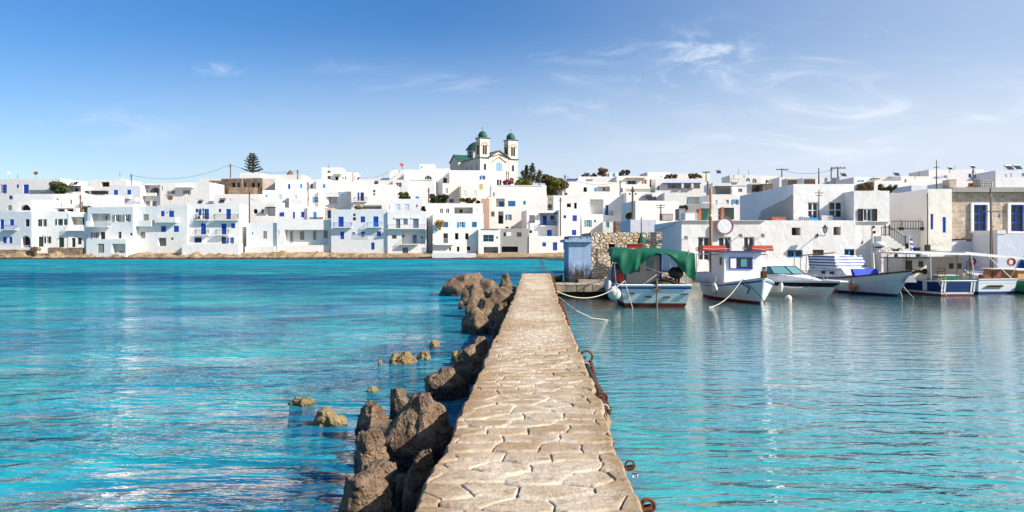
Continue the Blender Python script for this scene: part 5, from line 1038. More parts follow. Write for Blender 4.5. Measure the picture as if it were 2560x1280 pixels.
bush('broad yellow green tree crown right of the church', 'D', 1380, 660, 1630, 850, 176, 'leaf_olive', 15, 'leafy_tree', 'tree', 'trees', 2.4, .24, top=.5)
bush('bright yellow crown in front of the broad tree right of the church', 'D', 1430, 690, 1560, 800, 174, 'leaf_yellow', 16, 'leafy_tree', 'tree', 'trees', 1.3, .22)
def conifer(label, x, y0, y1, hw, Y, seed, m='needle', crop='D'):
    a, b_ = at(crop, x, y0, Y), at(crop, x, y1, Y); R = random.Random(seed); H = a.z-b_.z; e = empty('dark_conifer', b_, 0, label, 'tree', 'trees'); wd_ = hw/S/F*Y
    tb, cb_ = MB(), MB(); tb.tube([(0, 0, -1), (R.uniform(-.2, .2), 0, H*.5), (0, 0, H)], [.22, .14, .03], 6); z = H*.18
    while z < H:
        t = z/H; n = 4 if t < .85 else 3
        for k in range(n):
            an = R.uniform(0, 2*pi); l_ = wd_*(1.08-t)**.75*R.uniform(.45, 1.15)+.15; d = Vector((cos(an), sin(an), 0)); tip = Vector((0, 0, z))+d*l_+Vector((0, 0, l_*R.uniform(.05, .55)))
            tb.tube([(0, 0, z), Vector((0, 0, z)).lerp(tip, .6)-Vector((0, 0, .05)), tip], [.05, .03, .01], 4)
            for j in range(int(5+l_*7)):
                s = R.uniform(.25, 1.02); leaves(cb_, Vector((0, 0, z)).lerp(tip, s)+Vector((R.uniform(-.15, .15), R.uniform(-.15, .15), R.uniform(-.1, .12))), (.24, .24, .16), 4, R, .13)
        z += R.uniform(.16, .38)
    tb.build('trunk', MT['bark'], e); cb_.build('crown', MT[m], e)
conifer('dark conifer nearest the church', 1140, 575, 735, 62, 203, 41); conifer('slim dark conifer between the two bigger dark conifers by the church', 1172, 520, 735, 38, 205, 42)
conifer('tallest ragged dark conifer right of the church', 1238, 500, 740, 62, 204, 43); conifer('spreading dark conifer right of the tallest conifer', 1318, 575, 750, 75, 206, 44, 'leaf_olive')
for a in (('brown skyline bush left of the small teal shutter room', 'F', 430, 95, 565, 190, 205, 'leaf_dry', 22), ('dark skyline bush right of the small teal shutter room', 'F', 660, 108, 800, 185, 205, 'leaf_olive', 23), ('low skyline scrub behind the solar heater', 'F', 225, 150, 440, 200, 205, 'leaf_dry', 24), ('brown bush left above the pillared porch', 'F', 1188, 165, 1350, 220, 195, 'leaf_dry', 25), ('brown bush right above the pillared porch', 'F', 1465, 150, 1620, 215, 195, 'leaf_dry', 26), ('green bush in the gap left of the pillared porch house', 'F', 1025, 200, 1092, 370, 190, 'leaf_olive', 27), ('small olive bush beside the laundry gallery', 'F', 1362, 512, 1450, 575, 128, 'leaf_olive', 28), ('dark little bush on the slope left of the utility pole', 'F', 762, 595, 805, 680, 116, 'leaf', 29),
          ('bare brown vine tangle on the right skyline roof', 'H', 30, 262, 235, 352, 60, 'leaf_dry', 30), ('olive creeper beside the black arch', 'H', 290, 300, 530, 372, 62, 'leaf_olive', 31)):
    bush(*a, sz=.20 if a[6] > 100 else .08, dens=1.4 if a[6] > 100 else 2.0, top=.5)
# tall tiered conifer
a, b_ = at('B', 965, -85, 190), at('B', 965, 175, 190); e = empty('tiered_conifer', b_, 0, 'tall tiered conifer with a star shaped top on the left skyline', 'tree', 'trees'); H = a.z-b_.z; R = random.Random(8)
mb = MB(); mb.tube([(0, 0, -1), (0, 0, H)], [.28, .05], 7); bm_ = MB(); z = .8
while z < H-.1:
    t = z/H; ln_ = 2.75*(1-t)**.72+.25; nb = 8 if t < .8 else 5; ph = R.random()*6
    for k in range(nb):
        a = ph+2*pi*k/nb+R.uniform(-.15, .15); l_ = ln_*R.uniform(.8, 1.08); d = Vector((cos(a), sin(a), 0)); pts = [Vector((0, 0, z))+d*l_*s+Vector((0, 0, l_*(.10*s+.22*s*s))) for s in (0, .35, .7, 1)]
        mb.tube(pts, [.07, .05, .035, .015], 4)
        for j in range(int(16+l_*30)):
            s = R.uniform(.28, 1.0); p = Vector((0, 0, z))+d*l_*s+Vector((0, 0, l_*(.10*s+.22*s*s))); sd = Vector((-d.y, d.x, 0))*R.uniform(-.38, .38)*(1.15-s*.6)*min(1, l_); leaves(bm_, p+sd+Vector((0, 0, .08)), (.13, .13, .07), 2, R, .12)
    z += .42+.45*(1-t)
mb.build('trunk', MT['bark'], e); bm_.build('crown', MT['needle'], e)
# palm like plant by the stairs
p = at('H', 500, 1085, 43.8); e = empty('palm_plant', (p.x, 43.8, HB), 0, 'dark spiky palm plant at the foot of the outside stair', 'plant'); mb = MB(); R = random.Random(2)
for k in range(44):
    a = R.uniform(0, 2*pi); up_ = R.uniform(.5, 1.3); l_ = R.uniform(.6, .95); d = Vector((cos(a), sin(a), 0)); z0 = p.z-HB+.1; prev = None
    for s in range(6):
        t = s/5; c = Vector((0, 0, z0))+d*l_*t*.75+Vector((0, 0, l_*(up_*t-.95*t*t))); w = .05*(1-t)+.006; sd = Vector((-d.y, d.x, 0))*w
        if prev: mb.quad(prev[0], prev[1], c+sd, c-sd)
        prev = (c-sd, c+sd)
mb.build('leaf', MT['leaf'], e); mb = MB(); mb.tube([(0, 0, 0), (0, 0, z0)], [.12, .09], 8); mb.build('trunk', MT['bark'], e)
# dry stone walls and fence on the left shore
def wall_(label, crop, x0, y0, x1, y1, Y, m='drystone', dep=.6):
    a, b_ = at(crop, x0, y0, Y), at(crop, x1, y1, Y); mb = MB(); w, hh = b_.x-a.x, a.z-b_.z; n = max(4, int(w/.5)); R = random.Random(int(x0))
    tops = [hh+R.uniform(-.09, .09) for _ in range(n+1)]
    for i in range(n): mb.hexa([(w*i/n, 0, -.6), (w*(i+1)/n, 0, -.6), (w*(i+1)/n, dep, -.6), (w*i/n, dep, -.6), (w*i/n, 0, tops[i]), (w*(i+1)/n, 0, tops[i+1]), (w*(i+1)/n, dep, tops[i+1]), (w*i/n, dep, tops[i])])
    o = mb.build('stone_wall', MT[m], None, b_-Vector((w, 0, 0))); tag(o, label, 'wall', 'rough stone walls')
wall_('low brown stone wall below the arched blue door', 'A', -90, 1027, 362, 1092, 137); wall_('taller brown stone terrace wall below the green shutter house', 'A', 545, 1003, 945, 1085, 137)
p, q = at('A', -60, 1026, 137.5), at('A', 335, 975, 137.5); e = empty('white_fence', p, 0, 'thin white railing on the stone wall below the arched door', 'fence'); mb = MB(); w = q.x-p.x; hh = q.z-p.z
mb.box(0, w, 0, .05, hh-.05, hh); mb.box(0, w, 0, .05, .05, .1)
for i in range(int(w/.22)): mb.box(i*.22, i*.22+.035, .01, .04, 0, hh)
mb.build('railing', MT['whitepaint'], e)
# ------------------------------------------------------------------ boats
def boat(label, X, Y, deg, name='fishing_boat', cat='boat', group='boats moored in the harbour'):
    return empty(name, (X, Y, 0), radians(deg), label, cat, group)
class Hull:
    def __init__(s, root, L_, B_, zs, zm, zb_, bands, stern=.8, bp=2.2, rake=.5, wlm=.82, wlb=.35, rakes=.15, gun='whitepaint', deck='deckgrey', n=20, gr=.035, flare=.8):
        s.root, s.L, s.B = root, L_, B_; s.p = (zs, zm, zb_, stern, bp, rake, wlm, wlb, rakes, flare)
        for nm, m, lo, hi in bands:
            mb = MB(); K = 4; rows = []
            for i in range(n+1):
                t = i/n; zsr = s.sheer(t); g = lambda sp: sp[1] if sp[0] == 'a' else .14+(zsr-.14)*sp[1]
                z0, z1 = g(lo), g(hi); rows.append([s.pt(t, z0+(z1-z0)*k/K) for k in range(K+1)])
            for sd in (1, -1):
                vs = [(x, y*sd, z) for r in rows for (x, y, z) in r]; w = K+1
                mb.add(vs, [(i*w+k, (i+1)*w+k, (i+1)*w+k+1, i*w+k+1) for i in range(n) for k in range(K)])
            r0 = rows[0]; mb.add([(x, y, z) for x, y, z in r0]+[(x, -y, z) for x, y, z in r0], [(k, k+1, K+2+k, K+1+k) for k in range(K)])
            mb.build(nm, MT[m], root, smooth=False)
        mb = MB(); top = [s.pt(i/n, s.sheer(i/n)-.12) for i in range(n+1)]
        mb.add([(x, y-.01, z) for x, y, z in top]+[(x, -y+.01, z) for x, y, z in top], [(i, i+1, n+2+i, n+1+i) for i in range(n)]); mb.build('deck', MT[deck], root)
        mb = MB(); a = [s.pt(i/n, s.sheer(i/n)) for i in range(n+1)]
        mb.tube(a+[(x, -y, z) for x, y, z in a[::-1]]+[a[0]], gr, 6); mb.build('gunwale', MT[gun], root)
    def sheer(s, t):
        zs, zm, zb_ = s.p[:3]
        return zm+((zs-zm)*(1-t/.42)**2 if t < .42 else (zb_-zm)*((t-.42)/.58)**2)
    def beam(s, t):
        st, bp = s.p[3:5]
        return s.B/2*(st+(1-st)*sin(pi/2*t/.45) if t < .45 else max(.012, 1-((t-.45)/.55)**bp))
    def pt(s, t, z):
        zs, zm, zb_, st, bp, rake, wlm, wlb, rakes, fl = s.p; zz = max(-.3, z)/s.sheer(t)
        wl = wlm+(wlb-wlm)*max(0, (t-.4)/.6)
        w = wl+(1-wl)*max(0, zz)**fl if z >= 0 else wl*(1+z*1.2)
        return (-s.L/2+s.L*t+rake*zz*t**5-rakes*zz*(1-t)**5, s.beam(t)*w, z)
def pb(name, m, parent, f, smooth=False):
    mb = MB(); f(mb); return mb.build(name, MT[m], parent, smooth=smooth)
def fender_ball(label, X, Y, z, r, m='buoy', group='mooring fenders', name='ball_fender'):
    e = empty(name, (X, Y, z), 0, label, 'fender', group); pb('ball', m, e, lambda b: b.ball((0, 0, 0), r, 1.06, 18), True)
    pb('eye', 'trimblue' if m == 'buoy' else 'black', e, lambda b: b.lathe([(.3*r, r*.93), (.2*r, r*1.15), (.1*r, r*1.3)], 8)); return e
def fender_long(label, X, Y, z, h_, r, tilt=.12):
    e = empty('long_fender', (X, Y, z), 0, label, 'fender', 'mooring fenders'); e.rotation_euler = (0, tilt, 0)
    pb('tube', 'buoy', e, lambda b: b.lathe([(.02, -h_/2), (r*.7, -h_/2+.05), (r, -h_/2+.14), (r, h_/2-.14), (r*.7, h_/2-.05), (.03, h_/2)], 12), True)
    pb('line', 'rope', e, lambda b: b.tube([(0, 0, h_/2), (-.03, .03, h_/2+.4)], .012, 4)); return e
def rope(label, pts, r=.014, sag=0.0, name='mooring_rope', m='rope'):
    pts = [Vector(p) for p in pts]
    if len(pts) == 2: a, c = pts; pts = [a.lerp(c, t/12)-Vector((0, 0, sag*4*(t/12)*(1-t/12))) for t in range(13)]
    mb = MB(); mb.tube(pts, r, 5); return tag(mb.build(name, MT[m]), label, 'rope', 'mooring ropes')

# --- boat 1: white stern towards the pier, green tarpaulin
b1 = boat('white fishing boat stern on with draped green tarpaulin and red waterline', 5.66, 31.3, 86.5); L1, B1 = 6.0, 2.86
h1_ = Hull(b1, L1, B1, .97, .92, 1.35, (('bottom_paint', 'bottomred', ('a', -.3), ('a', .17)), ('hull', 'hullwhite', ('a', .17), ('f', .80)), ('rub_stripe', 'trimblue', ('f', .80), ('f', .90)), ('top_strake', 'hullwhite', ('f', .90), ('f', 1.0))), stern=.93, bp=2.4, rake=.7, wlm=.85, wlb=.3, rakes=.28, gr=.045)
pb('chine_line', 'deckgrey', b1, lambda b: b.tube([(-L1/2-.075, -1.2, .40), (-L1/2-.085, 1.2, .40)], .016, 4))
for y, z in ((.92, .60), (.28, .45), (-.42, .45), (-1.08, .58)):
    pb('scupper', 'black', b1, lambda b: b.box(-L1/2-.20, -L1/2-.10, y-.13, y+.13, z-.022, z+.022))
pb('rudder_post', 'oldwood', b1, lambda b: (b.tube([(-L1/2-.32, -.02, -.3), (-L1/2-.32, -.02, 1.25)], .035, 6), b.box(-L1/2-.36, -L1/2-.2, -.16, .12, .74, .84)))
def cab1(b): b.box(-1.15, .5, -.42, .98, .8, 2.25)
c1 = pb('cabin', 'cream_paint', b1, cab1)
pb('cabin_trim', 'trimblue', c1, lambda b: (b.box(-1.2, -1.152, -.5, -.42, .8, 2.25), b.box(-1.2, -1.152, .94, 1.0, .8, 2.25), b.box(-1.21, -1.152, -.42, .94, .8, .88), b.box(-1.25, .6, -.5, 1.05, 2.25, 2.32)))
dd = pb('cabin_door', 'cream_paint', c1, lambda b: (b.box(-1.185, -1.152, -.30, .28, .9, 2.15), b.box(-1.20, -1.186, -.22, .2, .98, 1.36)))
pb('door_window', 'tealglass', c1, lambda b: b.box(-1.196, -1.187, -.16, .14, 1.52, 2.05)); pb('side_window', 'tealglass', c1, lambda b: b.box(-1.17, -1.153, .42, .82, 1.5, 1.85))
pb('window_rim', 'black', c1, lambda b: b.tube([(-1.175, .4, 1.48), (-1.175, .84, 1.48), (-1.175, .84, 1.87), (-1.175, .4, 1.87), (-1.175, .4, 1.48)], .02, 5))
# tarpaulin: a sheet on posts, sagging to two long corners
def tarp(mb):
    nx, ny = 28, 14; x0, x1 = -2.75, .9
    def z(u, v):      # u across 0 left..1 right (seen from the pier), v 0 aft edge .. 1 fore edge
        top = 2.60-.10*u-.20*max(0, u-.6)+.05*sin(u*9+v*4)*.6
        return top
    vs = []
    for j in range(ny+1):
        v = j/ny
        for i in range(nx+1):
            u = i/nx; y = 1.55-3.15*u; x = x0+.3+(x1-x0-.3)*v; zz = z(u, v)+.03*sin(7*v+5*u)-.10*abs(2*v-1)**2
            vs.append((x, y+.05*sin(v*6), zz))
    w = nx+1; mb.add(vs, [(j*w+i, j*w+i+1, (j+1)*w+i+1, (j+1)*w+i) for j in range(ny) for i in range(nx)])
    drop = [(0, .55), (.10, .78), (.17, 1.35), (.24, 1.28), (.32, .85), (.42, .42), (.52, .14), (.60, .07), (.66, .12), (.74, .42), (.82, .85), (.90, 1.2), (.96, 1.36), (1, 1.40)]
    def dr(u):
        for (a, da), (c, dc) in zip(drop, drop[1:]):
            if u <= c: return da+(dc-da)*(u-a)/(c-a)
        return drop[-1][1]
    vs = []; K = 8; M_ = 60
    for i in range(M_+1):
        u = i/M_; y = 1.55-3.15*u; t0 = z(u, 0)-.10+.03*sin(5*u)
        for k in range(K+1):
            s = k/K; d = dr(u)*s*.84; fold = .05*s*sin(u*41)*min(1, dr(u))+.035*s*sin(u*17+2)+.02*sin(u*73+s*4)*s
            vs.append((x0+.3-.10*s-.08*sin(s*pi)+fold, y+(.16*s if u < .2 else 0)*(1-s*.2)-.12*s*(u-.5)*0, t0-d))
    w = K+1; mb.add(vs, [(i*w+k, (i+1)*w+k, (i+1)*w+k+1, i*w+k+1) for i in range(M_) for k in range(K)])
    vs = []; M_ = 16
    for side, y0 in ((0, 1.55), (1, -1.60)):
        vs = []
        for i in range(M_+1):
            v = i/M_; x = x0+.3+(x1-x0-.3)*v; t0 = z(side, v)-.10*abs(2*v-1)**2
            for k in range(5): s = k/4; d = (.55 if side == 0 else 1.0)*(1-v)**1.5*s+.12*s; vs.append((x, y0+(.05+.05*sin(v*20))*s*(1 if side == 0 else -1), t0-d))
        mb.add(vs, [(i*5+k, (i+1)*5+k, (i+1)*5+k+1, i*5+k+1) for i in range(M_) for k in range(4)])
tp = pb('tarpaulin', 'tarp', b1, tarp, True)
for x, y in ((-2.4, 1.55), (-2.45, -1.36), (.8, 1.2), (.8, -1.2)): pb('canopy_post', 'steel', b1, lambda b: b.tube([(x, y*.92, .85), (x, y, 2.5)], .024, 6))
pb('bow_rail', 'steel', b1, lambda b: (b.tube([(.2, 1.38, 1.55), (1.4, 1.2, 1.7), (2.4, .7, 1.85), (3.2, .0, 1.95)], .02, 5), [b.tube([(x, y, 1.0), (x, y, z)], .018, 5) for x, y, z in ((.2, 1.38, 1.55), (1.4, 1.2, 1.7), (2.4, .7, 1.85))]))
pb('net_winch', 'black', b1, lambda b: (b.lathe([(.27, -.22), (.27, -.17), (.12, -.15), (.12, .15), (.27, .17), (.27, .22)], 16, (0, 0, 0))), True)
w_ = [o for o in b1.children if o.name.startswith('net_winch')][0]; w_.location = (-1.9, -.95, 1.45); w_.rotation_euler = (0, pi/2, 0)
pb('winch_stand', 'rust', b1, lambda b: (b.tube([(-1.9, -.95, .8), (-1.9, -.95, 1.3)], .05, 6), b.tube([(-1.7, -1.1, .8), (-1.7, -1.1, 1.9)], .05, 6)))
pb('boat_hook', 'oldwood', b1, lambda b: b.tube([(-2.5, .35, 1.75), (-2.4, -.6, 1.35)], .02, 5))
tag(empty('steel_drum', P(1534, 702, 30.6), 0), 'blue grey drum by the port rail of the green tarpaulin boat', 'drum'); e = bpy.data.objects['steel_drum']; e.rotation_euler = (.3, .35, 0)
pb('drum_body', 'slate', e, lambda b: b.lathe([(.30, 0), (.32, .02), (.30, .05), (.30, .3), (.32, .32), (.30, .35), (.30, .62)], 16), True); pb('drum_lid', 'rosewood', e, lambda b: b.lathe([(.31, .625), (.31, .66), (.02, .67)], 16))
e = empty('red_bucket', P(1549, 704, 29.6), 0, 'dark red bucket beside the tarpaulin post', 'bucket'); pb('tub', 'red', e, lambda b: b.lathe([(.13, 0), (.17, .3), (.175, .32)], 12)); pb('handle', 'steel', e, lambda b: b.tube([(.17, 0, .3), (.1, 0, .42), (-.1, 0, .42), (-.17, 0, .3)], .01, 4))
e = empty('red_crate', (5.35, 32.2, 2.24), 0, 'red crate on top behind the green tarpaulin', 'crate'); pb('box', 'red', e, lambda b: b.box(-.32, .32, -.2, .2, 0, .16)); pb('rim', 'orange', e, lambda b: b.box(-.35, .35, -.23, .23, .161, .20))
e = empty('folded_parasol', (6.15, 35.2, .5), 0, 'folded dark green parasol standing against the stone hut', 'parasol'); pb('pole', 'polewood', e, lambda b: b.tube([(0, 0, 0), (0, 0, 3.2)], .025, 6)); pb('fabric', 'netgreen', e, lambda b: b.lathe([(.24, 1.65), (.27, 1.75), (.19, 2.0), (.09, 2.3), (.03, 2.5)], 9))
g1 = lambda px_, py_, Y_: P(px_, py_, Y_)
p = g1(1536, 733, 28.3); fender_ball('big white ball fender at the stern corner of the green tarpaulin boat', p.x, p.y, p.z, .265)
p = g1(1516, 707, 29.6); fender_long('upper left white tube fender hanging beside the big ball fender', p.x, p.y, p.z, .46, .095, .25)
p = g1(1521, 716, 29.0); fender_long('lower right white tube fender hanging beside the big ball fender', p.x, p.y, p.z, .48, .095, .2)
e = empty('net_heap', (6.05, 29.3, .78), 0, 'heap of brown nets and hoops on the stern of the tarpaulin boat', 'nets')
R = random.Random(6); pb('hoop', 'rust', e, lambda b: [b.torus((R.uniform(-.45, .4), R.uniform(-.2, .2), R.uniform(.05, .28)), R.uniform(.12, .22), .02, 14, 5, Matrix.Rotation(R.uniform(.4, 1.6), 3, 'X')) for _ in range(1)])
for _ in range(6): pb('hoop', R.choice(('rust', 'rope', 'steel')), e, lambda b: b.torus((R.uniform(-.5, .4), R.uniform(-.2, .2), R.uniform(.05, .25)), R.uniform(.10, .2), .016, 14, 5, Matrix.Rotation(R.uniform(.4, 1.6), 3, 'X')))
pb('net', 'algae', e, lambda b: b.lathe([(.6, 0), (.5, .12), (.3, .2), (.05, .24)], 14), True)
rope('slack white rope from the pier edge to the stern of the green tarpaulin boat', (P(1392, 728, 25.5), P(1562, 702, 28.2)), .015, .42)
rope('white rope dropping from the stern of the green tarpaulin boat into the water', (P(1562, 703, 28.0), P(1582, 772, 27.6)), .013)
rope('white rope running down from the pier into the harbour water', (P(1396, 742, 23.5), P(1440, 776, 22.6), P(1480, 795, 23.0), P(1540, 803, 23.4)), .013)
rope('thin rope crossing the foot of the worn blue wall', (P(1416, 692, 33), P(1520, 680, 30.6)), .010, .12)
rope('thin dark rope lying along the ledge before the blue wall', (P(1392, 712, 31), P(1520, 696, 30.6)), .010, .15, m='polewood')

b1.scale.z = .87
# --- boat 2: white caique, bow towards the camera, mast and orange rafts
b2 = boat('white wooden fishing boat bow on with wheelhouse and orange life rafts', 10.05, 33.1, 269); L2, B2 = 7.0, 2.75
h2_ = Hull(b2, L2, B2, .95, .82, 1.42, (('bottom_paint', 'bottomred', ('a', -.3), ('a', .14)), ('hull', 'hullwhite', ('a', .14), ('f', .84)), ('rub_stripe', 'trimblue', ('f', .84), ('f', .92)), ('top_strake', 'hullwhite', ('f', .92), ('f', 1.0))), stern=.55, bp=2.3, rake=.25, wlm=.85, wlb=.45, rakes=.3, gr=.04)
pb('stem_post', 'whitepaint', b2, lambda b: b.tube([(3.45, 0, -.3), (3.56, 0, .6), (3.74, 0, 1.45)], .06, 6)); pb('stem_head', 'rust', b2, lambda b: b.box(3.62, 3.86, -.09, .09, 1.42, 1.78))
wh = pb('wheelhouse', 'whitepaint', b2, lambda b: (b.hexa([(-1.1, -.85, .7), (1.0, -.82, .7), (1.0, .82, .7), (-1.1, .85, .7), (-1.1, -.85, 2.75), (.92, -.80, 2.75), (.92, .80, 2.75), (-1.1, .85, 2.75)])))
pb('wheelhouse_roof', 'trimblue', wh, lambda b: b.box(-1.25, 1.1, -.95, .95, 2.752, 2.82))
pb('front_window', 'glass', wh, lambda b: b.box(.965, .985, -.55, .38, 1.82, 2.42)); pb('window_rim', 'trimblue', wh, lambda b: [b.tube([(.985, -.57, 1.8), (.985, .40, 1.8), (.985, .40, 2.44), (.985, -.57, 2.44), (.985, -.57, 1.8)], .03, 5), b.box(.986, .998, .18, .21, 1.82, 2.42)])
pb('white_blind', 'whitepaint', wh, lambda b: b.box(.987, .992, -.55+.0, -.30, 1.83, 2.41)); pb('window_reflection', 'tealglass', wh, lambda b: b.box(.987, .991, -.1, .16, 1.92, 2.36))
pb('side_window', 'black', wh, lambda b: b.box(.30, .55, -.845, -.825, 2.0, 2.45))
pb('awning_frame', 'steel', b2, lambda b: [b.tube([(-3.2, s*1.05, .9), (-3.2, s*1.05, 2.55), (-1.2, s*1.3, 2.62), (.2, s*1.3, 2.62), (.2, s*1.2, 1.0)], .022, 6) for s in (1, -1)]+[b.tube([(x, -1.25, 2.6), (x, 1.25, 2.6)], .02, 5) for x in (-3.1, -1.2, .2)])
for y0, y1, lb in ((-1.65, -.55, 'left of the two orange life rafts on the wheelhouse roof frame'), (.52, 1.5, 'right of the two orange life rafts on the wheelhouse roof frame')):
    e = empty('life_raft', b2.matrix_basis @ Vector((0, 0, 0)) if False else (10.05, 33.1, 2.12), radians(269), lb, 'life raft', 'orange life rafts')
    pb('raft_box', 'raftred', e, lambda b: b.hexa([(-.5, y0, 0), (.45, y0, 0), (.45, y1, 0), (-.5, y1, 0), (-.42, y0+.08, .24), (.38, y0+.08, .24), (.38, y1-.04, .24), (-.42, y1-.04, .24)])); pb('lashing', 'rope', e, lambda b: b.tube([(.46, y0+.05, .1), (.47, (y0+y1)/2, .06), (.46, y1-.05, .1)], .014, 5))
ms = empty('wooden_mast', (10.05-.95+.55, 35.0, .8), 0, 'tall orange brown wooden mast rising behind the bow on fishing boat', 'mast'); pt_ = P(1777, 470, 35.0); ms.location = (pt_.x, 35.0, .8); Hm = pt_.z-.8
pb('pole', 'wood', ms, lambda b: b.tube([(0, 0, 0), (0, 0, Hm)], [.085, .06], 10), True); pb('crosstree', 'whitepaint', ms, lambda b: (b.box(-.42, .75, -.04, .04, Hm*.83, Hm*.83+.06), b.ball((0, -.05, Hm*.69), .07)))
pb('stay', 'rope', ms, lambda b: [b.tube([(0, 0, Hm*.82), (dx_, dy_, .3)], .008, 4) for dx_, dy_ in ((-1.0, -1.2), (-.8, -.4), (1.3, -.8), (1.9, -2.2), (2.5, -4.5))])
e = empty('greek_flag', P(1792, 560, 46.0), 0, 'blue and white striped flag with a cross above the round sign', 'flag')
def flagm(mb):
    W_, H_ = .95, .62; n = 14
    def q(x, z): return (x, .07*sin(x*7), z-.25*x-.04*sin(x*6))
    for k in range(9):
        for i in range(n):
            a, c = W_*i/n, W_*(i+1)/n; z0, z1 = H_*k/9-H_/2, H_*(k+1)/9-H_/2; blue = k % 2 == 0
            if a < .36 and k >= 4: blue = not ((.14 <= (a+c)/2 <= .22) or k == 6)
            mb.quad(q(a, z0), q(c, z0), q(c, z1), q(a, z1), 0 if blue else 1)
mb = MB(); flagm(mb); f_ = mb.build('cloth', [MT['trimblue'], MT['whitepaint']], e); f_.rotation_euler = (0, .5, 0); pb('staff', 'whitepaint', e, lambda b: b.tube([(-.02, .03, .5), (.12, .03, -1.0)], .018, 5))
e = empty('tyre_fender', P(1787, 721, 31.3), radians(0), 'white painted tyre hanging on the bow on fishing boat', 'fender', 'mooring fenders'); pb('tyre', 'buoy', e, lambda b: b.torus((0, 0, 0), .16, .075, 20, 10, Matrix.Rotation(radians(78), 3, 'Y')), True); pb('line', 'rope', e, lambda b: b.tube([(0, 0, .2), (.08, .02, .55)], .012, 4))
e = empty('canvas_cover', P(1762, 690, 35.2)+Vector((0, 0, -.1)), 0, 'rounded beige canvas hump on the port stern of the bow on fishing boat', 'canvas'); pb('cover', 'canvas', e, lambda b: b.lathe([(.62, -.2), (.60, .12), (.45, .28), (.05, .32)], 16), True); pb('hoop', 'black', e, lambda b: b.tube([(-.6, -.1, .1), (-.5, -.3, .28), (.4, -.3, .30), (.62, -.3, -.1)], .02, 5))
pb('anchor', 'black', b2, lambda b: (b.tube([(3.0, -.62, 1.05), (3.3, -.42, .85)], .03, 6), b.tube([(3.3, -.42, .85), (3.28, -.5, .55)], .03, 6)))
fender_long('grey fender between the bow on fishing boat and the speedboat', P(1943, 730, 32).x, 31.6, .55, .45, .10, .2)
rope('pale mooring rope from the bow of the fishing boat down into the water', (P(1855, 698, 29.8), P(1772, 768, 28.2)), .016, .25)
rope('dark mooring rope from the bow of the fishing boat', (P(1857, 698, 29.8), P(1902, 742, 29.0), P(1914, 764, 28.6)), .014, m='black')

b2.scale.z = .75
# --- boat 3: speedboat
b3 = boat('sleek white speedboat with a black hull band and raked windscreen', 13.2, 35.6, 281, 'speedboat'); L3, B3 = 6.2, 2.3
b3.rotation_euler.z = radians(282)
Hull(b3, L3, B3, .95, .95, 1.12, (('hull', 'hullwhite', ('a', -.3), ('f', .62)), ('black_band', 'hullblack', ('f', .62), ('f', .90)), ('top_strake', 'hullwhite', ('f', .90), ('f', 1.0))), stern=.9, bp=2.6, rake=1.0, wlm=.8, wlb=.2, rakes=.1, deck='whitepaint', gr=.025)
fd = pb('foredeck', 'whitepaint', b3, lambda b: b.hexa([(-.3, -1.0, .9), (2.9, -.2, 1.0), (2.9, .2, 1.0), (-.3, 1.0, .9), (-.3, -.85, 1.42), (2.6, -.12, 1.12), (2.6, .12, 1.12), (-.3, .85, 1.42)]))
pb('stern_cover', 'whitepaint', b3, lambda b: b.hexa([(-2.9, -1.0, .95), (-.5, -1.0, .95), (-.5, 1.0, .95), (-2.9, 1.0, .95), (-2.7, -.8, 2.0), (-1.0, -.8, 2.1), (-1.0, .8, 2.1), (-2.7, .8, 2.0)]))
ws = [(-1.0, -1.0, 1.35), (.25, -.82, 1.38), (.55, 0, 1.36), (.25, .82, 1.38), (-1.0, 1.0, 1.35)]; wt = [(-1.2, -.85, 1.72), (-.35, -.68, 1.82), (-.15, 0, 1.84), (-.35, .68, 1.82), (-1.2, .85, 1.72)]
wsb = pb('windscreen', 'tealglass', b3, lambda b: [b.quad(ws[i], ws[i+1], wt[i+1], wt[i]) for i in range(4)])
pb('screen_frame', 'black', wsb, lambda b: (b.tube(ws, .03, 5), b.tube(wt, .03, 5), [b.tube([ws[i], wt[i]], .03, 5) for i in range(5)]))
pb('pulpit_rail', 'steel', b3, lambda b: [b.tube([(.2, s*1.05, 1.25), (1.6, s*.82, 1.38), (2.8, s*.3, 1.45), (3.5, 0, 1.45)], .018, 5) for s in (1, -1)]+[b.tube([(x, s*y, 1.0), (x, s*y, z)], .014, 4) for s in (1, -1) for x, y, z in ((.9, .93, 1.3), (1.8, .77, 1.39), (2.6, .4, 1.43))])
pb('bow_platform', 'whitepaint', b3, lambda b: b.box(3.0, 4.3, -.2, .2, 1.08, 1.15)); pb('anchor', 'steel', b3, lambda b: (b.tube([(3.4, 0, 1.05), (4.1, 0, .9)], .03, 6), b.tube([(3.8, -.2, .75), (4.1, 0, .95), (3.8, .2, .75)], .03, 6)))
pb('bimini_arch', 'canvas', b3, lambda b: (b.tube([(-2.3, -1.0, 1.0), (-2.1, -.95, 2.2), (-2.1, .95, 2.2), (-2.3, 1.0, 1.0)], .06, 8)))
e = fender_ball('small cream mooring buoy floating in front of the speedboat', P(1971, 749, 32).x, 32.0, .06, .15, 'cream_paint', 'mooring fenders', 'mooring_buoy')
rope('pale rope between the fishing boat bow and the speedboat', (P(1948, 714, 32.5), P(2052, 708, 33.0)), .012, .15)
e = empty('net_bundle', P(1928, 690, 36), 0, 'bundle of striped nets and a dark bag between fishing boat and speedboat', 'nets')
for k, (x, z, m) in enumerate(((-.35, .1, 'rope'), (-.1, .2, 'black'), (.1, .05, 'slate'), (-.5, -.15, 'canvas'), (.25, -.2, 'yellow'))): pb('net', m, e, lambda b: b.ball((x, .1*k, z), .22, .9, 10))

b3.scale.z = .74
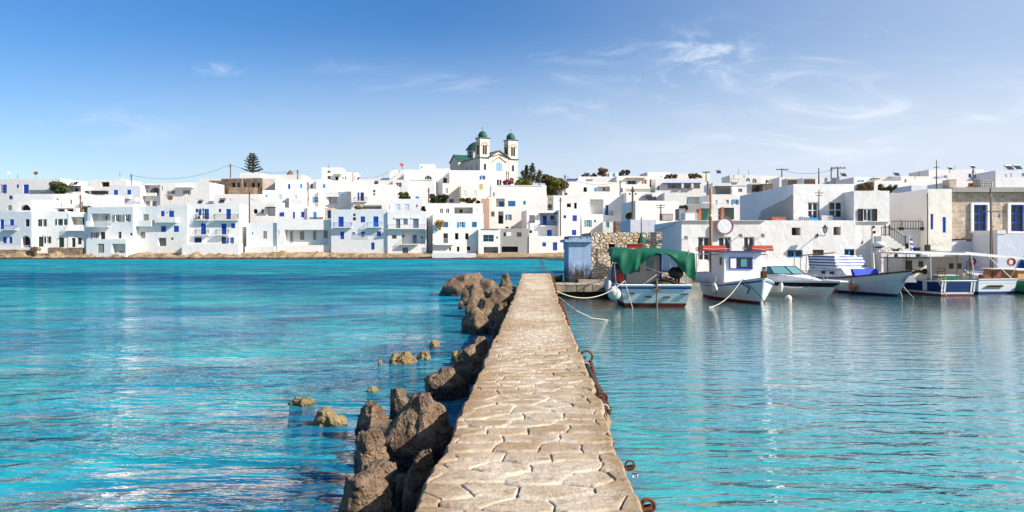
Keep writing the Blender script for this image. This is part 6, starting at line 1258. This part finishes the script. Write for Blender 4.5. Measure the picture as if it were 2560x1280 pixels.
# --- boat 4: white hull with brown gunwale and striped awning cloth
b4 = boat('white fishing boat with brown gunwale and blue striped awning cloth', 17.35, 38.0, 277, ); L4, B4 = 7.6, 2.7
Hull(b4, L4, B4, 1.05, 1.0, 1.75, (('bottom_paint', 'navy', ('a', -.3), ('a', .16)), ('hull', 'hullwhite', ('a', .16), ('f', .62)), ('plank_line', 'deckgrey', ('f', .62), ('f', .635)), ('top_strake', 'hullwhite', ('f', .635), ('f', 1.0))), stern=.8, bp=2.3, rake=1.1, wlm=.82, wlb=.3, rakes=.2, gun='rosewood', gr=.06)
cb = pb('cabin', 'whitepaint', b4, lambda b: b.hexa([(-2.6, -1.0, .95), (1.3, -.9, .95), (1.3, .9, .95), (-2.6, 1.0, .95), (-2.4, -.85, 1.75), (.5, -.75, 1.75), (.5, .75, 1.75), (-2.4, .85, 1.75)]))
for x in (-.9, -.1): pb('porthole', 'black', cb, lambda b: b.box(x-.12, x+.12, -.99, -.92, 1.28, 1.48))
pb('wheelhouse', 'whitepaint', b4, lambda b: b.hexa([(-2.2, -.8, 1.752), (.1, -.75, 1.752), (.1, .75, 1.752), (-2.2, .8, 1.752), (-2.2, -.75, 2.62), (-.5, -.7, 2.62), (-.5, .7, 2.62), (-2.2, .75, 2.62)]))
def cloth(mb):
    n = 22; P0 = [(-2.35, -.93), (-.6, -.93), (.25, -.86), (.25, .0), (.2, .85)]; seg = [0]
    for a, c in zip(P0, P0[1:]): seg.append(seg[-1]+math.dist(a, c))
    vs = []
    for i in range(n+1):
        s = seg[-1]*i/n; k = max(j for j in range(len(seg)-1) if seg[j] <= s+1e-9); f = (s-seg[k])/(seg[k+1]-seg[k]); a, c = P0[k], P0[k+1]; x, y = a[0]+(c[0]-a[0])*f, a[1]+(c[1]-a[1])*f
        for j in range(9):
            t = j/8; vs.append((x+(.03*sin(s*9+t*3))-(t*.55 if k >= 2 else t*.15), y-(.03*sin(s*11)) , 1.72+.95*t-.09*sin(pi*min(1, max(0, f)))*(.4+.6*t)-.04*sin(s*5)))
    mb.add(vs, [(i*9+j, (i+1)*9+j, (i+1)*9+j+1, i*9+j+1) for i in range(n) for j in range(8)])
pb('striped_cloth', 'stripes', b4, cloth, True)
pb('awning_boom', 'oldwood', b4, lambda b: b.tube([(-3.9, -.9, 2.55), (-.4, -.6, 2.85)], .045, 6)); pb('stern_rail', 'steel', b4, lambda b: [b.tube([(x, -1.08, 1.0), (x, -1.05, 2.55)], .022, 5) for x in (-3.7, -3.0, -2.4)]+[b.tube([(-3.8, -1.1, 1.42), (-2.2, -1.12, 1.42), (1.0, -1.1, 1.62), (1.35, -1.0, 1.3)], .022, 5)])
pb('cushion', 'cushion', b4, lambda b: b.hexa([(1.4, -.75, 1.25), (1.65, -.7, 1.25), (1.65, .6, 1.25), (1.4, .65, 1.25), (1.2, -.72, 1.72), (1.35, -.7, 1.72), (1.35, .6, 1.72), (1.2, .62, 1.72)]))
pb('bow_anchor', 'steel', b4, lambda b: (b.tube([(4.3, 0, 1.65), (4.9, 0, 1.5)], .05, 6), b.hexa([(4.4, -.25, 1.0), (4.75, -.3, 1.0), (4.75, .3, 1.0), (4.4, .25, 1.0), (4.6, -.12, 1.45), (4.8, -.12, 1.45), (4.8, .12, 1.45), (4.6, .12, 1.45)])))
pb('plumb_line', 'black', b4, lambda b: b.tube([(1.95, -1.13, 1.15), (1.9, -1.1, -.1)], .014, 4))
p = P(2132, 716, 36.2); fender_ball('orange ball fender on the side of the striped awning boat', p.x, p.y, p.z, .22, 'salmon'); p = P(2141, 709, 36.0); fender_ball('white ball fender just above the orange one', p.x, p.y, p.z, .15)
p = P(2084, 721, 37.6); fender_ball('salmon ball fender at the stern of the striped awning boat', p.x, p.y, p.z, .25, 'salmon'); p = P(2102, 712, 37.2); fender_long('white tube fender between the two salmon balls', p.x, p.y, p.z, .6, .07, 0)
e = empty('radar_mast', P(2185, 690, 40.5), 0, 'cream mast with a white and blue radar dome over the striped awning', 'mast'); pb('pole', 'cream_paint', e, lambda b: b.tube([(0, 0, -.6), (-.08, 0, 1.4), (-.10, 0, 2.75)], [.10, .07, .05], 8)); pb('radar_dome', 'whitepaint', e, lambda b: b.lathe([(.30, 1.62), (.34, 1.70), (.33, 1.83), (.1, 1.88), (.02, 1.88)], 18, (.26, 0, 0)), True); pb('dome_base', 'trimblue', e, lambda b: b.lathe([(.12, 1.52), (.31, 1.615)], 18, (.26, 0, 0))); pb('lamp', 'black', e, lambda b: (b.ball((-.02, -.08, 2.4), .08), b.ball((-.05, -.08, 2.68), .07)))
for x, lb in ((2196, 'left of two orange life rings stowed on the striped awning boat'), (2214, 'right of two orange life rings stowed on the striped awning boat')):
    e = empty('life_jacket_pack', P(x, 633, 38.6), 0, lb.replace('life rings', 'life jacket packs'), 'life jackets', 'orange life jacket packs'); pb('jacket', 'orange', e, lambda b: b.hexa([(-.17, -.1, 0), (.17, -.1, 0), (.17, .1, 0), (-.17, .1, 0), (-.14, -.08, .16), (.13, -.08, .13), (.13, .08, .13), (-.14, .08, .16)])); pb('strap', 'whitepaint', e, lambda b: b.box(-.03, .03, -.11, -.10, .0, .15))
e = empty('dark_pennant', P(2158, 598, 41), 0, 'small dark pennant hanging on a stay over the striped awning boat', 'flag'); pb('cloth', 'navy', e, lambda b: b.add([(0, 0, 0), (-.16, .02, -.28), (.02, .03, -.24)], ((0, 1, 2),))); pb('line', 'rope', e, lambda b: b.tube([(.05, 0, 1.2), (0, 0, 0), (-.35, 0, -1.6)], .007, 4))
rope('mooring rope from the bow of the striped awning boat', (P(2238, 690, 35), P(2256, 744, 33.6)), .012); rope('second rope from the bow of the striped awning boat to the right', (P(2242, 690, 35), P(2288, 747, 33.3)), .012, .1)

b4.scale.z = .70
# --- boat 5: navy blue, stern towards the pier, long white canopy
b5 = boat('small navy blue boat stern on with white stripes and a long white canopy', 20.45, 37.4, 96, 'fishing_boat'); L5, B5 = 5.8, 1.85
Hull(b5, L5, B5, .98, .95, 1.25, (('bottom_paint', 'bottomred', ('a', -.3), ('a', .13)), ('boot_line', 'hullwhite', ('a', .13), ('a', .25)), ('hull', 'hullnavy', ('a', .25), ('f', .92)), ('top_strake', 'hullwhite', ('f', .92), ('f', 1.0))), stern=.95, bp=2.4, rake=.4, wlm=.9, wlb=.35, rakes=.12)
for y in (.80, .66, -.66, -.80): pb('white_stripe', 'hullwhite', b5, lambda b: b.hexa([(-2.915-.045, y-.04, .27), (-2.90-.045, y-.04, .27), (-2.90-.045, y+.04, .27), (-2.915-.045, y+.04, .27), (-3.03, y-.04, .90), (-3.015, y-.04, .90), (-3.015, y+.04, .90), (-3.03, y+.04, .90)]))
for x in (-2.0, -1.85): pb('side_stripe', 'hullwhite', b5, lambda b: b.box(x-.05, x+.05, .88, .935, .3, .9))
cp = pb('canopy', 'canvas', b5, lambda b: b.hexa([(-2.6, -1.35, 2.62), (1.6, -1.2, 2.7), (1.6, 1.5, 2.7), (-2.6, 1.55, 2.65), (-2.6, -1.35, 2.69), (1.6, -1.1, 2.82), (1.6, 1.4, 2.82), (-2.6, 1.55, 2.74)]))
pb('canopy_post', 'steel', b5, lambda b: b.tube([(-2.5, 1.0, .9), (-2.5, 1.05, 2.64)], .02, 5))
for x, y in ((-2.5, -.3), (-2.5, -.95), (1.2, .8), (1.2, -.8), (-.6, .95)): pb('canopy_post', 'rust', b5, lambda b: b.tube([(x, y, .9), (x, y, 2.65)], .02, 5))
c5 = pb('cabin', 'cream_paint', b5, lambda b: b.box(.0, 1.6, -.55, .75, .9, 2.35)); pb('cabin_roof', 'trimblue', c5, lambda b: b.box(-.1, 1.7, -.65, .85, 2.352, 2.42)); pb('cabin_window', 'black', c5, lambda b: b.box(-.02, -.002, .25, .6, 1.55, 2.2)); pb('cabin_window', 'black', c5, lambda b: b.box(-.02, -.002, -.35, -.1, 1.75, 2.15))
wn = pb('net_winch', 'black', b5, lambda b: b.lathe([(.2, -.35), (.2, -.32), (.1, -.3), (.1, .3), (.2, .32), (.2, .35)], 14), True); wn.location = (-1.2, .75, 1.5); wn.rotation_euler = (pi/2, 0, 0)
e = empty('wooden_chair', (20.55, 35.6, .62), .5, 'small brown wooden chair on the stern of the navy blue boat', 'chair'); pb('seat', 'brown', e, lambda b: b.box(-.2, .2, -.2, .2, .2, .235)); pb('backrest', 'wood', e, lambda b: (b.box(.17, .2, -.2, -.16, .235, .68), b.box(.17, .2, .16, .2, .235, .68), [b.box(.175, .195, -.16, .16, z, z+.04) for z in (.35, .48, .62)]))
for x, y in ((-.18, -.18), (.18, -.18), (-.18, .18), (.18, .18)): pb('leg', 'wood', e, lambda b: b.box(x-.018, x+.018, y-.018, y+.018, 0, .2))
e = empty('green_box', (21.15, 36.1, .68), 0, 'green and white box lying on the navy blue boat', 'box'); pb('box', 'hullgreen', e, lambda b: b.hexa([(-.5, -.2, 0), (.5, -.2, 0), (.45, .2, 0), (-.45, .2, 0), (-.55, -.22, .22), (.5, -.22, .2), (.5, .22, .2), (-.5, .22, .22)])); pb('rim', 'whitepaint', e, lambda b: b.box(-.56, .51, -.23, .23, .221, .25))
e = empty('striped_flag', P(2274, 600, 39), 0, 'small furled blue and white flag on a staff above the long canopy', 'flag'); pb('staff', 'whitepaint', e, lambda b: b.tube([(0, 0, -1.1), (0, 0, .25)], .015, 5)); mb = MB()
for k in range(6): mb.hexa([(.02+.02*k, -.02, .1-.12*k), (.14+.012*k, -.02, .05-.12*k), (.14+.012*k, .03, .05-.12*k), (.02+.02*k, .03, .1-.12*k), (.02+.02*k, -.02, -.02-.12*k), (.14+.012*k, -.02, -.07-.12*k), (.14+.012*k, .03, -.07-.12*k), (.02+.02*k, .03, -.02-.12*k)], k % 2)
mb.build('cloth', [MT['trimblue'], MT['whitepaint']], e)
rope('thin rope from the stern corner of the navy blue boat into the water', (P(2346, 704, 34.3), P(2368, 743, 33.8)), .010)

b5.scale.z = .73
# --- boat 6: white boat with wheelhouse, life ring and ladder
b6 = boat('white open boat stern on with cream wheelhouse red life ring and small ladder', 23.2, 39.0, 97); L6, B6 = 6.0, 2.15
Hull(b6, L6, B6, 1.02, 1.0, 1.3, (('bottom_paint', 'navy', ('a', -.3), ('a', .18)), ('hull', 'hullwhite', ('a', .18), ('f', .66)), ('rub_stripe', 'deckgrey', ('f', .66), ('f', .70)), ('top_strake', 'hullwhite', ('f', .70), ('f', 1.0))), stern=.95, bp=2.4, rake=.4, wlm=.92, wlb=.35, rakes=.12)
c6 = pb('wheelhouse', 'cream_paint', b6, lambda b: b.hexa([(-.9, .1, .95), (.8, .1, .95), (.8, 1.05, .95), (-.9, 1.05, .95), (-.9, .12, 2.42), (.7, .12, 2.42), (.7, 1.0, 2.42), (-.9, 1.0, 2.42)])); pb('wheelhouse_roof', 'cream_paint', c6, lambda b: b.box(-1.0, .85, .02, 1.1, 2.422, 2.5))
for y in (.75, .3): pb('window', 'black', c6, lambda b: b.box(-.92, -.902, y-.12, y+.12, 1.65, 2.05))
pb('canopy', 'canvas', b6, lambda b: b.hexa([(-2.8, -1.7, 2.35), (1.0, -1.5, 2.6), (1.0, 1.4, 2.75), (-2.6, 1.3, 2.68), (-2.8, -1.7, 2.5), (1.0, -1.5, 2.75), (1.0, 1.4, 2.95), (-2.6, 1.3, 2.9)]))
for pts in (((-2.7, -.95, 1.0), (-2.75, -1.55, 2.38)), ((-2.7, .9, 1.0), (-2.6, 1.0, 2.7)), ((-2.7, .2, 2.6), (-2.9, -1.0, .95)), ((.9, -.9, 1.0), (.9, -1.2, 2.6))): pb('canopy_post', 'steel', b6, lambda b: b.tube(pts, .022, 5))
pb('stern_bulwark', 'rosewood', b6, lambda b: (b.box(-2.2, -2.1, -.95, -.5, .95, 1.55), b.box(-2.2, -2.1, -.3, .2, .95, 1.3)))
pb('exhaust_scoop', 'brown', b6, lambda b: b.hexa([(-3.13, -.3, .5), (-3.08, -.3, .5), (-3.08, .7, .5), (-3.13, .7, .5), (-3.18, -.2, .62), (-3.1, -.2, .62), (-3.1, .5, .62), (-3.18, .5, .62)]))
for (x, y, Y_, lb) in ((2430, 654, 37.0, 'red life ring hanging on the cream wheelhouse'), (2528, 655, 36.3, 'dark red life ring at the right end of the white canopy')):
    e = empty('life_ring', P(x, y, Y_), 0, lb, 'life ring', 'red life rings'); pb('ring', 'red', e, lambda b: b.torus((0, 0, 0), .16, .05, 24, 8, Matrix.Rotation(pi/2, 3, 'X') @ Matrix.Rotation(.0, 3, 'Y')), True); pb('grab_line', 'rope', e, lambda b: b.torus((0, -.045, 0), .2, .009, 20, 5, Matrix.Rotation(pi/2, 3, 'X')))
e = empty('ladder', P(2424, 697, 36.6), 0, 'small brown wooden ladder leaning below the red life ring', 'ladder'); pb('rail', 'brown', e, lambda b: b.tube([(-.18, 0, 0), (-.04, .15, .85)], .02, 5)); pb('rail', 'brown', e, lambda b: b.tube([(.10, 0, 0), (.14, .15, .85)], .02, 5))
for t in (.25, .5, .75): pb('rung', 'brown', e, lambda b: b.box(-.18+.14*t, .10+.04*t, .15*t-.02, .15*t+.02, .85*t-.02, .85*t+.02))
e = empty('brown_mast', P(2481, 700, 40), 0, 'tall brown mast with a yardarm before the ashlar house', 'mast'); tz = P(2476, 470, 40).z-e.location.z; tx = P(2476, 470, 40).x-e.location.x
pb('pole', 'polewood', e, lambda b: b.tube([(0, 0, -.8), (tx, 0, tz)], [.11, .04], 8), True); pb('yardarm', 'polewood', e, lambda b: b.box(tx*.6-.5, tx*.6+.45, -.03, .03, tz*.74, tz*.74+.05)); pb('stay', 'rope', e, lambda b: [b.tube([(tx, 0, tz*.95), (dx_, dy_, .2)], .008, 4) for dx_, dy_ in ((-1.0, -1.5), (-.6, -2.5), (1.0, -2.0), (1.4, -1.0))])
pb('pennant', 'trimblue', e, lambda b: b.add([(tx*.6+.42, 0, tz*.74), (tx*.6+.36, .02, tz*.74-.32), (tx*.6+.50, .02, tz*.74-.28)], ((0, 1, 2),)))
b6.scale.z = .71
# --- boat 7: green hull cut by the right edge
b7 = boat('dark green hulled boat cut off by the right edge of the photo', 26.1, 38.7, 94); Hull(b7, 6.2, 2.5, 1.05, 1.0, 1.4, (('bottom_paint', 'hullblack', ('a', -.3), ('a', .15)), ('hull', 'hullgreen', ('a', .15), ('f', .88)), ('top_strake', 'hullwhite', ('f', .88), ('f', 1.0))), stern=.92, bp=2.4, rake=.4, wlm=.88, wlb=.35, rakes=.15)
pb('cuddy', 'wood', b7, lambda b: b.hexa([(-1.6, -.9, .9), (1.0, -.9, .9), (1.0, .9, .9), (-1.6, .9, .9), (-1.5, -.8, 1.6), (.9, -.8, 1.6), (.9, .8, 1.6), (-1.5, .8, 1.6)])); pb('cuddy_top', 'whitepaint', b7, lambda b: b.box(-1.65, 1.05, -.95, .95, 1.601, 1.66))

b7.scale.z = .70
# ------------------------------------------------------------------ quay furniture
for x, w_, lb in ((2395, .0, ''),): pass
e = empty('blue_sign_box', P(2484, 622, 45.4), 0, 'pale blue box sign by the blue glazed door', 'sign'); pb('board', 'cyan', e, lambda b: b.box(-.22, .20, -.06, 0, -.12, .16)); pb('frame', 'whitepaint', e, lambda b: (b.box(-.24, .22, -.07, .01, .161, .19), b.box(-.24, .22, -.07, .01, -.15, -.121)))
e = empty('wall_pipes', P(2345, 612, 45.9), 0, 'pipe with three valves on the cream tower front', 'pipe'); pb('pipe', 'steel', e, lambda b: b.tube([(-.65, -.06, 0), (.42, -.06, 0)], .018, 5))
for x in (-.6, -.28, .08): pb('valve', 'steel', e, lambda b: b.torus((x, -.1, .05), .06, .014, 12, 5, Matrix.Rotation(pi/2, 3, 'X')))
e = empty('drainpipe', P(2318, 600, 45.9), 0, 'dark drainpipe down the left corner of the cream tower', 'pipe'); pb('pipe', 'oldwood', e, lambda b: b.tube([(0, -.05, 2.9), (0, -.05, -.4)], .035, 6)); pb('meter_box', 'black', e, lambda b: b.box(-.18, .12, -.16, -.003, -.75, -.3))
for x, lb in ((2253, 'left dark planter box hung on the black terrace railing'), (2307, 'right dark planter box hung on the black terrace railing')):
    e = empty('planter_box', P(x, 576, 46.55), 0, lb, 'planter', 'planters on the terrace railing'); pb('box', 'black', e, lambda b: b.hexa([(-.10, -.1, 0), (.10, -.1, 0), (.10, .1, 0), (-.10, .1, 0), (-.13, -.13, .2), (.13, -.13, .2), (.13, .13, .2), (-.13, .13, .2)])); R = random.Random(x); mb = MB(); [mb.tube([(0, 0, .15), (R.uniform(-.1, .1), 0, R.uniform(.4, .75))], .008, 4) for _ in range(5)]; leaves(mb, (0, 0, .5), (.14, .1, .25), 26, R, .03); mb.build('plant', MT['leaf_olive'], e)
# ledge before the stone hut
mb = MB(); R = random.Random(9); x = 2.02
e = empty('stone_ledge', (0, 0, 0), 0, 'low ledge of big weathered blocks in front of the blue wall', 'ledge')
while x < 5.1:
    w = R.uniform(.34, .62); mb.hexa([(x, 33.9+R.uniform(-.05, .05), .24), (x+w-.02, 33.9, .24), (x+w-.02, 36.2, .24), (x, 36.2, .24), (x+R.uniform(0, .02), 33.88, .57+R.uniform(-.03, .02)), (x+w-.03, 33.88, .57+R.uniform(-.03, .02)), (x+w-.02, 36.2, .56), (x, 36.2, .56)]); x += w
mb.build('top_blocks', MT['quaystone'], e); pb('footing', 'algae', e, lambda b: b.box(2.1, 5.0, 34.15, 36.2, -1.2, .24))
# ------------------------------------------------------------------ iron rings, chain and fender on the pier edge
def edge(py_, side=1, dzz=-.06):
    Y_ = F*1.55/(py_-HY); return Vector((axis(Y_)+side*(W2+.015), Y_, pierz(Y_)+dzz))
def ring(label, py_, r, th, tilt=.5, hang=False):
    p = edge(py_); e = empty('iron_ring', p, 0, label, 'mooring ring', 'rusty mooring rings on the pier edge')
    M_ = Matrix.Rotation(tilt, 3, 'Y') @ Matrix.Rotation(pi/2, 3, 'X'); pb('ring', 'rust', e, lambda b: b.torus((r*.75, 0, r*.15), r, th, 26, 8, M_), True)
    pb('staple', 'rust', e, lambda b: b.tube([(-.03, -.03, -.02), (.05, -.02, 0), (.05, .02, 0), (-.03, .03, -.02)], th*1.1, 6)); return e
ring('thick rusty mooring ring nearest the bottom edge of the photo', 1243, .040, .013, .35); ring('thin rusty mooring ring with a steel shackle above the nearest ring', 1145, .034, .007, .6)
ring('rusty mooring ring with a chain at its top on the pier edge', 884, .085, .016, .3); ring('small rusty ring at the lower end of the black fender', 982, .05, .013, .5)
e = empty('iron_shackle', edge(1158)+Vector((.045, 0, -.03)), 0, 'pale worn shackle hanging in the thin mooring ring', 'shackle'); pb('bow', 'steel', e, lambda b: b.torus((0, 0, 0), .018, .006, 14, 6, Matrix.Rotation(1.2, 3, 'X')), True); pb('pin', 'rust', e, lambda b: b.tube([(-.022, 0, .015), (.022, 0, .015)], .005, 5))
p0, p1 = edge(897), edge(1003); e = empty('black_fender', p0, 0, 'long black rubber fender strapped along the pier edge', 'fender'); d = p1-p0; off = Vector((.025, 0, -.03)); pb('rubber_tube', 'rubber', e, lambda b: b.tube([off, d*.5+off+Vector((.015, 0, -.03)), d+off], .040, 10), True)
for t in (.02, .98): pb('strap', 'rope', e, lambda b: b.torus(d*t+off, .044, .008, 14, 5, Matrix.Rotation(pi/2, 3, 'X')))
def chain(label, pts, lk=.085, th=.014):
    pts = [Vector(p) for p in pts]; e = empty('rusty_chain', pts[0], 0, label, 'chain', 'rusty chains on the pier edge'); o = pts[0]; acc = []; 
    for a, c in zip(pts, pts[1:]):
        n = max(1, int((c-a).length/lk)); acc += [(a.lerp(c, (i+.5)/n), (c-a).normalized()) for i in range(n)]
    for i, (p, d) in enumerate(acc):
        q = d.to_track_quat('X', 'Z').to_matrix() @ Matrix.Rotation(pi/2*(i % 2)+.3, 3, 'X') @ Matrix.Diagonal((1.35, .8, 1)); pb('link', 'rust', e, lambda b: b.torus(p-o, lk*.52, th, 12, 6, q), True)
chain('rusty chain hanging along the black rubber fender', [edge(890)+Vector((.10, 0, 0)), edge(905)+Vector((.09, 0, -.04)), edge(930)+Vector((.075, 0, -.07)), edge(965)+Vector((.085, 0, -.05)), edge(1005)+Vector((.07, 0, -.05))], .055, .009)
chain('short rusty chain on the pier edge beside the white rope', [edge(752, 1, -.05), edge(775, 1, -.10), edge(794, 1, -.2)], .17, .03)
chain('rusty chain on the far pier edge near the ledge', [edge(696, 1, -.1)+Vector((0, 0, 0)), edge(712, 1, -.15), edge(728, 1, -.2)], .22, .035)
chain('thick rusty chain hanging from the nearest mooring ring', [edge(1246)+Vector((.04, 0, -.02)), edge(1256)+Vector((.042, -.02, -.10)), edge(1262)+Vector((.04, -.04, -.35))], .05, .012)
